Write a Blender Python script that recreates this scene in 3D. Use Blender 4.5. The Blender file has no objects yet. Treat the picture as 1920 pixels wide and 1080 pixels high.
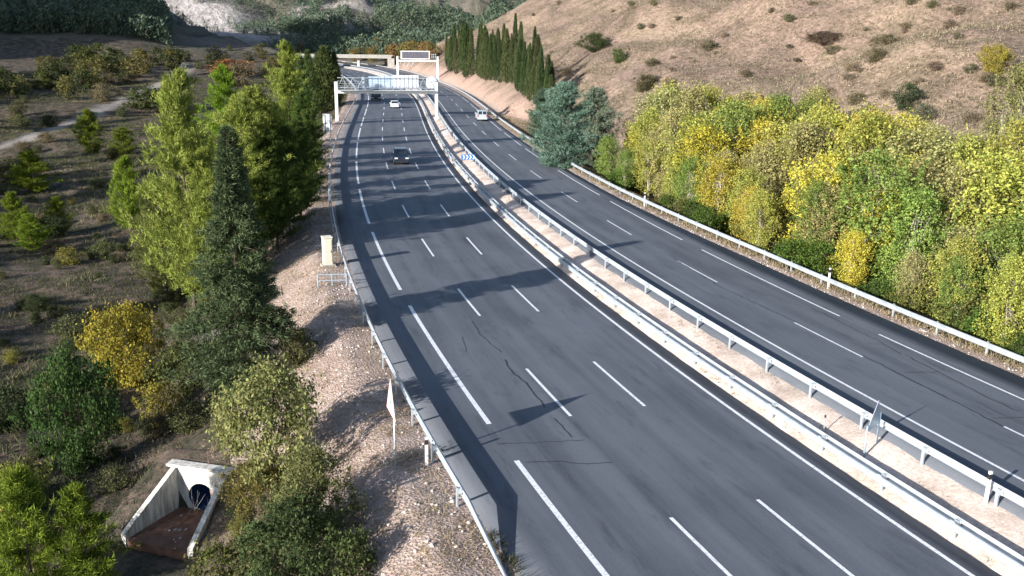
import bpy, bmesh, math, random
import numpy as np
from mathutils import Vector, Matrix

# ------------------------------------------------------------------ camera, sky, sun, exposure
SC = bpy.context.scene
COL = SC.collection
CAM_H, PITCH, ROLL, FPX = 16.0307, 0.2756566, 0.01468376, 1733.54
cam = bpy.data.cameras.new('camera'); cam_o = bpy.data.objects.new('camera', cam); COL.objects.link(cam_o)
cam.sensor_width = 36.0; cam.lens = 36.0 * FPX / 1920.0; cam.clip_start = 0.5; cam.clip_end = 6000
_fw = Vector((0, math.cos(PITCH), -math.sin(PITCH))); _up = Vector((0, math.sin(PITCH), math.cos(PITCH))); _rt = Vector((1, 0, 0))
_r2 = math.cos(ROLL) * _rt + math.sin(ROLL) * _up; _u2 = -math.sin(ROLL) * _rt + math.cos(ROLL) * _up
cam_o.matrix_world = Matrix(((_r2.x, _u2.x, -_fw.x, 0), (_r2.y, _u2.y, -_fw.y, 0), (_r2.z, _u2.z, -_fw.z, CAM_H), (0, 0, 0, 1)))
SC.camera = cam_o

SUN_EL, SUN_AZ = math.radians(18.0), math.radians(226.5)     # azimuth clockwise from +Y: the sun stands behind the camera, on the left
world = bpy.data.worlds.new('World'); SC.world = world; world.use_nodes = True
wn = world.node_tree.nodes; wl_ = world.node_tree.links
sky = wn.new('ShaderNodeTexSky'); sky.sky_type = 'NISHITA'; sky.sun_disc = False
sky.sun_elevation = SUN_EL; sky.sun_rotation = SUN_AZ; sky.altitude = 500; sky.air_density = 1.0; sky.dust_density = 1.2; sky.ozone_density = 1.5
bg = wn['Background']; bg.inputs['Strength'].default_value = 0.105
wl_.new(sky.outputs['Color'], bg.inputs['Color'])
sun = bpy.data.lights.new('sun', 'SUN'); sun.energy = 5.0; sun.angle = math.radians(0.5); sun.color = (1.0, 0.95, 0.88)
sun_o = bpy.data.objects.new('sun', sun); COL.objects.link(sun_o)
_sd = Vector((-math.sin(SUN_AZ) * math.cos(SUN_EL), -math.cos(SUN_AZ) * math.cos(SUN_EL), -math.sin(SUN_EL)))
sun_o.rotation_euler = _sd.to_track_quat('-Z', 'Y').to_euler()
SC.view_settings.view_transform = 'Standard'; SC.view_settings.look = 'None'; SC.view_settings.gamma = 1.0
SC.view_settings.use_curve_mapping = False; SC.view_settings.exposure = 1.0
SC.cycles.max_bounces = 6; SC.cycles.diffuse_bounces = 3; SC.cycles.glossy_bounces = 2; SC.cycles.transmission_bounces = 3
SC.cycles.transparent_max_bounces = 4

# ------------------------------------------------------------------ road alignment and terrain (metres)
CULX, CULY, CC, CS = -13.80, 37.38, math.cos(-0.244), math.sin(-0.244)
K = 0.9
KN = [0.002031, 0.002315, 0.001940, 0.001105, 0.000733, 0.000227, -0.000293, -0.001101, -0.001036, -0.000220, -0.000904, -0.002515, -0.003265, -0.003376]
PSI0, X0, GR = -0.412403, 14.3719, (-0.174066, -0.333618, 0.0489578)
_S = np.arange(-110, 581, 1.0)
_kk = np.interp(_S, np.arange(len(KN)) * 39.0, KN)
PSI = np.concatenate([[0], np.cumsum((_kk[1:] + _kk[:-1]) / 2)])
PSI += PSI0 - np.interp(0, _S, PSI)
_pm = (PSI[1:] + PSI[:-1]) / 2
RX = np.concatenate([[0], np.cumsum(np.sin(_pm))]); RY = np.concatenate([[0], np.cumsum(np.cos(_pm))])
RX += X0 - np.interp(0, _S, RX); RY -= np.interp(0, _S, RY)
RZ = GR[0] * _S / 100 + GR[1] * (np.maximum(_S, -20) / 100) ** 2 + GR[2] * (_S / 100) ** 3
RS, RX, RY, RZ = _S * K, RX * K, RY * K, RZ * K
WL, WR, ORI, DZ, CROSS = 3.6927, 3.3739, 16.2313, 1.13388, -0.0240069
T_LEDGE = 3 * WL          # solid line beside the median, left carriageway
def t_rail_right(s): return np.interp(s, [0, 60, 90, 180, 500], [26.3, 26.1, 25.25, 24.75, 24.7])
def sstep(a, b, x):
    u = np.clip((np.asarray(x, float) - a) / (b - a), 0, 1); return u * u * (3 - 2 * u)
def road_z(s, t):
    return np.interp(s, RS, RZ) + t * CROSS + DZ * np.clip((t - T_LEDGE - 1) / (ORI - T_LEDGE - 2), 0, 1)
def road_pos(s, t, dz=0.0):
    s = np.asarray(s, float); t = np.asarray(t, float); a = np.interp(s, RS, PSI)
    return np.stack([np.interp(s, RS, RX) + t * np.cos(a), np.interp(s, RS, RY) - t * np.sin(a), road_z(s, t) + dz + 0 * a], -1)
def to_st(x, y):
    x = np.atleast_1d(np.asarray(x, float)).ravel(); y = np.atleast_1d(np.asarray(y, float)).ravel()
    s = np.empty_like(x); t = np.empty_like(x)
    for i in range(0, len(x), 20000):
        xx, yy = x[i:i + 20000], y[i:i + 20000]
        j = np.argmin((xx[:, None] - RX[None, ::4]) ** 2 + (yy[:, None] - RY[None, ::4]) ** 2, 1) * 4
        j2 = np.clip(j[:, None] + np.arange(-3, 4)[None], 0, len(RX) - 1)
        k = np.argmin((xx[:, None] - RX[j2]) ** 2 + (yy[:, None] - RY[j2]) ** 2, 1)
        j = j2[np.arange(len(j)), k]
        dx, dy = xx - RX[j], yy - RY[j]
        t[i:i + 20000] = dx * np.cos(PSI[j]) - dy * np.sin(PSI[j])
        s[i:i + 20000] = RS[j] + dx * np.sin(PSI[j]) + dy * np.cos(PSI[j])
    return s, t
_lat = np.random.RandomState(5).rand(256, 256)
def vnoise(x, y):
    xi = np.floor(x).astype(int); yi = np.floor(y).astype(int); fx = x - xi; fy = y - yi
    fx = fx * fx * (3 - 2 * fx); fy = fy * fy * (3 - 2 * fy)
    a = _lat[xi % 256, yi % 256]; b = _lat[(xi + 1) % 256, yi % 256]; c = _lat[xi % 256, (yi + 1) % 256]; d = _lat[(xi + 1) % 256, (yi + 1) % 256]
    return (a + (b - a) * fx) * (1 - fy) + (c + (d - c) * fx) * fy - 0.5
def fbm(x, y, sc, n=4):
    o = 0; amp = 1.0
    for i in range(n):
        o = o + amp * vnoise(x / sc + 17.3 * i, y / sc + 9.1 * i); amp *= 0.5; sc /= 2.0
    return o
def terrain(x, y):
    x = np.atleast_1d(np.asarray(x, float)); y = np.atleast_1d(np.asarray(y, float))
    s, t = to_st(x, y); zr = np.interp(s, RS, RZ) + np.clip(t, -5, 27) * CROSS
    r = np.hypot(x, y); az = np.degrees(np.arctan2(x, np.maximum(y, 1e-3)))
    n1 = fbm(x, y, 26.0); n2 = fbm(x, y, 6.0, 3)
    # low ground on the left
    zl = -6.0 + 0.05 * np.maximum(0, r - 240) + n1 * 1.6 * sstep(60, 200, r) + n1 * 0.7 + n2 * 0.35
    zl = zl + 0.24 * np.clip(r - 405, 0, 85) * (1 - sstep(-23.0, -18.5, az)) * (1 - 0.9 * sstep(490, 560, r)) * (y > 0)
    zl = zl + 128 * np.exp(-((x + 372) ** 2 + (y - 272) ** 2) / (2 * 60.0 ** 2))      # unseen ridge added beyond the left edge to shade the far hill
    d = -2.7 - t
    e = np.clip((d - 1.9) / 10.8, 0, 1); e = 0.75 * e + 0.25 * e * e * (3 - 2 * e)
    left = (zr - 0.12) * (1 - e) + zl * e + n2 * 0.25 * sstep(0.5, 3, d)
    # right: shallow hollow under the trees, then the hill
    zR = zr + DZ
    dr = t - t_rail_right(s) - 0.4
    near = 1 - sstep(130, 175, s)
    tf = np.interp(s, [0, 60, 120, 160, 190, 350, 520], [62, 58, 47, 36, 27.0, 27.0, 30])
    u = np.maximum(0, t - tf)
    slope = np.interp(s, [0, 90, 170, 520], [0.25, 0.27, 0.5, 0.55])
    hill = (slope * u + 1.5 * (1 - near) * (1 - np.exp(-u / 4.0))) * (1 - sstep(395, 470, s))
    hill = np.minimum(hill, 75 + 0.02 * u)
    hill = hill + (n1 * 7.0 + fbm(x + 300, y, 60.0, 2) * 6.0) * sstep(4, 40, u) + n2 * 0.6 * sstep(0, 10, u)
    right = zR - 0.12 - near * 0.32 * np.clip(dr, 0, 7) + hill + n2 * 0.3 * sstep(0.5, 4, dr)
    z = np.where(t < 6, left, right)
    inside = (t > -2.7) & (dr < 0)
    z = np.where(inside, zr + DZ * np.clip((t - T_LEDGE - 1) / (ORI - T_LEDGE - 2), 0, 1) - 0.45, z)
    # cut for the culvert mouth
    lx = (x - CULX) * CC + (y - CULY) * CS; ly = -(x - CULX) * CS + (y - CULY) * CC
    xl = -1.15 + 0.195 * np.clip(ly, -9, 0) - 0.14; xr = 1.15 - 0.072 * np.clip(ly, -9, 0) + 0.14
    dout = np.maximum(np.maximum(xl - lx, lx - xr), 0)
    side = -3.32 + np.where(ly < 0, 0.56 * np.maximum(ly, -3.6), 0.22 * np.minimum(ly, 2)) + n2 * 0.15
    wgt = (1 - sstep(0.9, 3.2, dout)) * (1 - sstep(1.2, 3.5, ly)) * sstep(-6.5, -3.6, ly)
    z = z * (1 - wgt) + side * wgt
    z = np.where((lx > xl) & (lx < xr) & (ly < 0.13) & (ly > -3.6), -5.6, z)
    fl = (1 - sstep(0.2, 2.0, dout)) * sstep(-8.5, -5.0, ly) * (1 - sstep(-3.6, -3.2, ly))
    z = z * (1 - fl) + (-5.45) * fl
    # mountains at the head of the valley
    ramp = 0.17 * np.maximum(0, r - 500) * sstep(-27, -20, az) * (1 - sstep(3, 9, az))
    cl = np.exp(-((az + 17.0) / 6.5) ** 2)
    cliff = cl * (22 * sstep(585, 650, r + 24 * fbm(x, y, 45.0, 3)) + 36 * sstep(650, 730, r + 26 * fbm(x + 90, y, 50.0, 3)))
    far = sstep(430, 520, r) * (y > 0)
    z = z + (ramp + cliff + far * (n1 * 5 + fbm(x, y, 90.0, 3) * 7)) * (y > 100)
    return z

# ------------------------------------------------------------------ helpers
def link(o, parent=None):
    COL.objects.link(o)
    if parent is not None: o.parent = parent
    return o
def tag(o, label=None, cat=None, group=None, kind=None):
    if label: o['label'] = label
    if cat: o['category'] = cat
    if group: o['group'] = group
    if kind: o['kind'] = kind
    return o
def thing(name, label, cat, loc=(0, 0, 0), rz=0.0, group=None):
    o = bpy.data.objects.new(name, None); COL.objects.link(o)
    o.location = loc; o.rotation_euler = (0, 0, rz); o.empty_display_size = 0.3
    return tag(o, label, cat, group)
def mesh_np(name, V, F, smooth=False, uv=None):
    V = np.asarray(V, np.float32); F = np.asarray(F, np.int32); me = bpy.data.meshes.new(name)
    me.vertices.add(len(V)); me.vertices.foreach_set('co', V.ravel())
    me.loops.add(F.size); me.loops.foreach_set('vertex_index', F.ravel())
    me.polygons.add(len(F)); me.polygons.foreach_set('loop_start', np.arange(0, F.size, F.shape[1], dtype=np.int32))
    if smooth: me.polygons.foreach_set('use_smooth', np.ones(len(F), bool))
    me.update(calc_edges=True)
    if uv is not None:
        l = me.uv_layers.new(name='uv'); l.data.foreach_set('uv', np.asarray(uv, np.float32)[F.ravel()].ravel())
    me.validate(); return me
def obj(name, me, mat=None, parent=None):
    if mat is not None and len(me.materials) == 0: me.materials.append(mat)
    return link(bpy.data.objects.new(name, me), parent)
class MB:
    """collects boxes, prisms and tubes into one mesh"""
    def __init__(s): s.v = []; s.f = []
    def add(s, v, f):
        n = len(s.v); s.v += [tuple(map(float, q)) for q in v]; s.f += [tuple(n + i for i in q) for q in f]; return s
    def box(s, c, d, rz=0.0):
        cx, cy, cz = c; dx, dy, dz = d[0] / 2, d[1] / 2, d[2] / 2; co, si = math.cos(rz), math.sin(rz)
        v = [(cx + x * co - y * si, cy + x * si + y * co, cz + z) for z in (-dz, dz) for x, y in ((-dx, -dy), (dx, -dy), (dx, dy), (-dx, dy))]
        return s.add(v, [(3, 2, 1, 0), (4, 5, 6, 7), (0, 1, 5, 4), (1, 2, 6, 5), (2, 3, 7, 6), (3, 0, 4, 7)])
    def prism(s, poly, a, b):
        """poly: 3D points; extruded by the vector b-a"""
        n = len(poly); off = Vector(b) - Vector(a)
        v = [tuple(Vector(q)) for q in poly] + [tuple(Vector(q) + off) for q in poly]
        f = [tuple(range(n))[::-1], tuple(range(n, 2 * n))] + [(i, (i + 1) % n, n + (i + 1) % n, n + i) for i in range(n)]
        return s.add(v, f)
    def tube(s, pts, rad, n=6, caps=True):
        pts = [Vector(q) for q in pts]; rad = rad if hasattr(rad, '__len__') else [rad] * len(pts); V = []; F = []
        for i, q in enumerate(pts):
            d = (pts[min(i + 1, len(pts) - 1)] - pts[max(i - 1, 0)]).normalized()
            u = d.orthogonal().normalized() if abs(d.z) > 0.9 else d.cross(Vector((0, 0, 1))).normalized(); w = d.cross(u)
            for k in range(n):
                a = 2 * math.pi * k / n; V.append(q + rad[i] * (math.cos(a) * u + math.sin(a) * w))
        for i in range(len(pts) - 1):
            for k in range(n): F.append((i * n + k, i * n + (k + 1) % n, (i + 1) * n + (k + 1) % n, (i + 1) * n + k))
        if caps: F += [tuple(range(n))[::-1], tuple(range((len(pts) - 1) * n, len(pts) * n))]
        return s.add(V, F)
    def build(s, name, mat, parent=None, smooth=False, bevel=0.0):
        me = bpy.data.meshes.new(name); me.from_pydata(s.v, [], s.f)
        bm = bmesh.new(); bm.from_mesh(me)
        if bevel: 
            bmesh.ops.remove_doubles(bm, verts=bm.verts, dist=1e-5)
            bmesh.ops.bevel(bm, geom=list(bm.edges), offset=bevel, segments=2, affect='EDGES', clamp_overlap=True)
        bmesh.ops.recalc_face_normals(bm, faces=bm.faces); bm.to_mesh(me); bm.free()
        if smooth:
            for p in me.polygons: p.use_smooth = True
        me.update(); return obj(name, me, mat, parent)

# ------------------------------------------------------------------ materials
class NT:
    def __init__(s, name):
        s.m = bpy.data.materials.new(name); s.m.use_nodes = True; s.n = s.m.node_tree.nodes; s.l = s.m.node_tree.links
        s.p = s.n['Principled BSDF']; s.out = s.n['Material Output']
    def new(s, t, **kw):
        o = s.n.new(t)
        for k, v in kw.items():
            if k.startswith('i_'): o.inputs[k[2:]].default_value = v
            else: setattr(o, k, v)
        return o
    def noise(s, scale, detail=4, rough=0.6, vec=None, dim='3D'):
        o = s.new('ShaderNodeTexNoise', i_Scale=scale, i_Detail=detail, i_Roughness=rough)
        if vec is not None: s.l.new(vec, o.inputs['Vector'])
        return o.outputs['Fac']
    def coord(s, kind='Object', scale=None):
        c = s.new('ShaderNodeTexCoord').outputs[kind]
        if scale is None: return c
        m = s.new('ShaderNodeMapping'); m.inputs['Scale'].default_value = scale; s.l.new(c, m.inputs['Vector']); return m.outputs['Vector']
    def world(s, scale=None):
        c = s.new('ShaderNodeNewGeometry').outputs['Position']
        if scale is None: return c
        m = s.new('ShaderNodeMapping'); m.inputs['Scale'].default_value = scale; s.l.new(c, m.inputs['Vector']); return m.outputs['Vector']
    def ramp(s, fac, stops):
        r = s.new('ShaderNodeValToRGB'); e = r.color_ramp.elements
        while len(e) < len(stops): e.new(0.5)
        for q, (pos, c) in zip(e, stops): q.position = pos; q.color = (*c, 1) if len(c) == 3 else c
        s.l.new(fac, r.inputs['Fac']); return r.outputs['Color']
    def mix(s, a, b, fac, mode='MIX'):
        m = s.new('ShaderNodeMix', data_type='RGBA', blend_type=mode)
        for k, v in (('A', a), ('B', b)):
            i = [q for q in m.inputs if q.name == k and q.type == 'RGBA'][0]
            if hasattr(v, 'is_linked'): s.l.new(v, i)
            else: i.default_value = (*v, 1)
        i = [q for q in m.inputs if q.name == 'Factor' and q.type == 'VALUE'][0]
        if hasattr(fac, 'is_linked'): s.l.new(fac, i)
        else: i.default_value = fac
        return [q for q in m.outputs if q.type == 'RGBA'][0]
    def math(s, op, a, b=0.0):
        m = s.new('ShaderNodeMath', operation=op)
        for i, v in ((0, a), (1, b)):
            if hasattr(v, 'is_linked'): s.l.new(v, m.inputs[i])
            else: m.inputs[i].default_value = v
        return m.outputs[0]
    def bump(s, h, dist, strength=1.0):
        b = s.new('ShaderNodeBump', i_Distance=dist, i_Strength=strength); s.l.new(h, b.inputs['Height']); s.l.new(b.outputs['Normal'], s.p.inputs['Normal'])
    def set(s, color=None, rough=None, metal=None, spec=None):
        for k, v in (('Base Color', color), ('Roughness', rough), ('Metallic', metal), ('Specular IOR Level', spec)):
            if v is None: continue
            if hasattr(v, 'is_linked'): s.l.new(v, s.p.inputs[k])
            else: s.p.inputs[k].default_value = (*v, 1) if k == 'Base Color' else v
        return s.m
def grainy(name, c1, c2, scale=6.0, rough=0.8, metal=0.0, spec=0.3, bump=0.0, kind='Object'):
    t = NT(name); n = t.noise(scale, 5, 0.65, t.coord(kind))
    if bump: t.bump(n, bump, 0.6)
    return t.set(t.ramp(n, [(0.3, c1), (0.7, c2)]), rough, metal, spec)
M = {}
M['steel'] = grainy('galvanised_steel', (0.33, 0.37, 0.41), (0.50, 0.54, 0.58), 1.7, 0.5, 0.35, 0.5)
M['steel_blue'] = grainy('blue_grey_steel', (0.28, 0.36, 0.44), (0.38, 0.47, 0.55), 2.5, 0.45, 0.3, 0.5)
M['white_metal'] = grainy('white_painted_metal', (0.72, 0.73, 0.74), (0.82, 0.82, 0.82), 1.5, 0.5, 0.0, 0.4)
M['alu'] = grainy('aluminium_board', (0.66, 0.68, 0.72), (0.78, 0.79, 0.82), 1.2, 0.45, 0.15, 0.5)
M['alu_blue'] = grainy('blueish_board', (0.30, 0.42, 0.60), (0.52, 0.62, 0.76), 0.9, 0.45, 0.1, 0.5)
M['paint'] = None
M['concrete'] = grainy('pale_concrete', (0.50, 0.48, 0.44), (0.68, 0.66, 0.62), 1.6, 0.9, 0, 0.2, 0.01)
M['concrete_old'] = grainy('weathered_concrete', (0.27, 0.26, 0.24), (0.42, 0.40, 0.37), 1.2, 0.9, 0, 0.2, 0.01)
def m_stained():
    t = NT('stained_concrete'); c0 = t.coord('Object'); st = t.noise(1.0, 5, 0.7, t.coord('Object', (5.0, 5.0, 0.5))); n = t.noise(2.2, 6, 0.7, c0); f = t.noise(30, 3, 0.7, c0)
    c = t.ramp(n, [(0.3, (0.52, 0.50, 0.46)), (0.65, (0.74, 0.72, 0.68))])
    c = t.mix(c, t.ramp(st, [(0.38, (0.50, 0.47, 0.42)), (0.55, (1, 1, 1))]), 0.8, 'MULTIPLY')
    c = t.mix(c, t.ramp(f, [(0.3, (0.85, 0.85, 0.85)), (0.7, (1.1, 1.1, 1.1))]), 0.7, 'MULTIPLY'); t.bump(t.math('ADD', n, f), 0.012, 0.7)
    return t.set(c, 0.92, 0, 0.15)
M['culvert'] = m_stained()
M['car_silver'] = grainy('silver_car_paint', (0.46, 0.49, 0.53), (0.52, 0.55, 0.58), 0.7, 0.25, 0.2, 0.6)
M['cream'] = grainy('cream_enamel', (0.66, 0.62, 0.50), (0.74, 0.70, 0.58), 1.2, 0.5, 0, 0.4)
M['black'] = grainy('black_plastic', (0.012, 0.013, 0.016), (0.03, 0.03, 0.035), 4, 0.5, 0, 0.4)
M['dark_screen'] = grainy('dark_display_face', (0.10, 0.10, 0.13), (0.15, 0.145, 0.18), 2, 0.35, 0, 0.5)
M['glass'] = grainy('dark_car_glass', (0.012, 0.018, 0.028), (0.02, 0.03, 0.04), 2, 0.08, 0, 0.8)
M['car_white'] = grainy('white_car_paint', (0.74, 0.75, 0.77), (0.8, 0.8, 0.81), 0.7, 0.25, 0, 0.6)
M['car_dark'] = grainy('dark_blue_car_paint', (0.012, 0.022, 0.045), (0.022, 0.035, 0.06), 0.7, 0.22, 0, 0.6)
M['rubber'] = grainy('tyre_rubber', (0.012, 0.012, 0.013), (0.03, 0.03, 0.03), 9, 0.85)
M['lamp_white'] = grainy('headlamp_lens', (0.6, 0.62, 0.65), (0.8, 0.8, 0.82), 3, 0.12, 0, 0.8)
M['lamp_red'] = grainy('tail_lamp_lens', (0.30, 0.015, 0.012), (0.42, 0.03, 0.02), 3, 0.15, 0, 0.8)
M['sign_white'] = grainy('sign_white_sheet', (0.72, 0.73, 0.72), (0.80, 0.80, 0.79), 1.5, 0.4)
M['sign_red'] = grainy('sign_red_sheet', (0.42, 0.02, 0.025), (0.52, 0.035, 0.04), 1.5, 0.4)
M['sign_blue'] = grainy('sign_blue_sheet', (0.02, 0.12, 0.42), (0.03, 0.17, 0.5), 1.5, 0.4)
M['mark_dark'] = grainy('sign_dark_symbol', (0.03, 0.09, 0.08), (0.05, 0.12, 0.11), 2, 0.5)
M['bitumen'] = grainy('bitumen_seal', (0.022, 0.024, 0.028), (0.04, 0.043, 0.05), 5, 0.6, 0, 0.3)
M['bark'] = grainy('grey_brown_bark', (0.06, 0.045, 0.035), (0.15, 0.12, 0.095), 7, 0.95, 0, 0.1, 0.02)
M['bark_pale'] = grainy('pale_bark', (0.30, 0.27, 0.22), (0.50, 0.46, 0.39), 7, 0.95, 0, 0.1, 0.02)
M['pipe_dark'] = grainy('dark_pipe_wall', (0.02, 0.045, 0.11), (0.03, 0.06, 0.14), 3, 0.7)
M['silt'] = grainy('red_brown_silt', (0.10, 0.055, 0.04), (0.20, 0.12, 0.09), 1.8, 0.95, 0, 0.1, 0.03)
M['stone'] = grainy('pale_stone', (0.35, 0.31, 0.28), (0.6, 0.56, 0.52), 3, 0.95, 0, 0.1, 0.02)
def m_leaf(name, trans=0.35, lo=0.55, hi=1.35, hue=0.02, own=None):
    t = NT(name); oi = t.new('ShaderNodeObjectInfo'); g = t.new('ShaderNodeNewGeometry')
    mr = t.new('ShaderNodeMapRange'); mr.inputs['To Min'].default_value = lo; mr.inputs['To Max'].default_value = hi
    t.l.new(g.outputs['Random Per Island'], mr.inputs['Value'])
    mh = t.new('ShaderNodeMapRange'); mh.inputs['To Min'].default_value = 0.5 - hue; mh.inputs['To Max'].default_value = 0.5 + hue
    r2 = t.math('FRACT', t.math('MULTIPLY', g.outputs['Random Per Island'], 17.31)); t.l.new(r2, mh.inputs['Value'])
    hs = t.new('ShaderNodeHueSaturation'); t.l.new(mh.outputs[0], hs.inputs['Hue']); t.l.new(mr.outputs[0], hs.inputs['Value'])
    if own is None: t.l.new(oi.outputs['Color'], hs.inputs['Color'])
    else:
        c = t.ramp(t.math('FRACT', t.math('MULTIPLY', g.outputs['Random Per Island'], 7.77)), own); t.l.new(c, hs.inputs['Color'])
    d = t.new('ShaderNodeBsdfDiffuse'); tr = t.new('ShaderNodeBsdfTranslucent'); mx = t.new('ShaderNodeMixShader'); mx.inputs[0].default_value = trans
    t.l.new(hs.outputs[0], d.inputs['Color']); t.l.new(hs.outputs[0], tr.inputs['Color'])
    t.l.new(d.outputs[0], mx.inputs[1]); t.l.new(tr.outputs[0], mx.inputs[2]); t.l.new(mx.outputs[0], t.out.inputs['Surface'])
    return t.m
M['leaf'] = m_leaf('broad_leaves', 0.35, 0.42, 1.55, 0.025)
M['needle'] = m_leaf('conifer_needles', 0.2, 0.5, 1.4, 0.015)
M['dry'] = m_leaf('dry_grass_blades', 0.3, 0.5, 1.4, 0.01, [(0.0, (0.30, 0.23, 0.15)), (0.45, (0.44, 0.35, 0.24)), (0.8, (0.22, 0.19, 0.10)), (1.0, (0.14, 0.15, 0.06))])
M['dry_dark'] = m_leaf('low_ground_herbs', 0.3, 0.5, 1.4, 0.015, [(0.0, (0.075, 0.075, 0.04)), (0.4, (0.13, 0.12, 0.07)), (0.75, (0.06, 0.08, 0.035)), (1.0, (0.22, 0.18, 0.12))])
M['tangle'] = m_leaf('tangled_scrub_leaves', 0.3, 0.5, 1.5, 0.02, [(0.0, (0.06, 0.08, 0.035)), (0.4, (0.10, 0.12, 0.055)), (0.75, (0.15, 0.14, 0.08)), (1.0, (0.24, 0.21, 0.13))])
M['scrub'] = m_leaf('hill_scrub', 0.25, 0.5, 1.4, 0.015, [(0.0, (0.22, 0.18, 0.13)), (0.3, (0.38, 0.31, 0.22)), (0.6, (0.16, 0.14, 0.10)), (1.0, (0.13, 0.135, 0.085))])
M['far_pine'] = m_leaf('far_pine_needles', 0.15, 0.55, 1.3, 0.02, [(0.0, (0.085, 0.13, 0.095)), (0.6, (0.12, 0.17, 0.12)), (1.0, (0.16, 0.18, 0.10))])

def m_asphalt():
    t = NT('asphalt'); w = t.world()
    fine = t.noise(28, 3, 0.8, w); big = t.noise(0.16, 4, 0.55, w)
    uvm = t.coord('UV', (0.75, 0.045, 1)); lane = t.noise(1.0, 3, 0.5, uvm)      # long worn bands along the lanes
    streak = t.noise(1.0, 4, 0.65, t.coord('UV', (3.5, 0.10, 1)))
    c = t.ramp(fine, [(0.25, (0.070, 0.079, 0.096)), (0.75, (0.124, 0.136, 0.159))])
    k = t.math('ADD', t.math('MULTIPLY', lane, 0.9), t.math('ADD', t.math('MULTIPLY', big, 0.55), t.math('MULTIPLY', streak, 0.35)))
    g = t.ramp(k, [(0.62, (0.74, 0.75, 0.77)), (1.15, (1.28, 1.27, 1.25))])
    sep = t.new('ShaderNodeSeparateXYZ'); t.l.new(t.coord('UV'), sep.inputs[0])
    wob = t.math('MULTIPLY', t.noise(0.06, 2, 0.5, w), 0.5)
    ph = t.math('MULTIPLY', t.math('ADD', sep.outputs[0], wob), 2 * math.pi / 1.85)
    tracks = t.math('MULTIPLY', t.math('ADD', t.math('SINE', ph), 1.0), 0.5)
    c = t.mix(c, (0.84, 0.85, 0.87), t.math('MULTIPLY', tracks, 0.55), 'MULTIPLY')
    stain = t.noise(0.9, 5, 0.7, t.coord('UV', (1.3, 0.25, 1)))
    c = t.mix(c, t.ramp(stain, [(0.32, (0.62, 0.62, 0.64)), (0.46, (1, 1, 1))]), 0.8, 'MULTIPLY')
    t.bump(fine, 0.006, 0.5)
    return t.set(t.mix(c, g, 1.0, 'MULTIPLY'), 0.78, 0, 0.35)
M['asphalt'] = m_asphalt()
def m_paint():
    t = NT('road_paint'); w = t.world(); n = t.noise(9, 5, 0.75, w)
    return t.set(t.ramp(n, [(0.30, (0.30, 0.31, 0.33)), (0.50, (0.78, 0.79, 0.80))]), 0.6, 0, 0.4)
M['paint'] = m_paint()
def attr(t, name):
    a = t.new('ShaderNodeAttribute'); a.attribute_name = name; return a.outputs['Fac']
def m_ground():
    t = NT('low_ground'); w = t.world()
    n = t.noise(0.5, 6, 0.7, w); f = t.noise(5.0, 5, 0.75, w); b = t.noise(0.06, 4, 0.6, w)
    c = t.ramp(n, [(0.30, (0.042, 0.044, 0.032)), (0.47, (0.075, 0.07, 0.052)), (0.60, (0.17, 0.125, 0.105)), (0.74, (0.06, 0.066, 0.04))])
    c = t.mix(c, t.ramp(f, [(0.3, (0.55, 0.55, 0.55)), (0.7, (1.35, 1.33, 1.3))]), 0.9, 'MULTIPLY')
    gr = t.ramp(f, [(0.28, (0.17, 0.13, 0.11)), (0.5, (0.40, 0.32, 0.27)), (0.72, (0.58, 0.49, 0.43))])
    c = t.mix(c, gr, attr(t, 'gravel'))
    tk = t.ramp(t.noise(1.2, 5, 0.7, w), [(0.3, (0.22, 0.195, 0.18)), (0.7, (0.37, 0.335, 0.30))])
    c = t.mix(c, tk, attr(t, 'track'))
    t.bump(t.noise(2.2, 6, 0.75, w), 0.35, 0.7)
    return t.set(c, 0.95, 0, 0.1)
M['ground'] = m_ground()
def m_hill():
    t = NT('dry_hillside'); w = t.world()
    n = t.noise(0.14, 7, 0.68, w); f = t.noise(1.6, 6, 0.75, w); p = t.noise(0.045, 4, 0.6, w)
    c = t.ramp(n, [(0.28, (0.135, 0.115, 0.085)), (0.43, (0.22, 0.18, 0.143)), (0.57, (0.31, 0.247, 0.203)), (0.72, (0.185, 0.17, 0.112))])
    c = t.mix(c, t.ramp(p, [(0.35, (0.78, 0.71, 0.75)), (0.6, (1.1, 1.05, 0.98))]), 1.0, 'MULTIPLY')
    c = t.mix(c, t.ramp(f, [(0.32, (0.42, 0.40, 0.38)), (0.6, (1.24, 1.22, 1.2))]), 0.95, 'MULTIPLY')
    c = t.mix(c, t.ramp(f, [(0.3, (0.36, 0.25, 0.20)), (0.7, (0.52, 0.37, 0.30))]), attr(t, 'gravel'))
    t.bump(t.noise(0.9, 6, 0.75, w), 0.7, 0.8)
    return t.set(c, 0.95, 0, 0.1)
M['hill'] = m_hill()
def m_mountain():
    t = NT('mountain_slope'); w = t.world()
    n = t.noise(0.035, 7, 0.7, w); f = t.noise(0.3, 6, 0.75, w)
    veg = t.ramp(n, [(0.35, (0.10, 0.11, 0.08)), (0.5, (0.20, 0.18, 0.14)), (0.65, (0.30, 0.25, 0.22))])
    rk = t.ramp(f, [(0.30, (0.20, 0.18, 0.18)), (0.48, (0.52, 0.48, 0.47)), (0.66, (0.76, 0.70, 0.68))])
    c = t.mix(veg, rk, attr(t, 'rock'))
    t.bump(f, 6.0, 0.9)
    return t.set(c, 0.95, 0, 0.1)
M['mountain'] = m_mountain()

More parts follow.
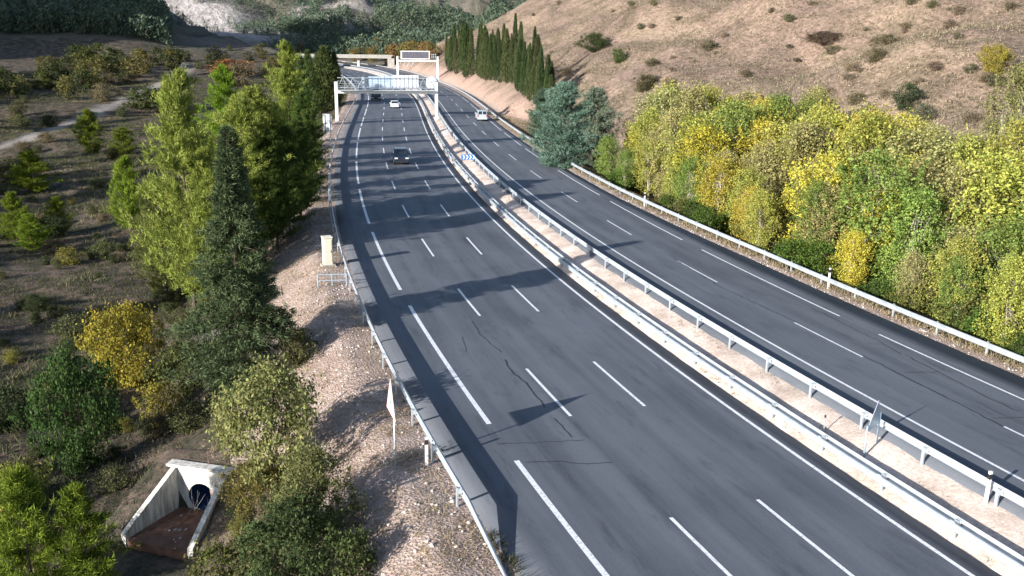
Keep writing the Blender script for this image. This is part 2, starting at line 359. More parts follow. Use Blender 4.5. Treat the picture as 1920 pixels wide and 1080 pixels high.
# ------------------------------------------------------------------ ground, hillside, mountains (one grid, three sheets)
def axis(parts):
    o = []
    for a, b, d in parts: o += list(np.arange(a, b, d))
    return np.array(o + [parts[-1][1]])
gx = axis([(-900, -400, 25), (-400, -160, 6), (-160, -60, 2.4), (-60, -19, 0.75), (-19, -8, 0.3), (-8, 40, 0.75), (40, 110, 1.6), (110, 260, 5), (260, 900, 32)])
gy = axis([(-160, 0, 10), (0, 18, 2), (18, 30, 0.7), (30, 41, 0.3), (41, 90, 0.7), (90, 180, 1.3), (180, 320, 2.6), (320, 700, 5.5), (700, 1500, 25)])
GX, GY = np.meshgrid(gx, gy); PX, PY = GX.ravel(), GY.ravel()
PZ = terrain(PX, PY); PS, PT = to_st(PX, PY); PR = np.hypot(PX, PY); PAZ = np.degrees(np.arctan2(PX, np.maximum(PY, 1e-3)))
nx, ny = len(gx), len(gy)
def gravel_edge(s): return np.interp(s, [20, 28, 34, 45, 60, 75, 110, 200], [-5.6, -6.0, -7.4, -10.2, -9.0, -8.2, -6.2, -5.0])
TRACK = np.array([(-92.6, 159.7), (-92.6, 166.7), (-91.6, 176.5), (-102.5, 214.7), (-100.3, 230.2), (-105.2, 263.1), (-106.1, 286.5), (-114.1, 326.2), (-116.1, 336.1), (-127.8, 357.6)])
def dist_poly(x, y, P):
    d = np.full(x.shape, 1e9)
    for a, b in zip(P[:-1], P[1:]):
        ab = b - a; u = np.clip(((x - a[0]) * ab[0] + (y - a[1]) * ab[1]) / (ab @ ab), 0, 1)
        d = np.minimum(d, np.hypot(x - a[0] - u * ab[0], y - a[1] - u * ab[1]))
    return d
a_gravel = sstep(-1.0, 1.0, PT - gravel_edge(PS) + 2.2 * fbm(PX, PY, 3.0, 3)) * (PT < 6) * (1 - sstep(150, 230, PS))
bank = (PT > 6) * sstep(150, 185, PS) * (1 - sstep(3.5, 8.5, PT - t_rail_right(PS) + 4 * fbm(PX, PY, 6.0, 3)))
verge_r = (PT > 6) * (1 - sstep(0.8, 1.8, PT - t_rail_right(PS)))
a_gravel = np.maximum(a_gravel, np.maximum(bank, verge_r * 0.9))
a_track = 1 - sstep(1.2, 2.6, dist_poly(PX, PY, TRACK))
a_rock = np.exp(-((PAZ + 16.5) / 8.0) ** 2) * sstep(515, 560, PR) * sstep(-0.32, 0.02, fbm(PX, PY, 50.0, 4) + 0.05)
a_rock = np.maximum(a_rock, 0.85 * sstep(720, 820, PR) * sstep(-0.1, 0.2, fbm(PX + 50, PY, 80.0, 4)))
quad = (np.arange(ny - 1)[:, None] * nx + np.arange(nx - 1)[None]).ravel()
Q = np.stack([quad, quad + 1, quad + 1 + nx, quad + nx], 1); qc = Q[:, 0]
qx, qy, qz = PX[Q].mean(1) - CULX, PY[Q].mean(1) - CULY, PZ[Q]
mouth = (np.abs(qx * CC + qy * CS) < 0.85) & (np.abs(-qx * CS + qy * CC) < 0.6) & (qz.max(1) - qz.min(1) > 0.9)      # the pipe passes through here
Q = Q[~mouth]; qc = Q[:, 0]
is_mount = (PR[qc] > 425) & ~((PT[qc] > 24) & (PS[qc] < 470) & (PAZ[qc] > -6.5))
is_hill = (PT[qc] > 27) & ~is_mount
def sheet(name, mask, mat):
    F = Q[mask]; idx = np.unique(F); mp = np.full(len(PX), -1); mp[idx] = np.arange(len(idx))
    me = mesh_np(name, np.stack([PX, PY, PZ], 1)[idx], mp[F], True)
    for nm, a in (('gravel', a_gravel), ('track', a_track), ('rock', a_rock)):
        at = me.attributes.new(nm, 'FLOAT', 'POINT'); at.data.foreach_set('value', a[idx].astype(np.float32))
    return tag(obj(name, me, mat), kind='structure')
sheet('ground', ~is_mount & ~is_hill, M['ground']); sheet('hillside', is_hill, M['hill']); sheet('mountains', is_mount, M['mountain'])

# ------------------------------------------------------------------ road ribbons
def ribbon(name, s, tcols, mat, dz=0.0, parent=None, kind='structure', zoff=None):
    """a sheet along the road: tcols is a list of arrays or numbers, one per column"""
    n = len(s); cols = [np.broadcast_to(np.asarray(t, float), (n,)) for t in tcols]; V = []; uv = []
    for j, t in enumerate(cols):
        P = road_pos(s, t, dz)
        if zoff is not None: P[:, 2] += zoff[j]
        V.append(P); uv.append(np.stack([t, s], 1))
    m = len(cols); V = np.stack(V, 1).reshape(-1, 3); uv = np.stack(uv, 1).reshape(-1, 2)
    q = (np.arange(n - 1)[:, None] * m + np.arange(m - 1)[None]).ravel()
    F = np.stack([q, q + 1, q + 1 + m, q + m], 1)
    o = obj(name, mesh_np(name, V, F, True, uv), mat, parent)
    return tag(o, kind=kind) if parent is None else o
S_ALL = np.concatenate([np.arange(-60, 120, 2.0), np.arange(120, 505, 3.0)])
tr_edge = t_rail_right(S_ALL) - 0.85
road_l = ribbon('left_carriageway', S_ALL, [-2.62, -2.6, -1.3, 0, 2, 4, 6, 8, 10, T_LEDGE, 11.98, 12.0], M['asphalt'], 0.0, zoff=[-0.4] + [0] * 10 + [-0.3])
road_r = ribbon('right_carriageway', S_ALL, [14.34, 14.36, 15.3, 16.5, 18, 20, 22, 23.5, tr_edge, tr_edge + 0.02], M['asphalt'], 0.0, zoff=[-0.3] + [0] * 8 + [-0.4])
def dash_strip(name, s0, s1, t, w, parent):
    ss = np.linspace(s0, s1, max(2, int((s1 - s0) / 1.5) + 1))
    return ribbon(name, ss, [t - w / 2, t + w / 2], M['paint'], 0.005, parent)
SH, PER, SPER, SLEN = 6.124, 15.3, 21.6, 18.0
for n in range(-2, 27):
    for s_, t_, pr in ((29.353, WL, road_l), (29.657, 2 * WL, road_l), (30.525, ORI + WR, road_r)):
        a = s_ + PER * n
        if a < 480: dash_strip('lane_dash', a - SH, a, t_, 0.15 if pr is road_l else 0.115, pr)
for n in range(-2, 20):
    for s_, t_, pr in ((34.943, 0.0, road_l), (42.866, ORI + 2 * WR, road_r)):
        a = s_ + SPER * n
        if a < 480: dash_strip('shoulder_dash', a - SLEN, a, t_, 0.22 if pr is road_l else 0.13, pr)
ribbon('edge_line', S_ALL, [T_LEDGE - 0.085, T_LEDGE + 0.085], M['paint'], 0.005, road_l)
ribbon('edge_line', S_ALL, [ORI - 0.075, ORI + 0.075], M['paint'], 0.005, road_r)

# median strip and verges with real relief
def m_median():
    t = NT('median_sand'); w = t.world(); f = t.noise(7, 5, 0.75, w); n = t.noise(0.5, 4, 0.6, w)
    c = t.ramp(n, [(0.35, (0.48, 0.39, 0.335)), (0.6, (0.70, 0.585, 0.515))])
    c = t.mix(c, t.ramp(f, [(0.3, (0.6, 0.58, 0.55)), (0.65, (1.2, 1.2, 1.2))]), 0.8, 'MULTIPLY'); t.bump(f, 0.06, 0.8)
    return t.set(c, 0.95, 0, 0.1)
def m_gravel():
    t = NT('verge_gravel'); w = t.world(); f = t.noise(6.5, 5, 0.8, w); n = t.noise(0.45, 5, 0.65, w)
    v = t.new('ShaderNodeTexVoronoi', i_Scale=9.0); t.l.new(w, v.inputs['Vector'])
    c = t.ramp(n, [(0.3, (0.26, 0.20, 0.17)), (0.5, (0.40, 0.315, 0.275)), (0.7, (0.50, 0.41, 0.37))])
    c = t.mix(c, t.ramp(f, [(0.3, (0.5, 0.47, 0.45)), (0.65, (1.25, 1.23, 1.22))]), 0.9, 'MULTIPLY')
    t.bump(t.math('ADD', f, v.outputs['Distance']), 0.09, 0.8)
    return t.set(c, 0.95, 0, 0.1)
M['median'] = m_median(); M['gravel'] = m_gravel()
def rough_sheet(name, s, t0, t1, nt, mat, zf, amp, sc):
    ts = np.linspace(0, 1, nt); T = np.asarray(t0)[:, None] * (1 - ts) + np.asarray(t1)[:, None] * ts; SS = np.broadcast_to(s[:, None], T.shape)
    P = road_pos(SS.ravel(), T.ravel()); P[:, 2] = zf(P, SS.ravel(), T.ravel()) + amp * fbm(P[:, 0], P[:, 1], sc, 4)
    n, m = T.shape; q = (np.arange(n - 1)[:, None] * m + np.arange(m - 1)[None]).ravel()
    return tag(obj(name, mesh_np(name, P, np.stack([q, q + 1, q + 1 + m, q + m], 1), True), mat), kind='structure')
s_f = np.concatenate([np.arange(-40, 120, 0.5), np.arange(120, 500, 2.0)])
one = np.ones_like(s_f)
rough_sheet('median_strip', s_f, 11.95 * one, 14.42 * one, 9, M['median'], lambda P, s, t: road_z(s, t) - 0.07 + 0.16 * np.sin(np.clip((t - 11.95) / 2.47, 0, 1) * math.pi), 0.10, 0.9)
def z_left(P, s, t):
    u = np.clip((t - gravel_edge(s) + 1.5) / 1.2, 0, 1)
    zt = terrain(P[:, 0], P[:, 1]); base = np.where(t > -2.9, road_z(s, -2.6) - 0.04, zt + 0.06)
    return base - 0.35 * (1 - u)
s_g = np.concatenate([np.arange(10, 120, 0.5), np.arange(120, 260, 2.0)])
rough_sheet('gravel_verge', s_g, gravel_edge(s_g) - 1.6, -2.57 * np.ones_like(s_g), 22, M['gravel'], z_left, 0.10, 0.9)
s_r = np.concatenate([np.arange(0, 120, 0.6), np.arange(120, 480, 2.0)]); tr_ = t_rail_right(s_r)
def z_right(P, s, t):
    tr = t_rail_right(s); zt = terrain(P[:, 0], P[:, 1])
    return np.where(t < tr + 0.45, road_z(s, tr - 0.85) - 0.03, zt + 0.05) - 0.3 * sstep(tr + 1.1, tr + 1.5, t)
rough_sheet('right_verge', s_r, tr_ - 0.86, tr_ + 1.5, 7, M['gravel'], z_right, 0.07, 0.8)

# ------------------------------------------------------------------ guard rails
PROF = [(0.0, 0.44), (0.035, 0.455), (0.08, 0.49), (0.08, 0.53), (0.02, 0.575), (0.02, 0.615), (0.08, 0.66), (0.08, 0.70), (0.035, 0.735), (0.0, 0.75)]
def beam_mesh(name, s, t, side, mat, parent, z_of=None, drop=None):
    """W-beam swept along the road; side=+1 bulges towards +t"""
    prof = [(side * a, b) for a, b in PROF] + [(side * a - side * 0.014, b) for a, b in reversed(PROF)]
    n, m = len(s), len(prof); t = np.broadcast_to(np.asarray(t, float), (n,)); V = []
    for k, (a, b) in enumerate(prof):
        P = road_pos(s, t + a); P[:, 2] = z_of(s, t) + (b if drop is None else b * (1 - drop) + (b - 0.44) * drop * 0.3)
        V.append(P)
    V = np.stack(V, 1).reshape(-1, 3); F = []
    i = (np.arange(n - 1)[:, None] * m + np.arange(m)[None]).ravel(); j = (np.arange(n - 1)[:, None] * m + (np.arange(m)[None] + 1) % m).ravel()
    return obj(name, mesh_np(name, V, np.stack([i, j, j + m, i + m], 1)), mat, parent)
def post_mesh():
    b = MB()
    for c, d in (((0, 0.0, 0.26), (0.012, 0.12, 1.0)), ((0.03, 0.054, 0.26), (0.05, 0.012, 1.0)), ((0.03, -0.054, 0.26), (0.05, 0.012, 1.0))): b.box(c, d)
    o = b.build('post_source', M['steel']); me = o.data; bpy.data.objects.remove(o); return me
def spacer_mesh():
    b = MB(); b.box((0, 0, 0), (0.12, 0.13, 0.2)); b.box((0.064, 0, 0.0), (0.01, 0.2, 0.26)); o = b.build('spacer_source', M['steel']); me = o.data; bpy.data.objects.remove(o); return me
POST, SPACER = post_mesh(), spacer_mesh()
def z_edge(tref): return lambda s, t: road_z(s, np.broadcast_to(tref, np.shape(s)) if not callable(tref) else tref(s)) - 0.03
def guard_rail(label, s0, s1, tf, sides, posts_at, zf, step, phase, beam_off, term=False):
    P0 = road_pos(np.array([s0]), tf(np.array([s0])))[0]
    root = thing('guard_rail', label, 'guard rail')
    s = np.concatenate([np.arange(s0, min(s1, 150), 0.7), np.arange(150, s1, 2.5)]) if s1 > 150 else np.arange(s0, s1, 0.7)
    drop = np.clip((31.3 - s) / 4.2, 0, 1) if term else None
    for sd in sides: beam_mesh('beam', s, tf(s) + sd * beam_off, sd, M['steel'], root, zf, drop)
    ps = np.arange(phase, s1, step); ps = ps[ps > s0]
    for q in ps:
        tt = float(tf(np.array([q]))[0]); P = road_pos(q, tt); a = float(np.interp(q, RS, PSI)); z = float(zf(np.array([q]), np.array([tt]))[0])
        if q > 330: continue
        if term and q < 31: continue
        o = obj('post', POST, None, root); o.location = (P[0], P[1], z - 0.02); o.rotation_euler = (0, 0, -a)
        if q < 200:
            for sd in sides:
                k = obj('spacer', SPACER, None, root); Pk = road_pos(q, tt + sd * (beam_off - 0.07)); k.location = (Pk[0], Pk[1], z + 0.6); k.rotation_euler = (0, 0, -a + (0 if sd > 0 else math.pi))
    return root
guard_rail('galvanised guard rail along the left gravel verge, ending in a ramp down to the ground', 27.1, 480, lambda s: -3.17 + 0 * s, [1], None, z_edge(-2.6), 3.55, 32.15, 0.16, True)
zm = lambda s, t: road_z(s, t) - 0.05
guard_rail('galvanised double-faced guard rail on the left edge of the sandy median', -10, 480, lambda s: 12.22 + 0 * s, [-1, 1], None, zm, 3.6, 25.3, 0.15)
guard_rail('galvanised guard rail on the right edge of the sandy median, posts towards the sand', -10, 480, lambda s: 14.22 + 0 * s, [1], None, zm, 3.56, 25.6, 0.16)
guard_rail('galvanised guard rail on the outer right shoulder in front of the yellow trees', 5, 480, t_rail_right, [-1], None, lambda s, t: road_z(s, t_rail_right(s) - 0.85) - 0.03, 3.7, 38.5, 0.16)

# ------------------------------------------------------------------ delineator posts
def delineator(s, t, label, dz=0.0, h=1.05):
    P = road_pos(s, t); a = float(np.interp(s, RS, PSI)); r = thing('delineator_post', label, 'marker post', (P[0], P[1], P[2] + dz), -a, 'white delineator posts by the guard rails')
    b = MB(); b.prism([(-0.06, -0.04, -0.2), (0.06, -0.04, -0.2), (0.045, 0.045, -0.2), (-0.045, 0.045, -0.2)], (0, 0, 0), (0, 0, h * 0.8 + 0.2)); b.build('post_body', M['white_metal'], r)
    b = MB(); b.prism([(-0.064, -0.044, h * 0.8), (0.064, -0.044, h * 0.8), (0.049, 0.049, h * 0.8), (-0.049, 0.049, h * 0.8)], (0, 0, 0), (0, 0, 0.2)); b.build('black_band', M['black'], r)
    b = MB(); b.prism([(-0.06, -0.04, h * 0.8 + 0.2), (0.06, -0.04, h * 0.8 + 0.2), (0.045, 0.045, h * 0.8 + 0.2), (-0.045, 0.045, h * 0.8 + 0.2)], (0, 0, 0), (0, 0, 0.1)); b.build('cap', M['white_metal'], r)
delineator(35.5, -3.42, 'white marker post with black band behind the left guard rail near its ramped end', -0.1, 1.15)
delineator(25.9, 14.1, 'white marker post with a black band beside the near end of the right median rail', 0, 1.2)
delineator(52.4, 26.1, 'nearest white marker post on the outer right guard rail', 0, 1.3)
delineator(83, 25.3, 'white marker post on the right rail where the multi-stemmed tree stands', 0, 1.3)
delineator(117.5, 25.3, 'white marker post on the right rail at the foot of the bluish cypress trees', 0, 1.1)
P = road_pos(33.4, 12.95); r = thing('marker_stake', 'thin grey stake in the sandy median left of the two-legged sign', 'stake', P); b = MB(); b.tube([(0, 0, -.2), (0, 0, .8)], .025, 6); b.build('shaft', M['steel'], r); b = MB(); b.box((0, 0, .83), (.07, .05, .1)); b.build('cap', M['black'], r)

# ------------------------------------------------------------------ triangular signs
def tri_plate(mb, A, B, T, th):
    """A, B base corners, T apex (Vectors); th: thickness vector"""
    mb.prism([A, B, T], (0, 0, 0), th)
def warn_sign(label, poles, A, B, T, nrm, gz_, mats):
    """nrm points to the printed face"""
    base = (A + B) / 2
    r = thing('warning_sign', label, 'road sign', (base.x, base.y, gz_))
    off = Vector((base.x, base.y, gz_)); A, B, T = A - off, B - off, T - off; c = (A + B + T) / 3; n = nrm.normalized()
    b = MB(); tri_plate(b, A, B, T, n * 0.02); b.build('backing_plate', mats[0], r)
    q = [c + (p - c) * 0.985 + n * 0.022 for p in (A, B, T)]; b = MB(); tri_plate(b, *q, n * 0.004); b.build('red_border', M['sign_red'], r)
    q = [c + (p - c) * 0.89 + n * 0.027 for p in (A, B, T)]; b = MB(); tri_plate(b, *q, n * 0.004); b.build('white_field', M['sign_white'], r)
    e = (B - A).normalized(); up = Vector((0, 0, 1)); s0 = (B - A).length
    b = MB(); pts = [c + n * 0.033 + e * s0 * x + up * s0 * y for x, y in ((-0.05, -0.17), (0.06, -0.17), (0.09, -0.04), (0.0, 0.06), (0.06, 0.2), (-0.02, 0.2), (-0.08, 0.04), (-0.0, -0.06))]
    b.prism(pts, (0, 0, 0), n * 0.004); b.build('dark_symbol', M['mark_dark'], r)
    for p, zt in poles:
        p = Vector(p) - off; b = MB(); b.tube([(p.x, p.y, p.z - 0.3), (p.x, p.y, zt - off.z)], 0.04, 8); b.build('pole', mats[1], r, True)
    return r
_e = Vector((0.33, -0.945, 0)).normalized(); _n = Vector((0.945, 0.33, 0)); _c = Vector((-4.47, 32.15, 0))
zg = float(terrain(-4.28, 31.6)[0])
warn_sign('red-bordered triangular warning sign on one tall pole on the left gravel verge', [((-4.29, 31.62, zg), 2.3)], _c + _e * 0.76 + Vector((0, 0, 1.93)), _c - _e * 0.76 + Vector((0, 0, 1.93)), _c + Vector((0, 0, 3.36)), -_n, zg, (M['sign_white'], M['steel']))
_p1, _p2 = Vector((13.85, 33.05, -0.05)), Vector((14.62, 33.83, 0.05)); _e = (_p2 - _p1).normalized(); _m = (_p1 + _p2) / 2; _n = Vector((-0.71, 0.71, 0))
warn_sign('bluish triangular sign seen almost edge-on, standing on two legs in the sandy median', [((_p1.x, _p1.y, -0.1), 1.35), ((_p2.x, _p2.y, -0.1), 1.6)], Vector((_m.x, _m.y, 1.1)) - _e * 0.62, Vector((_m.x, _m.y, 1.1)) + _e * 0.62, Vector((_m.x, _m.y, 2.15)) + _e * 0.25, _n, -0.1, (M['steel_blue'], M['steel_blue']))

def frame_thing(name, label, cat, s, t, z, group=None):
    """an empty at road position (s,t) whose +X is +t and +Y is +s"""
    P = road_pos(s, t); a = float(np.interp(s, RS, PSI)); return thing(name, label, cat, (P[0], P[1], z), -a, group)
# chevron board in the median
zc = float(road_z(116.5, 13.3)); r = frame_thing('chevron_board', 'small blue board of white right-pointing chevrons in the median', 'road sign', 116.5, 13.6, zc)
b = MB(); b.box((0, 0, 0.95), (1.7, 0.03, 0.62)); b.build('board', M['sign_blue'], r)
for k in range(4):
    x = -0.72 + 0.41 * k; b = MB(); b.prism([(x, -0.018, 0.69), (x + 0.16, -0.018, 0.69), (x + 0.34, -0.018, 0.95), (x + 0.16, -0.018, 1.21), (x, -0.018, 1.21), (x + 0.18, -0.018, 0.95)], (0, 0, 0), (0, -0.004, 0)); b.build('chevron', M['sign_white'], r)
for x in (-0.6, 0.6): b = MB(); b.box((x, 0.045, 0.45), (0.06, 0.05, 1.4)); b.build('leg', M['steel'], r)
# board edge-on in the median farther up
zc = float(road_z(146, 13.2)); r = frame_thing('road_sign', 'board seen edge-on in the median between the chevrons and the gantry', 'road sign', 146, 13.5, zc)
b = MB(); b.box((0, 0, 1.15), (0.04, 1.7, 0.9)); b.build('board', M['steel'], r)
for y in (-0.6, 0.6): b = MB(); b.box((-0.05, y, 0.5), (0.05, 0.06, 1.7)); b.build('leg', M['steel'], r)
# tall two-post board behind the left rail, its ribbed back towards us
P = road_pos(138.8, -4.0); zl_ = float(terrain(P[0], P[1])[0]); r = frame_thing('direction_sign', 'tall white sign board on two posts behind the left guard rail below the pines', 'road sign', 138.8, -4.1, zl_)
hb = float(P[2]) - zl_
for k in range(2): b = MB(); b.box((-0.32 + 0.64 * k, 0, hb + 3.1), (0.6, 0.04, 2.6)); b.build('panel', M['alu'], r)
for x in (-0.36, 0.36): b = MB(); b.box((x, -0.06, hb / 2 + 2.1), (0.09, 0.08, hb + 4.5)); b.build('post', M['steel'], r)
for z in (2.1, 3.1, 4.1): b = MB(); b.box((0, -0.028, hb + z), (1.24, 0.014, 0.07)); b.build('rib', M['steel'], r)

# ------------------------------------------------------------------ gantries
def lattice(b, x0, x1, z0, z1, y, n, r=0.035):
    for i in range(n):
        xa, xb = x0 + (x1 - x0) * i / n, x0 + (x1 - x0) * (i + 1) / n
        b.tube([(xa, y, z0 if i % 2 == 0 else z1), (xb, y, z1 if i % 2 == 0 else z0)], r, 4)
gz0 = float(road_z(177.5, 5)); tA, tB = -4.6, 13.6
r = frame_thing('sign_gantry', 'white steel gantry across the left carriageway carrying the backs of sign boards', 'gantry', 177.5, 0, gz0)
for x, z0 in ((tA, -2.0), (tB, -0.3)):
    b = MB(); b.box((x, 0, (7.2 + z0) / 2), (0.55, 0.55, 7.2 - z0)); b.build('column', M['white_metal'], r, bevel=0.03)
    b = MB(); b.box((x, 0, z0 + 0.35), (0.85, 0.85, 0.3)); b.build('base_plate', M['steel'], r)
for z in (5.45,): b = MB(); b.box(((tA + tB) / 2, 0, z), (tB - tA - 0.56, 0.6, 0.62)); b.build('beam', M['white_metal'], r, bevel=0.03)
b = MB(); b.box(((tA + tB) / 2, -0.85, 5.72), (tB - tA - 0.6, 0.9, 0.06)); b.build('walkway', M['steel'], r)
b = MB()
for z in (6.15, 6.55, 6.95, 7.4): b.tube([(tA + 0.3, -1.28, z), (tB - 0.3, -1.28, z)], 0.03, 4)
for i in range(15): x = tA + 0.4 + (tB - tA - 0.8) * i / 14; b.box((x, -1.28, 6.55), (0.06, 0.06, 1.7))
b.build('handrail', M['steel'], r)
b = MB()
for z in (6.2, 7.9):
    b.tube([(tA + 0.28, 0.1, z), (tB - 0.28, 0.1, z)], 0.07, 6)
lattice(b, tA + 0.3, 1.2, 6.2, 7.9, 0.1, 6, 0.04); lattice(b, 10.5, tB - 0.3, 6.2, 7.9, 0.1, 4, 0.04); b.build('truss', M['steel'], r)
for x0, x1, z0, z1, mm in ((1.3, 3.45, 5.95, 8.15, 'alu_blue'), (3.55, 5.7, 5.95, 8.3, 'alu_blue'), (5.8, 10.35, 5.95, 8.4, 'alu')):
    b = MB(); b.box(((x0 + x1) / 2, 0.45, (z0 + z1) / 2), (x1 - x0, 0.05, z1 - z0)); sb = b.build('sign_board', M[mm], r)
    n = max(2, int((x1 - x0) / 0.75))
    for k in range(n): b = MB(); b.box((x0 + (x1 - x0) * (k + 0.5) / n, 0.385, (z0 + z1) / 2), (0.09, 0.07, z1 - z0 - 0.1)); b.build('rib', M['steel'], sb)
b = MB()
for k in range(3): b.box((0.3 + 0.0 * k, 0.2, 6.3 + 0.75 * k), (0.5, 0.4, 0.55))
b.build('lamp_box', M['steel_blue'], r)
# the rounded white housing by the gantry's right column
r2_ = frame_thing('equipment_housing', 'white rounded drum-like housing at the right end of the sign gantry', 'housing', 179.5, 12.9, gz0 + 5.7)
b = MB(); prof = [(-0.75, 0.2), (-0.7, 0.75), (-0.45, 1.12), (0.0, 1.22), (0.45, 1.12), (0.7, 0.75), (0.75, 0.2)]
ring = [(y, rr) for y, rr in prof]; V = []; F = []; n = 20
for y, rr in ring:
    for k in range(n): a = 2 * math.pi * k / n; V.append((rr * math.cos(a) * 1.05, y, 1.25 + rr * math.sin(a)))
for i in range(len(ring) - 1):
    for k in range(n): F.append((i * n + k, i * n + (k + 1) % n, (i + 1) * n + (k + 1) % n, (i + 1) * n + k))
F += [tuple(range(n)), tuple(range((len(ring) - 1) * n, len(ring) * n))[::-1]]
b.add(V, F); b.build('drum', M['white_metal'], r2_, True)
b = MB(); b.box((0, 0, 0.0), (0.5, 0.5, 0.12)); b.box((0, 0, 0.1), (0.2, 0.2, 0.2)); b.build('bracket', M['steel'], r2_)
# display gantry beyond, over the right carriageway
gz1 = float(road_z(318, 20)); t0_, t1_ = 13.0, 26.3
r = frame_thing('display_gantry', 'white steel gantry beyond, holding a dark message display over the right carriageway', 'gantry', 318, 0, gz1)
for x in (t0_, t1_): b = MB(); b.box((x, 0, 3.7), (0.6, 0.6, 8.2)); b.build('column', M['white_metal'], r, bevel=0.03)
b = MB(); b.box(((t0_ + t1_) / 2, 0, 6.35), (t1_ - t0_ - 0.61, 0.6, 0.55)); b.build('beam', M['white_metal'], r, bevel=0.03)
b = MB(); b.box((18.9, -0.1, 8.2), (9.6, 0.5, 2.7)); d_ = b.build('display_case', M['white_metal'], r, bevel=0.03)
b = MB(); b.box((18.9, -0.37, 8.2), (8.8, 0.03, 2.1)); b.build('display_face', M['dark_screen'], d_)
b = MB(); b.box((25.0, -0.1, 7.9), (1.9, 0.4, 1.9)); d_ = b.build('lamp_panel', M['black'], r)
for i in range(3):
    for k in range(3): b = MB(); b.tube([(24.4 + 0.6 * i, -0.3, 7.35 + 0.55 * k), (24.4 + 0.6 * i, -0.36, 7.35 + 0.55 * k)], 0.16, 8); b.build('lamp', M['lamp_white'], d_)
b = MB(); lattice(b, t0_ + 0.35, t0_ + 6.0, 4.6, 5.9, 0, 8, 0.06); b.build('brace', M['steel'], r)
# ------------------------------------------------------------------ overpass across the far end
r = thing('overpass', 'pale concrete road bridge crossing the motorway beyond both gantries', 'bridge', (-85, 423, 0.9), 0.06)
b = MB(); b.box((-5.5, 0, 1.1), (71, 7.5, 0.8)); b.build('deck', M['concrete_old'], r, bevel=0.05)
for y in (-3.62, 3.62): b = MB(); b.box((-5.5, y, 1.78), (71, 0.25, 0.56)); b.build('parapet', M['concrete_old'], r)
for x in (-22, 15.2, -3.0): b = MB(); b.box((x, 0, -2.6), (1.1, 3.0, 6.5)); b.build('pier', M['concrete'], r, bevel=0.05)
for x in (-40.5, 29.8): b = MB(); b.box((x, 0, -2.2), (3.0, 9.0, 6.0)); b.build('abutment', M['concrete_old'], r)

# ------------------------------------------------------------------ roadside cabinet, small frame, ditch lip, stone
zc = float(terrain(-12.9, 62.5)[0]); P = Vector((-12.9, 62.6, zc)); r = thing('roadside_cabinet', 'cream upright cabinet standing on the pink earth behind the left guard rail', 'cabinet', P, math.radians(25))
b = MB(); b.box((0, 0, 1.1), (0.6, 0.6, 1.9)); b.build('body', M['cream'], r, bevel=0.02)
b = MB(); b.box((0, 0, 2.09), (0.66, 0.68, 0.08)); b.build('lid', M['cream'], r)
b = MB(); b.box((0, -0.31, 1.1), (0.48, 0.02, 1.6)); d_ = b.build('door', M['cream'], r); b = MB(); b.box((0.2, -0.335, 1.1), (0.04, 0.03, 0.16)); b.build('handle', M['black'], d_)
b = MB(); b.box((0, 0, 0.05), (0.9, 0.8, 0.24)); b.build('plinth', M['concrete_old'], r)
zc = float(terrain(-11.2, 58.0)[0]); r = thing('steel_railing', 'short blue-grey railing on the gravel just below the cream cabinet', 'railing', (-11.6, 57.2, zc), 0.15)
b = MB(); b.tube([(-0.9, 0, 0.85), (1.0, 0, 0.85)], 0.035, 6); b.tube([(-0.9, 0, 0.45), (1.0, 0, 0.45)], 0.03, 6); b.build('bar', M['steel_blue'], r)
for x in (-0.85, 0.05, 0.95): b = MB(); b.tube([(x, 0, -0.3), (x, 0, 0.9)], 0.04, 6); b.build('post', M['steel_blue'], r)

# ------------------------------------------------------------------ culvert
CUL = {'o': (-13.80, 37.38, -5.20), 'rz': -0.244, 'wl': (-1.75, -3.09, 0), 'wr': (1.39, -3.37, 0)}
r = thing('culvert', 'white concrete culvert with a round dark pipe between two sloping wing walls', 'culvert', CUL['o'], CUL['rz'])
W_, HT, PR_ = 1.15, 2.05, 0.66                   # local frame: headwall in XZ at y=0, opening towards -Y
V = []; F = []; n = 24                           # headwall with a real round hole
for y in (0.0, 0.28):
    for k in range(n):
        a = 2 * math.pi * (k + 0.5) / n; V.append((PR_ * math.cos(a), y, 0.68 + PR_ * math.sin(a)))
    for k in range(n):
        a = 2 * math.pi * (k + 0.5) / n; ca, sa = math.cos(a), math.sin(a)
        q = min((W_ + 0.25) / max(abs(ca), 1e-6), ((HT - 0.68) if sa > 0 else 0.98) / max(abs(sa), 1e-6)); V.append((q * ca, y, 0.68 + q * sa))
for k in range(n):
    k2 = (k + 1) % n
    F += [(k, k2, n + k2, n + k), (2 * n + k2, 2 * n + k, 3 * n + k, 3 * n + k2), (n + k, n + k2, 3 * n + k2, 3 * n + k)]
b = MB(); b.add(V, F); b.build('headwall', M['culvert'], r)
b = MB(); b.box((0, 0.12, HT + 0.062), (2 * W_ + 0.9, 0.5, 0.12)); b.build('coping', M['culvert'], r)
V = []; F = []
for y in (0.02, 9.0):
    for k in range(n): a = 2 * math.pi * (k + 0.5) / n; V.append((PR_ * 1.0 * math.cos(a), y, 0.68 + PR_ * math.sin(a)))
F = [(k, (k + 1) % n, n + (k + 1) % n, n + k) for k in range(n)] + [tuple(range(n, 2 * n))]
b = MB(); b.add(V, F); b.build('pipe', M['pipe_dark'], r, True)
def wing(A, B, h0, h1, th):
    """A at the headwall, B the far end; heights h0, h1"""
    A, B = Vector(A), Vector(B); d = (B - A).normalized(); nn = Vector((-d.y, d.x, 0)) * th
    b = MB(); b.prism([(A.x, A.y, -0.5), (B.x, B.y, -0.5), (B.x, B.y, h1), (A.x, A.y, h0)], (0, 0, 0), nn); return b
wing((-W_, -0.02, 0), CUL['wl'], HT, 0.30, -0.24).build('wing_wall', M['culvert'], r)
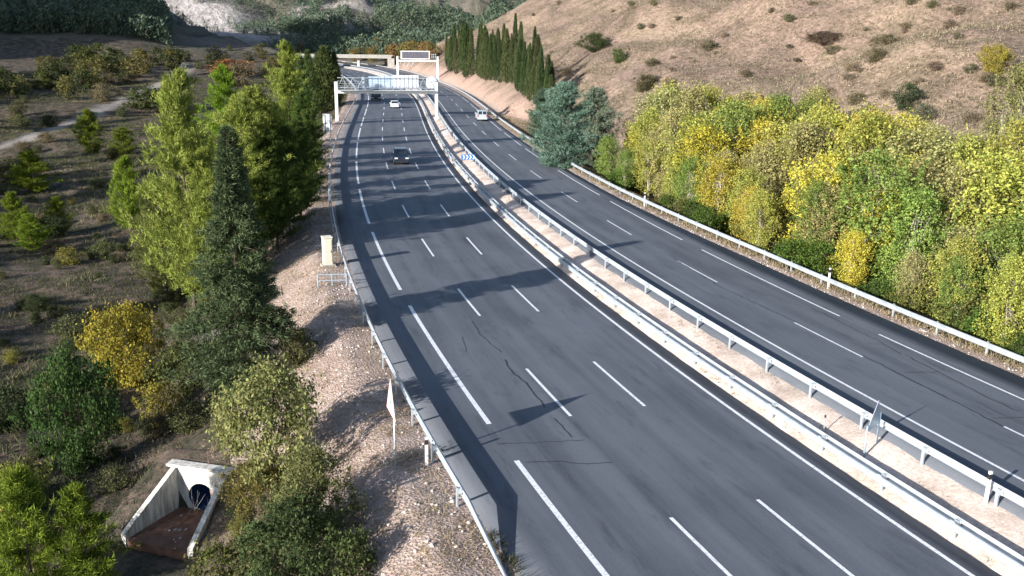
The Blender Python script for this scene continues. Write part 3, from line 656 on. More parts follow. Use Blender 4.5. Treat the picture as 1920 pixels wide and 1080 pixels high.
wing((W_, -0.02, 0), CUL['wr'], HT, 0.28, 0.24).build('wing_wall', M['culvert'], r)
a_, c_ = CUL['wl'], CUL['wr']
b = MB(); b.prism([(-W_ + 0.02, -0.03, -0.35), (W_ - 0.02, -0.03, -0.35), (c_[0] - 0.05, c_[1], -0.35), (a_[0] + 0.05, a_[1], -0.35)], (0, 0, 0), (0, 0, 0.40)); b.build('silted_floor', M['silt'], r)
rr = random.Random(3); b = MB()
for k in range(12):
    x, y = rr.uniform(-0.5, 0.7), rr.uniform(-0.55, -0.05); b.tube([(x, y, 0.08), (x + rr.uniform(-.5, .5), y + rr.uniform(-.2, .2), rr.uniform(0.2, 1.3))], [0.012, 0.005], 3)
b.build('dry_twigs', M['bark_pale'], r)
for k in range(9):
    x, y, q = rr.uniform(-1.0, 1.0), rr.uniform(-3.0, -0.2), rr.uniform(.03, .09); bm = bmesh.new(); bmesh.ops.create_icosphere(bm, subdivisions=1, radius=q)
    for v in bm.verts: v.co *= rr.uniform(.7, 1.2); v.co.z *= .7
    me = bpy.data.meshes.new('debris_stone'); bm.to_mesh(me); bm.free(); o = obj('debris_stone', me, M['concrete_old'], r); o.location = (x, y, .06)

# ------------------------------------------------------------------ vehicles (local frame: nose towards -Y)
def vehicle(name, label, s, t, flip, L, W, H, style, paint):
    P = road_pos(s, t); a = float(np.interp(s, RS, PSI)); r = thing(name, label, {'car': 'car', 'van': 'van', 'pickup': 'pickup truck', 'lorry': 'lorry'}[style], (P[0], P[1], P[2] + 0.012), -a + (math.pi if flip else 0))
    hw = W / 2; l = L / 2
    if style == 'car':
        low = [(-l, .35), (-l + .02, .62), (-l + .15, .78), (-l + 1.15, .95), (l - .05, .98), (l, .6), (l - .05, .32)]
        cab = [(-l + 1.0, .93), (-l + 1.75, H - .04), (-l + 2.1, H), (l - .75, H - .02), (l - .12, .97)]
    elif style == 'van':
        low = [(-l, .35), (-l, .75), (-l + .25, 1.0), (-l + 1.0, 1.12), (l, 1.12), (l, .35)]
        cab = [(-l + .95, 1.1), (-l + 1.6, H - .06), (-l + 1.9, H), (l - .2, H), (l - .02, 1.1)]
    elif style == 'pickup':
        low = [(-l, .45), (-l, .95), (-l + .1, 1.05), (-l + 1.35, 1.12), (l - .03, 1.1), (l, .5)]
        cab = [(-l + 1.25, 1.1), (-l + 1.75, H - .04), (-l + 2.0, H), (l - 1.2, H), (l - .95, 1.1)]
    else:
        low = [(-l, .45), (-l, 1.3), (-l + .05, 1.4), (-l + 2.1, 1.4), (-l + 2.1, .45)]
        cab = [(-l + .02, 1.38), (-l + .2, H - .25), (-l + .45, H - .1), (-l + 2.1, H - .1), (-l + 2.1, 1.38)]
    b = MB(); b.prism([(-hw, y, z) for y, z in low], (0, 0, 0), (W, 0, 0)); body = b.build('body', paint, r, bevel=0.05)
    tw = 0.86
    n = len(cab); zc = 1.0; V = []
    for sx in (-1, 1):
        for y, z in cab: V.append((sx * hw * (0.985 if z < 1.45 and z < H - .3 else tw), y, z))
    F = [tuple(range(n))[::-1], tuple(range(n, 2 * n))] + [(i, (i + 1) % n, n + (i + 1) % n, n + i) for i in range(n)]
    b = MB(); b.add(V, F); b.build('cabin', paint, r, bevel=0.04)
    def pane(nm, q, mat):
        q = [Vector(p) for p in q]; nn = (q[1] - q[0]).cross(q[2] - q[0]).normalized(); c = sum(q, Vector()) / len(q)
        if nn.dot(c - Vector((0, c.y * 0.3 if nm in ('side_window',) else 0, 1.0))) < 0: nn = -nn
        b = MB(); b.prism(q, (0, 0, 0), nn * 0.018); b.build(nm, mat, r)
    (y0, z0), (y1, z1) = cab[0], cab[1]; f = lambda u: (y0 + (y1 - y0) * u, z0 + (z1 - z0) * u)
    (ya, za), (yb, zb) = f(0.12), f(0.93)
    pane('windscreen', [(-hw * .86, ya, za), (hw * .86, ya, za), (hw * .76, yb, zb), (-hw * .76, yb, zb)], M['glass'])
    (y0, z0), (y1, z1) = cab[-1], cab[-2]; (ya, za), (yb, zb) = f(0.15), f(0.88)
    if style == 'van':
        for sx in (-1, 1): pane('rear_window', [(sx * hw * .08, ya, za), (sx * hw * .84, ya, za), (sx * hw * .74, yb, zb), (sx * hw * .08, yb, zb)], M['glass'])
    elif style != 'lorry': pane('rear_window', [(-hw * .82, ya, za), (hw * .82, ya, za), (hw * .72, yb, zb), (-hw * .72, yb, zb)], M['glass'])
    zt, zb_ = H - .16, cab[0][1] + .08
    for sx in (-1, 1):
        ys = [(cab[1][0] + .05, cab[1][0] + .95), (cab[1][0] + 1.05, cab[-2][0] - .1)] if style != 'lorry' else [(-l + .4, -l + 1.5)]
        for ya, yb in ys:
            if yb - ya > .3: pane('side_window', [(sx * hw * .965, ya - .1, zb_), (sx * hw * .965, yb, zb_), (sx * hw * .885, yb, zt), (sx * hw * .885, ya, zt)], M['glass'])
    hz = {'car': .68, 'van': .82, 'pickup': .85, 'lorry': .75}[style]
    for sx in (-1, 1):
        b = MB(); b.box((sx * hw * .72, -l + .03, hz), (hw * .42, .14, .16)); b.build('headlight', M['lamp_white'], r)
        if style != 'lorry': b = MB(); b.box((sx * hw * .86, l - .03, hz + .15), (hw * .2, .1, .3)); b.build('tail_light', M['lamp_red'], r)
        b = MB(); b.box((sx * (hw + .1), cab[0][0] + .45, cab[0][1] + .12), (.2, .1, .16)); b.build('wing_mirror', paint if style != 'lorry' else M['black'], r)
    b = MB(); b.box((0, -l - .012, hz - .12), (hw * .95, .04, .16)); b.build('grille', M['black'], r)
    b = MB(); b.box((0, -l - .02, .45), (.5, .03, .11)); b.build('number_plate', M['sign_white'], r)
    b = MB(); b.box((0, l + .012, .6), (.5, .03, .11)); b.build('number_plate', M['sign_white'], r)
    for y, sgn in ((-l, 1), (l, -1)): b = MB(); b.box((0, y + sgn * .02, .42), (W - .06, .16, .2)); b.build('bumper', M['black'] if style in ('pickup', 'lorry') else paint, r, bevel=0.02)
    wy = (-l + .85, l - .85) if style != 'lorry' else (-l + 1.2, l - 2.2, l - .95)
    rw = .33 if style in ('car', 'van') else (.4 if style == 'pickup' else .5)
    for y in wy:
        for sx in (-1, 1):
            b = MB(); b.tube([(sx * (hw - .22), y, rw), (sx * (hw + .01), y, rw)], rw, 18); w_ = b.build('wheel', M['rubber'], r)
            b = MB(); b.tube([(sx * (hw + .005), y, rw), (sx * (hw + .025), y, rw)], rw * .6, 12); b.build('rim', M['steel'], w_)
    if style == 'lorry':
        b = MB(); b.box((0, 1.15, H / 2 + .65), (W + .08, L - 2.5, H - 1.0)); b.build('cargo_box', M['car_white'], r, bevel=.03)
        b = MB(); b.box((0, 1.0, .85), (1.0, L - 2.4, .3)); b.build('chassis', M['black'], r)
    if style == 'pickup':
        b = MB(); b.box((0, l - .85, 1.12), (W - .3, 1.5, .06)); b.build('bed_cover', M['black'], r)
    return r
vehicle('pickup_truck', 'dark blue pickup coming towards us in the middle lane of the left carriageway', 121.2, 5.55, False, 4.9, 1.86, 1.78, 'pickup', M['car_dark'])
vehicle('car', 'white hatchback coming towards us below the sign gantry', 212.5, 6.0, False, 4.1, 1.75, 1.48, 'car', M['car_white'])
vehicle('lorry', 'lorry with a dark cab and white box body half hidden under the gantry beam', 236, 1.8, False, 7.5, 2.3, 3.1, 'lorry', M['car_dark'])
vehicle('van', 'pale silver van driving away on the right carriageway, two rear windows showing', 173.0, 21.5, True, 4.3, 1.8, 1.85, 'van', M['car_silver'])

# ------------------------------------------------------------------ bitumen crack seals on the asphalt
def seal(pts, w, parent):
    P = np.array(pts, float); out = []; rr = np.random.RandomState(len(pts) + int(P[0, 0]))
    for a, b_ in zip(P[:-1], P[1:]):
        n = max(2, int(np.hypot(*(b_ - a)) / 0.35)); u = np.linspace(0, 1, n, endpoint=False)[:, None]; out.append(a + (b_ - a) * u)
    P = np.concatenate(out + [P[-1:]]); P[1:-1] += rr.randn(len(P) - 2, 2) * 0.035
    d = np.gradient(P, axis=0); nn = np.stack([-d[:, 1], d[:, 0]], 1) / np.maximum(np.hypot(d[:, 0], d[:, 1])[:, None], 1e-6)
    ww = w * (0.6 + 0.7 * rr.rand(len(P), 1)); L = P + nn * ww; R = P - nn * ww
    V = np.stack([road_pos(L[:, 0], L[:, 1], 0.009), road_pos(R[:, 0], R[:, 1], 0.009)], 1).reshape(-1, 3)
    q = np.arange(len(P) - 1) * 2
    obj('crack_seal', mesh_np('crack_seal', V, np.stack([q, q + 1, q + 3, q + 2], 1)), M['bitumen'], parent)
SEALS = [(0, [(52.89, 2.99), (49.92, 2.86), (47.25, 3.15)], 0.03), (0, [(46.17, 3.04), (44.54, 2.85), (42.8, 3.03), (39.72, 2.93)], 0.05), (0, [(41.6, 3.03), (41.49, 3.51)], 0.03), (0, [(38.44, 2.91), (36.44, 2.91)], 0.03), (0, [(36.54, -0.27), (36.33, 1.2), (36.06, 3.32)], 0.03), (0, [(34.71, 0.29), (34.42, 1.61), (33.99, 2.54), (33.87, 3.55)], 0.035), (0, [(50.12, 1.8), (47.69, 1.36)], 0.02), (1, [(48.3, 22.24), (46.0, 22.34), (44.03, 22.18), (42.23, 22.23), (39.64, 21.89)], 0.035), (1, [(39.53, 22.03), (36.85, 21.81), (35.33, 21.73), (33.28, 21.5), (31.66, 21.67)], 0.045), (1, [(63.01, 19.77), (54.24, 19.23), (49.71, 19.53), (45.65, 19.78)], 0.035), (1, [(39.95, 19.76), (36.6, 19.73), (33.36, 19.64), (30.54, 19.54)], 0.06), (1, [(37.18, 20.08), (36.91, 21.87)], 0.035), (1, [(31.42, 19.83), (31.11, 21.25)], 0.035), (1, [(41.5, 21.19), (41.32, 22.04)], 0.03), (1, [(60.59, 22.81), (57.04, 22.81), (53.75, 22.56)], 0.025), (1, [(73.73, 18.34), (71.09, 18.36)], 0.03)]
for side, pts, w in SEALS: seal(pts, w * 0.7, road_l if side == 0 else road_r)

# ------------------------------------------------------------------ vegetation meshes
def rnd_perp(rng, d):
    v = rng.randn(*d.shape); v -= (v * d).sum(-1, keepdims=True) * d; return v / np.maximum(np.linalg.norm(v, axis=-1, keepdims=True), 1e-6)
def blades(base, d, L, w, rng):
    """one pointed triangle per row"""
    p = rnd_perp(rng, d); w = np.broadcast_to(np.asarray(w), (len(base),))[:, None]; L = np.broadcast_to(np.asarray(L), (len(base),))[:, None]
    V = np.stack([base - p * w, base + p * w, base + d * L], 1).reshape(-1, 3); return V, np.arange(len(V)).reshape(-1, 3)
def leaves(c, nrm, size, rng):
    """one quad (kite) per row"""
    a = rnd_perp(rng, nrm); b = np.cross(nrm, a); s = size[:, None]
    V = np.stack([c - a * s, c - b * s * 0.55, c + a * s, c + b * s * 0.55], 1).reshape(-1, 3); return V, np.arange(len(V)).reshape(-1, 4)
def norm(v): return v / np.maximum(np.linalg.norm(v, axis=-1, keepdims=True), 1e-6)
def conifer_mesh(name, rng, H, R, base, power, nb, tufts, per, L, w, rise, upw, shoulder=0.15, irregular=0.35):
    u = np.sort(rng.rand(nb)) ** 1.05; h = H * (base + (1 - base) * u); ph = rng.rand(nb) * 2 * np.pi
    lob = 1 + 0.25 * np.sin(ph * 2 + h * 1.3) + 0.18 * np.sin(ph * 3 - h * 2.1 + 1)
    r = R * (1 - u) ** power * np.minimum(1, u / shoulder * 0.5 + 0.5) * (1 - irregular + 2 * irregular * rng.rand(nb)) * lob + 0.06
    hd = np.stack([np.cos(ph), np.sin(ph), np.zeros(nb)], 1)
    f = rng.rand(nb, tufts) ** 0.6 * 0.9 + 0.12
    bp = np.stack([0 * h, 0 * h, h], 1)[:, None] + hd[:, None] * (r[:, None] * f)[..., None]; bp[..., 2] += rise * r[:, None] * f ** 1.6
    side = np.cross(hd, [0, 0, 1.0]); bp += side[:, None] * (rng.randn(nb, tufts) * 0.16 * r[:, None] * f)[..., None]
    c = bp.reshape(-1, 3); hdt = np.repeat(hd, tufts, 0)
    td = norm(hdt * 0.8 + np.array([0, 0, upw]) + rng.randn(len(c), 3) * 0.3)
    c2 = np.repeat(c, per, 0) + rng.randn(len(c) * per, 3) * L * 0.30; d = norm(np.repeat(td, per, 0) + rng.randn(len(c) * per, 3) * 0.55)
    V, F = blades(c2, d, L * (0.6 + 0.7 * rng.rand(len(c2))), w, rng); return mesh_np(name, V, F)
def trunk_mesh(name, rng, H, r0, limbs=18, R=1.0, rise=0.3):
    b = MB(); k = 6; xs = np.cumsum(rng.randn(k) * 0.03 * H / 6)
    b.tube([(xs[i] if i else 0, -xs[i] * 0.5 if i else 0, H * i / (k - 1) * 0.97 - (0.4 if i == 0 else 0)) for i in range(k)], [r0 * (1 - 0.92 * i / (k - 1)) for i in range(k)], 7)
    for i in range(limbs):
        u = 0.12 + 0.8 * rng.rand(); a = rng.rand() * 6.28; z = H * u; l = R * (1 - u) ** 0.8 * 0.8 + 0.1
        b.tube([(0, 0, z), (l * .5 * math.cos(a), l * .5 * math.sin(a), z + rise * l * .3), (l * math.cos(a), l * math.sin(a), z + rise * l)], [r0 * .28 * (1 - u) + .012, r0 * .18 * (1 - u) + .01, .006], 4)
    o = b.build(name, M['bark']); me = o.data; bpy.data.objects.remove(o); return me
def column_mesh(name, rng, H, R, n, L, w):
    u = rng.rand(n) ** 0.85; ph = rng.rand(n) * 2 * np.pi; z = 0.03 * H + 0.97 * H * u
    prof = np.minimum(1, (u + .04) / .22) ** .7 * (1 - u) ** .62 * 1.25
    rr = R * prof * (0.55 + 0.5 * rng.rand(n)) * (1 + .18 * np.sin(3 * ph + z * 2.0) + .12 * np.sin(5 * ph - z * 3.1))
    c = np.stack([rr * np.cos(ph), rr * np.sin(ph), z], 1); d = norm(np.stack([np.cos(ph) * .45, np.sin(ph) * .45, 1 + 0 * ph], 1) + rng.randn(n, 3) * .3)
    V, F = blades(c, d, L * (.6 + .8 * rng.rand(n)), w, rng); return mesh_np(name, V, F)
def broad_mesh(name, rng, H, R, base, nclump, per, size, spread, stems=3, flat=1.0, lift=0.25, spray=0):
    """foliage clumps around limbs, and the limbs themselves"""
    ph = rng.rand(nclump) * 2 * np.pi; u = rng.rand(nclump); zz = base + (1 - base) * u
    env = np.sin(np.pi * np.clip((zz - base * .6) / (1.04 - base * .6), 0, 1)) ** .6
    lob = 1 + .34 * np.sin(2 * ph + 4 * u + rng.rand() * 6) + .26 * np.sin(3 * ph - 7 * u + rng.rand() * 6)
    rr = R * env * lob * np.sqrt(rng.rand(nclump)) ** .7
    c = np.stack([rr * np.cos(ph) * flat, rr * np.sin(ph), zz * H], 1)
    sp = spread * (0.45 + 1.1 * rng.rand(nclump)); n = nclump * per
    q = np.repeat(c, per, 0) + rng.randn(n, 3) * np.repeat(sp, per)[:, None] * np.array([1, 1, .75])
    q[:, 2] = np.maximum(q[:, 2], .03)
    if spray:                                   # thin leafy shoots that break the outline
        a_ = rng.rand(spray) * 2 * np.pi; k_ = R * (.25 + .95 * rng.rand(spray)); b0 = np.stack([k_ * np.cos(a_), k_ * np.sin(a_), H * (.45 + .42 * rng.rand(spray))], 1)
        dv = norm(np.stack([np.cos(a_) * .35, np.sin(a_) * .35, 1 + 0 * a_], 1)); m_ = 46; l_ = .10 * H * (.5 + rng.rand(spray))
        v_ = rng.rand(spray, m_); sq = b0[:, None] + dv[:, None] * (v_ * l_[:, None])[..., None] + rng.randn(spray, m_, 3) * (.16 * (1.15 - v_))[..., None]
        q = np.concatenate([q, sq.reshape(-1, 3)]); n = len(q)
    out = norm(q - np.array([0, 0, H * .45])); nr = norm(out * .5 + np.array([0, 0, lift]) + rng.randn(n, 3) * .7)
    V, F = leaves(q, nr, size * (.6 + .7 * rng.rand(n)), rng); crown = mesh_np(name, V, F)
    b = MB()
    for s in range(stems):
        a = rng.rand() * 6.28; k = rng.rand() * .12 * R; x0, y0 = k * math.cos(a), k * math.sin(a); tip = c[rng.randint(nclump)] if nclump else (0, 0, H)
        tx, ty = (rng.rand(2) - .5) * R * .9; tz = H * (.72 + .2 * rng.rand()); r0 = .018 * H * (.7 + .5 * rng.rand()) / math.sqrt(max(1, stems * .6))
        pts = [(x0, y0, -.3), (x0 + tx * .25 + rng.randn() * .04 * R, y0 + ty * .25, tz * .35), (x0 + tx * .6, y0 + ty * .6 + rng.randn() * .05 * R, tz * .7), (x0 + tx, y0 + ty, tz)]
        b.tube(pts, [r0, r0 * .75, r0 * .45, .008], 5)
        for i in range(8):
            v = rng.rand() * .65 + .25; p = Vector(pts[1]).lerp(Vector(pts[3]), v); e = Vector(c[rng.randint(nclump)]); e = p.lerp(e, .8)
            b.tube([p, p.lerp(e, .5) + Vector((0, 0, .05 * H * .3)), e], [r0 * .35, r0 * .22, .006], 4)
    o = b.build(name + '_limbs', None); tm = o.data; bpy.data.objects.remove(o); return crown, tm
def bare_mesh(name, rng, H, R, n, r0):
    b = MB()
    for i in range(n):
        a = rng.rand() * 6.28; l = R * (.2 + .8 * rng.rand()); h = H * (.55 + .45 * rng.rand()); k = rng.rand() * .1
        p = [(k * math.cos(a), k * math.sin(a), -.2), (l * .25 * math.cos(a), l * .25 * math.sin(a), h * .4), (l * .65 * math.cos(a), l * .65 * math.sin(a), h * .78), (l * math.cos(a), l * math.sin(a), h)]
        b.tube(p, [r0, r0 * .7, r0 * .4, .006], 4, caps=False)
        for q in range(4):
            v = .3 + .6 * rng.rand(); s = Vector(p[1]).lerp(Vector(p[3]), v); e = s + Vector((rng.randn() * .2 * R, rng.randn() * .2 * R, (.1 + .2 * rng.rand()) * H)); b.tube([s, e], [r0 * .35, .005], 3, caps=False)
    o = b.build(name, None); me = o.data; bpy.data.objects.remove(o); return me
RG = np.random.RandomState
LIB = {}
def conifer_kind(kind, nvar, **kw):
    LIB[kind] = []
    for v in range(nvar):
        rng = RG(hash_seed(kind) + v); cm = conifer_mesh(kind + '_crown', rng, kw['H'], kw['R'], kw['base'], kw['power'], kw['nb'], kw['tufts'], kw['per'], kw['L'], kw['w'], kw['rise'], kw['upw'], irregular=kw.get('irr', .35))
        cm.materials.append(M['needle']); tm = trunk_mesh(kind + '_trunk', rng, kw['H'], kw['r0'], 18, kw['R'], kw['rise']); LIB[kind].append((cm, tm, kw['H'], kw['R']))
def hash_seed(s): return sum((i + 1) * ord(c) for i, c in enumerate(s)) % 9973
conifer_kind('pine', 3, H=14, R=3.6, base=.10, power=.55, nb=230, tufts=13, per=13, L=.36, w=.028, rise=.35, upw=.95, r0=.2, irr=.42)
conifer_kind('young_pine', 3, H=5, R=1.35, base=.03, power=.6, nb=120, tufts=9, per=14, L=.26, w=.018, rise=.55, upw=1.1, r0=.09, irr=.4)
conifer_kind('fir', 2, H=15, R=3.4, base=.01, power=.92, nb=430, tufts=15, per=11, L=.32, w=.034, rise=-.10, upw=.15, r0=.22, irr=.22)
conifer_kind('blue_cypress', 2, H=9, R=3.2, base=.01, power=.42, nb=280, tufts=14, per=10, L=.34, w=.035, rise=.3, upw=.6, r0=.18, irr=.25)
LIB['column'] = []
for v in range(4):
    rng = RG(700 + v); cm = column_mesh('column_crown', rng, 10, 1.05, 4200, .42, .04); cm.materials.append(M['needle']); LIB['column'].append((cm, trunk_mesh('column_trunk', rng, 9, .12, 0), 10, 1.05))
def broad_kind(kind, nvar, H, R, base, nc, per, size, spread, stems, bark, spray=0):
    LIB[kind] = []
    for v in range(nvar):
        cm, tm = broad_mesh(kind + '_crown', RG(hash_seed(kind) + 31 * v), H, R, base, nc, per, size, spread, stems, spray=spray); cm.materials.append(M['leaf']); tm.materials.append(M[bark]); LIB[kind].append((cm, tm, H, R))
broad_kind('poplar', 5, 10, 2.5, .10, 140, 80, .11, .46, 6, 'bark_pale', 70)
broad_kind('thin_poplar', 4, 10, 2.2, .10, 95, 66, .105, .40, 9, 'bark_pale', 110)
broad_kind('bush', 4, 2.0, 1.35, .02, 60, 62, .075, .22, 5, 'bark')
broad_kind('big_bush', 3, 5.0, 3.0, .02, 150, 80, .10, .34, 7, 'bark', 40)
broad_kind('far_tree', 3, 6, 2.5, .05, 46, 26, .26, .45, 2, 'bark')
LIB['bare'] = []
for v in range(2):
    me = bare_mesh('bare_stems', RG(900 + v), 9, 2.6, 26, .05); me.materials.append(M['bark_pale']); LIB['bare'].append((None, me, 9, 2.6))
LIB['dry_bush'] = []
for v in range(2):
    me = bare_mesh('dry_stems', RG(950 + v), 2.0, 1.5, 60, .02); me.materials.append(M['bark_pale']); LIB['dry_bush'].append((None, me, 2.0, 1.5))
PART_NAMES = {'bush': ('foliage', 'stems'), 'big_bush': ('foliage', 'stems'), 'bare': ('crown', 'stems'), 'dry_bush': ('crown', 'stems')}
def plant(name, kind, cat, x, y, H, R, color, label, group, rng, z=None, sink=0.1):
    cm, tm, H0, R0 = LIB[kind][rng.randint(len(LIB[kind]))]
    z = float(terrain(x, y)[0]) if z is None else z
    r = thing(name, label, cat, (x, y, z - sink), rng.rand() * 6.28, group)
    sc = (R / R0, R / R0, H / H0); cn, tn = PART_NAMES.get(kind, ('crown', 'trunk'))
    for nm, me in ((tn, tm), (cn, cm)):
        if me is None: continue
        o = obj(nm, me, None, r); o.scale = sc; o.color = (*color, 1)
    return r
rngp = RG(77)
def jit(c, a=.12): k = 1 + rngp.randn() * a; return tuple(max(.003, v * k * (1 + rngp.randn() * a * .35)) for v in c)
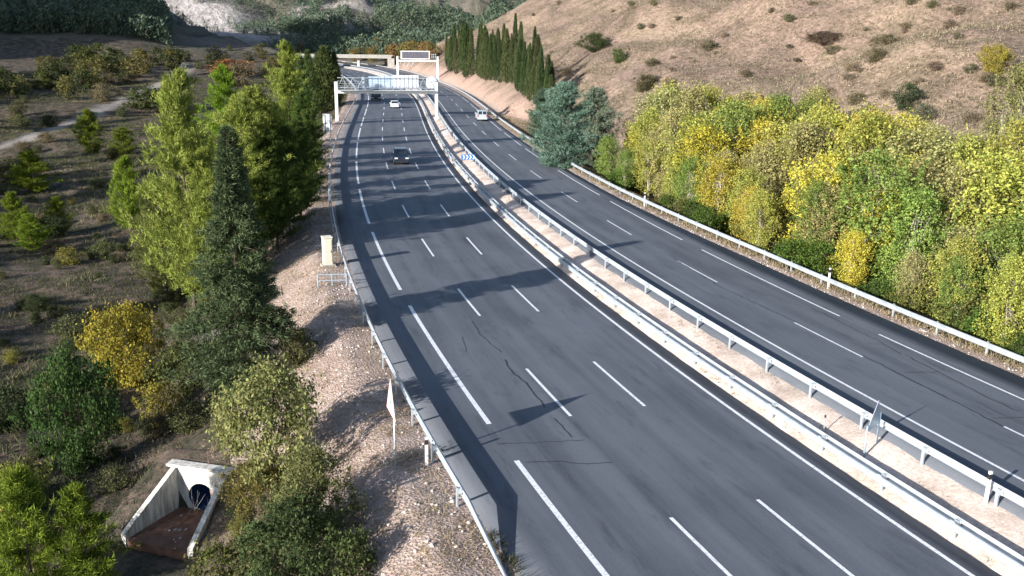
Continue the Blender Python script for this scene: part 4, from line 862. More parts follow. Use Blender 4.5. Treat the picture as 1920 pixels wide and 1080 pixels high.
TEMPLATES = [
 ('fir_tree', 'fir', 'tree', 'tall dark green fir with a thin pointed top, standing in front of the light pines', None),
 ('pine_tree', 'pine', 'tree', 'largest light green pine, left of the dark fir, its broad crown full of bright tufts', 'pines beside the left carriageway'),
 ('pine_tree', 'pine', 'tree', 'broad light green pine right of the dark fir, behind its spire', 'pines beside the left carriageway'),
 ('pine_tree', 'pine', 'tree', 'bright green pine top showing between the two broad light pines', 'pines beside the left carriageway'),
 ('pine_tree', 'pine', 'tree', 'tall narrow pine whose top reaches past the overpass deck', 'pines beside the left carriageway'),
 ('pine_tree', 'column', 'tree', 'slim olive green conifer at the bend, right in front of the overpass', 'pines beside the left carriageway'),
 ('pine_tree', 'pine', 'tree', 'shaded dark pine beside the tall white sign board', 'pines beside the left carriageway'),  # shaded pines: darker needles stand in for the shade
 ('pine_tree', 'pine', 'tree', 'dark shaded pine of the roadside thicket, nearest the tall white sign board', 'pines beside the left carriageway'),
 ('pine_tree', 'pine', 'tree', 'dark shaded pine of the roadside thicket, just above the pink earth bank', 'pines beside the left carriageway'),
 ('pine_tree', 'pine', 'tree', 'dark shaded pine of the roadside thicket, behind the cream cabinet', 'pines beside the left carriageway'),
 ('pine_tree', 'pine', 'tree', 'dark shaded pine of the roadside thicket, right behind the fir', 'pines beside the left carriageway'),
 ('pine_tree', 'pine', 'tree', 'dark shaded pine of the roadside thicket, in the middle of the thicket', 'pines beside the left carriageway'),
 ('pine_tree', 'pine', 'tree', 'dark shaded pine of the roadside thicket, hidden behind the fir spire', 'pines beside the left carriageway'),
 ('pine_tree', 'pine', 'tree', 'dark shaded pine of the roadside thicket, between the largest pine and the fir', 'pines beside the left carriageway'),
 ('pine_tree', 'pine', 'tree', 'light green pine of the roadside thicket, tallest behind the fir', 'pines beside the left carriageway'),
 ('pine_tree', 'pine', 'tree', 'light green pine of the roadside thicket, tall light one right of the fir spire', 'pines beside the left carriageway'),
 ('pine_tree', 'pine', 'tree', 'light green pine of the roadside thicket, low one left of the fir spire', 'pines beside the left carriageway'),
 ('pine_tree', 'pine', 'tree', 'dark shaded pine of the roadside thicket, second one above the pink earth bank', 'pines beside the left carriageway'),
 ('pine_tree', 'pine', 'tree', 'shaded pine with low dark branches between the white sign board and the broad pine', 'pines beside the left carriageway'),
 ('pine_tree', 'pine', 'tree', 'dull olive pine with a thin lower crown at the left foot of the largest pine', 'pines beside the left carriageway'),
 ('pine_tree', 'pine', 'tree', 'dark pine standing behind the slim conifer near the bend', 'pines beside the left carriageway'),
 ('pine_tree', 'column', 'tree', 'tall narrow dark conifer left of the far bend, beside the gantry column', 'pines beside the left carriageway'),
 ('pine_tree', 'column', 'tree', 'tall narrow dark conifer left of the far bend, left of the slim olive one', 'pines beside the left carriageway'),
 ('pine_tree', 'column', 'tree', 'tall narrow dark conifer left of the far bend, third along towards us', 'pines beside the left carriageway'),
 ('pine_tree', 'column', 'tree', 'tall narrow dark conifer left of the far bend, fourth along towards us', 'pines beside the left carriageway'),
 ('pine_tree', 'column', 'tree', 'tall narrow dark conifer left of the far bend, nearest of them', 'pines beside the left carriageway'),
 ('young_pine', 'young_pine', 'tree', 'bright green slim young pine just left of the largest pine', 'young pines in the left hollow'),
 ('young_pine', 'young_pine', 'tree', 'bright green young pine standing alone below the dirt track', 'young pines in the left hollow'),
 ('young_pine', 'young_pine', 'tree', 'bright green low young pine beside the lone one below the dirt track', 'young pines in the left hollow'),
 ('young_pine', 'young_pine', 'tree', 'bright green young pine near the left edge above a cluster of three', 'young pines in the left hollow'),
 ('young_pine', 'young_pine', 'tree', 'bright green leftmost young pine of the cluster of three', 'young pines in the left hollow'),
 ('young_pine', 'young_pine', 'tree', 'bright green lowest young pine of the cluster of three', 'young pines in the left hollow'),
 ('young_pine', 'young_pine', 'tree', 'bright green rightmost young pine of the cluster of three', 'young pines in the left hollow'),
 ('young_pine', 'young_pine', 'tree', 'large bright pine in the bottom left corner, with the tallest leader shoot', 'young pines in the left hollow'),
 ('young_pine', 'young_pine', 'tree', 'bright pine beside the culvert, leaning against the corner pine', 'young pines in the left hollow'),
 ('leafy_tree', 'big_bush', 'tree', 'dark green leafy tree above the corner pines, left of the culvert', None),
 ('shrub', 'big_bush', 'shrub', 'rounded golden yellow shrub in the middle of the left hollow', None),
 ('shrub', 'bush', 'shrub', 'small yellow green shrub above the culvert, below the golden shrub', None),
 ('shrub', 'bush', 'shrub', 'dull olive shrub between the golden shrub and the fir', None),
 ('shrub', 'big_bush', 'shrub', 'broad olive yellow shrub on the slope above the culvert, largest there', None),
 ('shrub', 'big_bush', 'shrub', 'brownish yellow shrub crowding the right wing wall of the culvert', None),
 ('shrub', 'big_bush', 'shrub', 'olive shrub below the broad one, at the foot of the pink gravel', None),
 ('shrub', 'big_bush', 'shrub', 'dark green shrub at the bottom edge right of the culvert', None),
 ('shrub', 'bush', 'shrub', 'green shrub at the bottom edge against the pink gravel', None),
 ('shrub', 'bush', 'shrub', 'low olive shrub at the bottom edge just below the culvert mouth', None),
 ('shrub', 'bush', 'shrub', 'small grey green shrub right of the fir foot', None),
 ('dry_shrub', 'dry_bush', 'shrub', 'pale leafless shrub right below the dark fir', None),
 ('dry_shrub', 'dry_bush', 'shrub', 'pale leafless shrub left of the fir foot', None),
 ('tree', 'far_tree', 'tree', 'round olive tree beside the dirt track, nearer the track of two', None),
 ('tree', 'far_tree', 'tree', 'round dark tree beside the dirt track, nearer the pines of two', None),
 ('tree', 'far_tree', 'tree', 'orange brown low tree in front of the overpass', None),
 ('tree', 'far_tree', 'tree', 'dark narrow tree below the pale cliff', None),
 ('shrub', 'bush', 'shrub', 'low %s shrub in the left hollow, %s %s one counted from the left', 'low shrubs over the left hollow'),
 ('tree', 'far_tree', 'tree', 'bushy olive tree of the wood beyond the dirt track, %s from the left', 'wood beyond the dirt track'),
 ('pine_tree', 'pine', 'tree', 'pine of the wood outside the picture, beyond its left edge', 'wood to the left of the view'),
 ('cypress', 'column', 'tree', 'slender dark cypress above the pink bank, %s in the row from the left', 'row of cypresses above the bank'),
 ('blue_cypress', 'blue_cypress', 'tree', 'large bluish green cypress beside the right rail, most blue of three', None),
 ('blue_cypress', 'blue_cypress', 'tree', 'greyish green cypress right of the most bluish one', None),
 ('blue_cypress', 'blue_cypress', 'tree', 'darker green cypress at the end of the pink bank, leftmost of the bluish group', None),
 ('leafy_tree', 'thin_poplar', 'tree', '%s-leaved tree behind the outer right rail, %s %s one from the left', 'autumn trees behind the outer right rail'),
 ('leafy_tree', 'poplar', 'tree', '%s-leaved tree behind the outer right rail, %s %s one from the left', 'autumn trees behind the outer right rail'),
 ('shrub', 'bush', 'shrub', 'green shrub at the foot of the autumn trees, %s along from the left', 'green undergrowth behind the right rail'),
 ('bare_tree', 'bare', 'tree', 'bare pale-stemmed tree in front of the olive trees on the right', None),
 ('bare_tree', 'bare', 'tree', 'bare tree of fanned pale branches at the right edge below the hill', None),
 ('leafy_tree', 'poplar', 'tree', 'pale green tree behind the fanned bare branches at the right edge', None),
 ('shrub', 'big_bush', 'shrub', 'dark green shrub cluster on the hill above the bluish cypresses', None),
 ('shrub', 'bush', 'shrub', 'smaller green shrub on the hill just right of the dark green cluster', None),
 ('shrub', 'bush', 'shrub', 'brownish shrub at the foot of the hill above the first autumn trees', None),
 ('shrub', 'bush', 'shrub', 'dark green shrub on the hill above the yellow trees', None),
 ('shrub', 'bush', 'shrub', 'grey green shrub just below the dark one on the hill', None),
 ('shrub', 'big_bush', 'shrub', 'purplish brown shrub high on the hill', None),
 ('shrub', 'big_bush', 'shrub', 'yellow shrub on the hill near the right edge', None),
 ('shrub', 'bush', 'shrub', 'rusty brown shrub high on the hill right of the purplish one', None),
 ('shrub', 'bush', 'shrub', 'brown shrub in the middle of the hill', None),
 ('shrub', 'bush', 'shrub', 'small dry shrub scattered on the hillside, %s counted from the left', 'small shrubs on the hillside'),
 ('tree', 'far_tree', 'tree', 'far ochre tree beyond the display gantry, %s counted from the left', 'far ochre trees beyond the bend'),
 ('tree', 'far_tree', 'tree', 'small far tree left of the bend below the cliff, %s from the left', 'small far trees below the cliff')]
def ordinal(n): return '%d%s' % (n, 'th' if 10 <= n % 100 <= 20 else {1: 'st', 2: 'nd', 3: 'rd'}.get(n % 10, 'th'))
# (template, x, y, height, crown radius, leaf colour, label words)
PLANTS = [
 (0, -14.24, 46.22, 13.99, 2.98, (0.085, 0.12, 0.058), ()),
 (1, -22.82, 63.67, 17.5, 3.17, (0.23, 0.28, 0.06), ()),
 (2, -21.07, 75.73, 13.4, 3.68, (0.23, 0.28, 0.06), ()),
 (3, -37.37, 120.78, 16.04, 3.38, (0.16, 0.25, 0.03), ()),
 (4, -27.41, 113.84, 16.06, 2.91, (0.23, 0.28, 0.06), ()),
 (5, -43.16, 214.82, 14.63, 3.43, (0.085, 0.115, 0.04), ()),
 (6, -24.7, 108.94, 9.45, 2.15, (0.075, 0.115, 0.03), ()),  # shaded pines from here on: shade is put into the leaf colour
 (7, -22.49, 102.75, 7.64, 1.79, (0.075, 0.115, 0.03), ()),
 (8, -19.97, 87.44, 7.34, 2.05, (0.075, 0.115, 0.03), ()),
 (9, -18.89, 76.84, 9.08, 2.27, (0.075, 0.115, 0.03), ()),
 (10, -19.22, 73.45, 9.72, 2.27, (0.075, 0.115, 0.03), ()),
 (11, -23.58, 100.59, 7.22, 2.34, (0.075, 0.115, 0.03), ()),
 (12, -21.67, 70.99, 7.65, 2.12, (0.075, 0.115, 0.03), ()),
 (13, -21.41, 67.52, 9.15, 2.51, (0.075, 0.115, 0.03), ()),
 (14, -21.23, 72.59, 13.57, 2.68, (0.23, 0.28, 0.06), ()),
 (15, -20.24, 77.97, 11.32, 2.67, (0.23, 0.28, 0.06), ()),
 (16, -21.15, 63.06, 11.75, 2.29, (0.23, 0.28, 0.06), ()),
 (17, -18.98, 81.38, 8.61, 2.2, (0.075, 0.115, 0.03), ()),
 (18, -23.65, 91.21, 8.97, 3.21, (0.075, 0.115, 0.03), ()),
 (19, -28.14, 72.47, 9.84, 2.62, (0.17, 0.18, 0.06), ()),
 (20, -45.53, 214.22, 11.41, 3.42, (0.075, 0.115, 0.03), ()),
 (21, -41.2, 216.32, 12.43, 1.6, (0.075, 0.105, 0.04), ()),
 (22, -45.42, 217.36, 13.6, 1.86, (0.075, 0.105, 0.04), ()),
 (23, -45.03, 206.07, 15.36, 1.88, (0.075, 0.105, 0.04), ()),
 (24, -36.59, 161.77, 13.81, 1.58, (0.075, 0.105, 0.04), ()),
 (25, -32.09, 135.51, 13.21, 1.41, (0.075, 0.105, 0.04), ()),
 (26, -41.96, 99.24, 7.96, 1.87, (0.17, 0.22, 0.03), ()),
 (27, -72.95, 159.71, 7.61, 2.21, (0.17, 0.22, 0.03), ()),
 (28, -66.27, 157.18, 4.56, 2.18, (0.17, 0.22, 0.03), ()),
 (29, -64.42, 122.55, 5.48, 2.86, (0.17, 0.22, 0.03), ()),
 (30, -52.99, 96.31, 5.07, 1.71, (0.17, 0.22, 0.03), ()),
 (31, -49.58, 92.86, 3.79, 1.65, (0.17, 0.22, 0.03), ()),
 (32, -49.78, 99.16, 4.11, 1.41, (0.17, 0.22, 0.03), ()),
 (33, -18.46, 31.37, 5.53, 1.5, (0.15, 0.2, 0.03), ()),
 (34, -16.5, 31.67, 4.53, 1.26, (0.15, 0.2, 0.03), ()),
 (35, -21.69, 42.44, 6.34, 1.78, (0.055, 0.1, 0.032), ()),
 (36, -23.77, 53.54, 5.04, 2.12, (0.34, 0.28, 0.05), ()),
 (37, -19.49, 47.58, 2.23, 1.07, (0.24, 0.22, 0.05), ()),
 (38, -18.83, 50.19, 2.76, 1.71, (0.09, 0.1, 0.04), ()),
 (39, -9.81, 34.73, 5.08, 2.04, (0.22, 0.235, 0.085), ()),
 (40, -10.17, 33.18, 2.15, 1.03, (0.17, 0.15, 0.05), ()),
 (41, -7.02, 29.35, 3.35, 1.33, (0.16, 0.18, 0.07), ()),
 (42, -7.19, 26.67, 3.59, 1.68, (0.075, 0.1, 0.042), ()),
 (43, -5.02, 26.04, 1.81, 0.86, (0.08, 0.11, 0.04), ()),
 (44, -9.86, 28.53, 1.99, 1.13, (0.11, 0.12, 0.04), ()),
 (45, -11.19, 45.75, 2.0, 1.01, (0.1, 0.1, 0.045), ()),
 (46, -12.87, 46.07, 2.17, 1.48, (0.3, 0.27, 0.2), ()),
 (47, -19.26, 55.86, 2.14, 1.54, (0.3, 0.27, 0.2), ()),
 (48, -93.24, 236.37, 5.71, 4.31, (0.1, 0.115, 0.045), ()),
 (49, -87.52, 233.14, 5.65, 4.25, (0.06, 0.075, 0.035), ()),
 (50, -97.56, 323.16, 4.94, 7.65, (0.3, 0.13, 0.05), ()),
 (51, -112.97, 360.42, 5.74, 3.24, (0.05, 0.05, 0.05), ()),
 (52, -130.74, 226.15, 3.76, 3.08, (0.11, 0.12, 0.055), ('olive', 1, 'olive')),
 (52, -23.52, 35.91, 0.7, 0.51, (0.06, 0.075, 0.036), ('dark green', 1, 'dark green')),
 (52, -63.01, 105.92, 0.6, 0.43, (0.11, 0.12, 0.055), ('olive', 2, 'olive')),
 (52, -101.6, 175.55, 1.27, 0.93, (0.06, 0.075, 0.036), ('dark green', 2, 'dark green')),
 (52, -61.82, 104.82, 0.71, 0.44, (0.11, 0.12, 0.055), ('olive', 3, 'olive')),
 (52, -29.26, 46.98, 1.3, 1.01, (0.11, 0.12, 0.055), ('olive', 4, 'olive')),
 (52, -62.16, 105.82, 1.87, 1.41, (0.06, 0.075, 0.036), ('dark green', 3, 'dark green')),
 (52, -56.87, 96.43, 1.05, 0.65, (0.11, 0.12, 0.055), ('olive', 5, 'olive')),
 (52, -48.89, 82.58, 0.89, 0.7, (0.06, 0.075, 0.036), ('dark green', 4, 'dark green')),
 (52, -23.0, 35.91, 1.0, 0.79, (0.17, 0.14, 0.085), ('brownish', 1, 'brownish')),
 (52, -24.13, 38.01, 0.66, 0.55, (0.11, 0.12, 0.055), ('olive', 6, 'olive')),
 (52, -37.44, 62.72, 0.96, 0.55, (0.11, 0.12, 0.055), ('olive', 7, 'olive')),
 (52, -24.09, 38.35, 0.81, 0.61, (0.06, 0.075, 0.036), ('dark green', 5, 'dark green')),
 (52, -68.91, 120.14, 0.81, 0.46, (0.06, 0.075, 0.036), ('dark green', 6, 'dark green')),
 (52, -52.07, 89.53, 1.24, 0.72, (0.17, 0.14, 0.085), ('brownish', 2, 'brownish')),
 (52, -22.63, 35.87, 0.78, 0.49, (0.06, 0.075, 0.036), ('dark green', 7, 'dark green')),
 (52, -53.61, 92.75, 1.5, 1.01, (0.06, 0.075, 0.036), ('dark green', 8, 'dark green')),
 (52, -24.92, 40.27, 0.58, 0.42, (0.11, 0.12, 0.055), ('olive', 8, 'olive')),
 (52, -68.13, 119.98, 1.62, 1.28, (0.11, 0.12, 0.055), ('olive', 9, 'olive')),
 (52, -35.84, 60.69, 0.56, 0.42, (0.11, 0.12, 0.055), ('olive', 10, 'olive')),
 (52, -124.61, 224.94, 1.42, 0.8, (0.06, 0.075, 0.036), ('dark green', 9, 'dark green')),
 (52, -24.12, 39.03, 0.95, 0.61, (0.2, 0.19, 0.05), ('yellowish', 1, 'yellowish')),
 (52, -23.6, 38.35, 1.35, 0.97, (0.06, 0.075, 0.036), ('dark green', 10, 'dark green')),
 (52, -55.23, 97.37, 1.73, 1.03, (0.11, 0.12, 0.055), ('olive', 11, 'olive')),
 (52, -45.16, 78.83, 0.74, 0.46, (0.11, 0.12, 0.055), ('olive', 12, 'olive')),
 (52, -73.61, 132.31, 2.24, 1.79, (0.17, 0.14, 0.085), ('brownish', 3, 'brownish')),
 (52, -22.93, 37.42, 1.67, 0.87, (0.2, 0.19, 0.05), ('yellowish', 2, 'yellowish')),
 (52, -28.06, 47.0, 0.48, 0.25, (0.11, 0.12, 0.055), ('olive', 13, 'olive')),
 (52, -24.68, 40.79, 1.35, 0.73, (0.06, 0.075, 0.036), ('dark green', 11, 'dark green')),
 (52, -34.89, 60.01, 0.6, 0.45, (0.06, 0.075, 0.036), ('dark green', 12, 'dark green')),
 (52, -54.39, 96.67, 1.13, 0.73, (0.06, 0.075, 0.036), ('dark green', 13, 'dark green')),
 (52, -22.67, 37.26, 0.26, 0.22, (0.06, 0.075, 0.036), ('dark green', 14, 'dark green')),
 (52, -27.84, 47.51, 2.24, 1.26, (0.06, 0.075, 0.036), ('dark green', 15, 'dark green')),
 (52, -58.19, 104.81, 1.01, 0.62, (0.11, 0.12, 0.055), ('olive', 14, 'olive')),
 (52, -22.85, 37.79, 0.55, 0.35, (0.11, 0.12, 0.055), ('olive', 15, 'olive')),
 (52, -33.08, 57.36, 0.92, 0.47, (0.2, 0.19, 0.05), ('yellowish', 3, 'yellowish')),
 (52, -23.53, 39.39, 0.88, 0.69, (0.11, 0.12, 0.055), ('olive', 16, 'olive')),
 (52, -57.81, 104.73, 0.86, 0.56, (0.11, 0.12, 0.055), ('olive', 17, 'olive')),
 (52, -22.89, 38.42, 2.45, 1.5, (0.2, 0.19, 0.05), ('yellowish', 4, 'yellowish')),
 (52, -57.53, 104.3, 0.67, 0.36, (0.11, 0.12, 0.055), ('olive', 18, 'olive')),
 (52, -140.09, 263.47, 3.16, 2.11, (0.06, 0.075, 0.036), ('dark green', 16, 'dark green')),
 (52, -28.23, 48.54, 0.43, 0.24, (0.06, 0.075, 0.036), ('dark green', 17, 'dark green')),
 (52, -69.54, 127.55, 1.11, 0.9, (0.11, 0.12, 0.055), ('olive', 19, 'olive')),
 (52, -70.67, 130.12, 2.98, 2.3, (0.06, 0.075, 0.036), ('dark green', 18, 'dark green')),
 (52, -115.54, 216.11, 1.03, 0.86, (0.17, 0.14, 0.085), ('brownish', 4, 'brownish')),
 (52, -22.62, 37.95, 1.66, 0.89, (0.11, 0.12, 0.055), ('olive', 20, 'olive')),
 (52, -33.27, 58.79, 0.67, 0.52, (0.11, 0.12, 0.055), ('olive', 21, 'olive')),
 (52, -114.73, 216.53, 3.19, 1.62, (0.11, 0.12, 0.055), ('olive', 22, 'olive')),
 (52, -110.46, 208.42, 2.5, 1.96, (0.11, 0.12, 0.055), ('olive', 23, 'olive')),
 (52, -38.29, 69.11, 0.91, 0.53, (0.06, 0.075, 0.036), ('dark green', 19, 'dark green')),
 (52, -22.51, 38.33, 0.88, 0.49, (0.06, 0.075, 0.036), ('dark green', 20, 'dark green')),
 (52, -86.41, 163.19, 1.73, 1.31, (0.17, 0.14, 0.085), ('brownish', 5, 'brownish')),
 (52, -22.48, 38.35, 0.88, 0.44, (0.06, 0.075, 0.036), ('dark green', 21, 'dark green')),
 (52, -22.21, 37.83, 0.41, 0.34, (0.17, 0.14, 0.085), ('brownish', 6, 'brownish')),
 (52, -52.41, 96.92, 1.35, 1.13, (0.11, 0.12, 0.055), ('olive', 24, 'olive')),
 (52, -120.83, 231.61, 1.91, 0.97, (0.11, 0.12, 0.055), ('olive', 25, 'olive')),
 (52, -24.38, 42.25, 0.62, 0.43, (0.06, 0.075, 0.036), ('dark green', 22, 'dark green')),
 (52, -85.66, 162.44, 1.03, 0.6, (0.11, 0.12, 0.055), ('olive', 26, 'olive')),
 (52, -27.04, 47.57, 0.69, 0.35, (0.11, 0.12, 0.055), ('olive', 27, 'olive')),
 (52, -53.75, 99.95, 1.31, 0.85, (0.06, 0.075, 0.036), ('dark green', 23, 'dark green')),
 (52, -21.56, 36.89, 0.55, 0.35, (0.17, 0.14, 0.085), ('brownish', 7, 'brownish')),
 (52, -144.09, 279.53, 0.78, 0.41, (0.06, 0.075, 0.036), ('dark green', 24, 'dark green')),
 (52, -21.27, 36.43, 1.16, 0.95, (0.06, 0.075, 0.036), ('dark green', 25, 'dark green')),
 (52, -22.01, 37.96, 0.92, 0.52, (0.06, 0.075, 0.036), ('dark green', 26, 'dark green')),
 (52, -60.44, 114.68, 0.78, 0.61, (0.06, 0.075, 0.036), ('dark green', 27, 'dark green')),
 (52, -25.07, 44.35, 0.51, 0.33, (0.06, 0.075, 0.036), ('dark green', 28, 'dark green')),
 (52, -24.79, 43.87, 0.73, 0.44, (0.11, 0.12, 0.055), ('olive', 28, 'olive')),
 (52, -37.12, 68.59, 1.37, 0.72, (0.06, 0.075, 0.036), ('dark green', 29, 'dark green')),
 (52, -136.74, 268.59, 2.47, 1.85, (0.11, 0.12, 0.055), ('olive', 29, 'olive')),
 (52, -35.84, 66.27, 0.89, 0.5, (0.06, 0.075, 0.036), ('dark green', 30, 'dark green')),
 (52, -83.66, 162.3, 1.27, 0.83, (0.11, 0.12, 0.055), ('olive', 30, 'olive')),
 (52, -55.52, 106.2, 1.25, 0.85, (0.06, 0.075, 0.036), ('dark green', 31, 'dark green')),
 (52, -54.15, 104.04, 1.78, 0.94, (0.17, 0.14, 0.085), ('brownish', 8, 'brownish')),
 (52, -36.5, 68.63, 0.55, 0.36, (0.11, 0.12, 0.055), ('olive', 31, 'olive')),
 (52, -37.06, 69.81, 0.86, 0.61, (0.11, 0.12, 0.055), ('olive', 32, 'olive')),
 (52, -24.5, 44.33, 0.54, 0.33, (0.11, 0.12, 0.055), ('olive', 33, 'olive')),
 (52, -44.03, 84.38, 0.87, 0.47, (0.06, 0.075, 0.036), ('dark green', 32, 'dark green')),
 (52, -70.91, 139.43, 1.42, 1.04, (0.06, 0.075, 0.036), ('dark green', 33, 'dark green')),
 (52, -84.02, 166.83, 1.85, 1.48, (0.17, 0.14, 0.085), ('brownish', 9, 'brownish')),
 (52, -27.31, 50.59, 0.81, 0.54, (0.06, 0.075, 0.036), ('dark green', 34, 'dark green')),
 (52, -27.99, 52.05, 0.52, 0.38, (0.11, 0.12, 0.055), ('olive', 34, 'olive')),
 (52, -103.18, 206.5, 2.67, 2.24, (0.06, 0.075, 0.036), ('dark green', 35, 'dark green')),
 (52, -49.95, 97.64, 2.3, 1.6, (0.06, 0.075, 0.036), ('dark green', 36, 'dark green')),
 (52, -34.69, 66.96, 1.06, 0.57, (0.06, 0.075, 0.036), ('dark green', 37, 'dark green')),
 (52, -42.8, 83.88, 0.7, 0.4, (0.11, 0.12, 0.055), ('olive', 35, 'olive')),
 (52, -45.59, 89.81, 1.64, 1.24, (0.17, 0.14, 0.085), ('brownish', 10, 'brownish')),
 (52, -138.15, 284.76, 1.84, 1.54, (0.06, 0.075, 0.036), ('dark green', 38, 'dark green')),
 (52, -27.09, 51.32, 0.54, 0.35, (0.06, 0.075, 0.036), ('dark green', 39, 'dark green')),
 (52, -41.89, 82.35, 0.49, 0.31, (0.11, 0.12, 0.055), ('olive', 36, 'olive')),
 (52, -27.7, 52.81, 1.2, 0.99, (0.2, 0.19, 0.05), ('yellowish', 5, 'yellowish')),
 (52, -27.23, 52.16, 1.35, 0.86, (0.06, 0.075, 0.036), ('dark green', 40, 'dark green')),
 (52, -34.7, 68.14, 0.58, 0.47, (0.11, 0.12, 0.055), ('olive', 37, 'olive')),
 (52, -26.16, 50.18, 1.2, 0.75, (0.06, 0.075, 0.036), ('dark green', 41, 'dark green')),
 (52, -30.75, 60.08, 0.95, 0.69, (0.11, 0.12, 0.055), ('olive', 38, 'olive')),
 (52, -23.81, 45.25, 0.69, 0.54, (0.06, 0.075, 0.036), ('dark green', 42, 'dark green')),
 (52, -41.73, 84.69, 1.55, 1.21, (0.2, 0.19, 0.05), ('yellowish', 6, 'yellowish')),
 (52, -128.37, 272.65, 2.06, 1.45, (0.06, 0.075, 0.036), ('dark green', 43, 'dark green')),
 (52, -31.34, 62.51, 1.61, 1.3, (0.11, 0.12, 0.055), ('olive', 39, 'olive')),
 (52, -19.51, 36.75, 1.11, 0.8, (0.17, 0.14, 0.085), ('brownish', 11, 'brownish')),
 (52, -56.51, 116.82, 0.98, 0.51, (0.2, 0.19, 0.05), ('yellowish', 7, 'yellowish')),
 (52, -25.31, 49.69, 0.41, 0.25, (0.17, 0.14, 0.085), ('brownish', 12, 'brownish')),
 (52, -19.04, 36.08, 0.55, 0.31, (0.06, 0.075, 0.036), ('dark green', 44, 'dark green')),
 (52, -25.05, 49.83, 0.57, 0.3, (0.06, 0.075, 0.036), ('dark green', 45, 'dark green')),
 (52, -82.35, 178.89, 2.33, 1.67, (0.11, 0.12, 0.055), ('olive', 40, 'olive')),
 (52, -24.69, 49.96, 0.83, 0.67, (0.2, 0.19, 0.05), ('yellowish', 8, 'yellowish')),
 (52, -24.68, 49.96, 0.93, 0.75, (0.17, 0.14, 0.085), ('brownish', 13, 'brownish')),
 (52, -24.35, 49.46, 0.91, 0.59, (0.11, 0.12, 0.055), ('olive', 41, 'olive')),
 (52, -24.23, 49.21, 0.84, 0.61, (0.06, 0.075, 0.036), ('dark green', 46, 'dark green')),
 (52, -86.04, 189.26, 2.65, 1.62, (0.11, 0.12, 0.055), ('olive', 42, 'olive')),
 (52, -40.78, 86.85, 0.74, 0.39, (0.06, 0.075, 0.036), ('dark green', 47, 'dark green')),
 (52, -41.21, 88.06, 0.74, 0.49, (0.06, 0.075, 0.036), ('dark green', 48, 'dark green')),
 (52, -24.42, 50.13, 0.7, 0.59, (0.11, 0.12, 0.055), ('olive', 43, 'olive')),
 (52, -50.05, 108.43, 1.17, 0.67, (0.11, 0.12, 0.055), ('olive', 44, 'olive')),
 (52, -23.61, 48.32, 1.0, 0.56, (0.06, 0.075, 0.036), ('dark green', 49, 'dark green')),
 (52, -24.24, 49.9, 0.79, 0.4, (0.06, 0.075, 0.036), ('dark green', 50, 'dark green')),
 (52, -24.0, 49.33, 0.68, 0.39, (0.06, 0.075, 0.036), ('dark green', 51, 'dark green')),
 (52, -22.69, 46.44, 0.32, 0.25, (0.11, 0.12, 0.055), ('olive', 45, 'olive')),
 (52, -44.4, 96.14, 0.65, 0.5, (0.06, 0.075, 0.036), ('dark green', 52, 'dark green')),
 (52, -36.92, 79.36, 0.52, 0.42, (0.11, 0.12, 0.055), ('olive', 46, 'olive')),
 (52, -56.54, 124.78, 1.42, 0.96, (0.06, 0.075, 0.036), ('dark green', 53, 'dark green')),
 (52, -40.99, 89.0, 0.8, 0.48, (0.06, 0.075, 0.036), ('dark green', 54, 'dark green')),
 (52, -41.01, 89.27, 1.22, 0.74, (0.11, 0.12, 0.055), ('olive', 47, 'olive')),
 (52, -123.61, 281.5, 1.84, 1.27, (0.06, 0.075, 0.036), ('dark green', 55, 'dark green')),
 (52, -107.32, 244.73, 4.25, 2.68, (0.17, 0.14, 0.085), ('brownish', 14, 'brownish')),
 (52, -47.66, 105.31, 0.96, 0.54, (0.17, 0.14, 0.085), ('brownish', 15, 'brownish')),
 (52, -23.11, 48.28, 0.51, 0.31, (0.06, 0.075, 0.036), ('dark green', 56, 'dark green')),
 (52, -23.94, 50.28, 0.68, 0.52, (0.17, 0.14, 0.085), ('brownish', 16, 'brownish')),
 (52, -122.59, 281.93, 3.03, 2.36, (0.17, 0.14, 0.085), ('brownish', 17, 'brownish')),
 (52, -39.91, 87.82, 0.67, 0.51, (0.06, 0.075, 0.036), ('dark green', 57, 'dark green')),
 (52, -39.34, 86.68, 1.9, 1.01, (0.11, 0.12, 0.055), ('olive', 48, 'olive')),
 (52, -121.65, 284.52, 1.55, 0.82, (0.06, 0.075, 0.036), ('dark green', 58, 'dark green')),
 (52, -65.15, 150.03, 1.83, 1.06, (0.06, 0.075, 0.036), ('dark green', 59, 'dark green')),
 (52, -24.95, 54.2, 0.83, 0.56, (0.06, 0.075, 0.036), ('dark green', 60, 'dark green')),
 (52, -19.13, 40.39, 1.11, 0.75, (0.11, 0.12, 0.055), ('olive', 49, 'olive')),
 (52, -37.5, 84.45, 0.93, 0.58, (0.06, 0.075, 0.036), ('dark green', 61, 'dark green')),
 (52, -20.57, 43.92, 0.72, 0.53, (0.06, 0.075, 0.036), ('dark green', 62, 'dark green')),
 (52, -64.84, 150.16, 1.79, 1.0, (0.2, 0.19, 0.05), ('yellowish', 9, 'yellowish')),
 (52, -55.45, 127.78, 0.81, 0.43, (0.06, 0.075, 0.036), ('dark green', 63, 'dark green')),
 (52, -22.5, 48.88, 0.64, 0.51, (0.06, 0.075, 0.036), ('dark green', 64, 'dark green')),
 (52, -47.55, 109.82, 2.02, 1.51, (0.11, 0.12, 0.055), ('olive', 50, 'olive')),
 (52, -107.76, 256.59, 2.08, 1.06, (0.17, 0.14, 0.085), ('brownish', 18, 'brownish')),
 (52, -22.1, 48.23, 0.5, 0.29, (0.06, 0.075, 0.036), ('dark green', 65, 'dark green')),
 (52, -38.9, 89.15, 0.92, 0.58, (0.11, 0.12, 0.055), ('olive', 51, 'olive')),
 (52, -37.2, 85.15, 0.99, 0.79, (0.17, 0.14, 0.085), ('brownish', 19, 'brownish')),
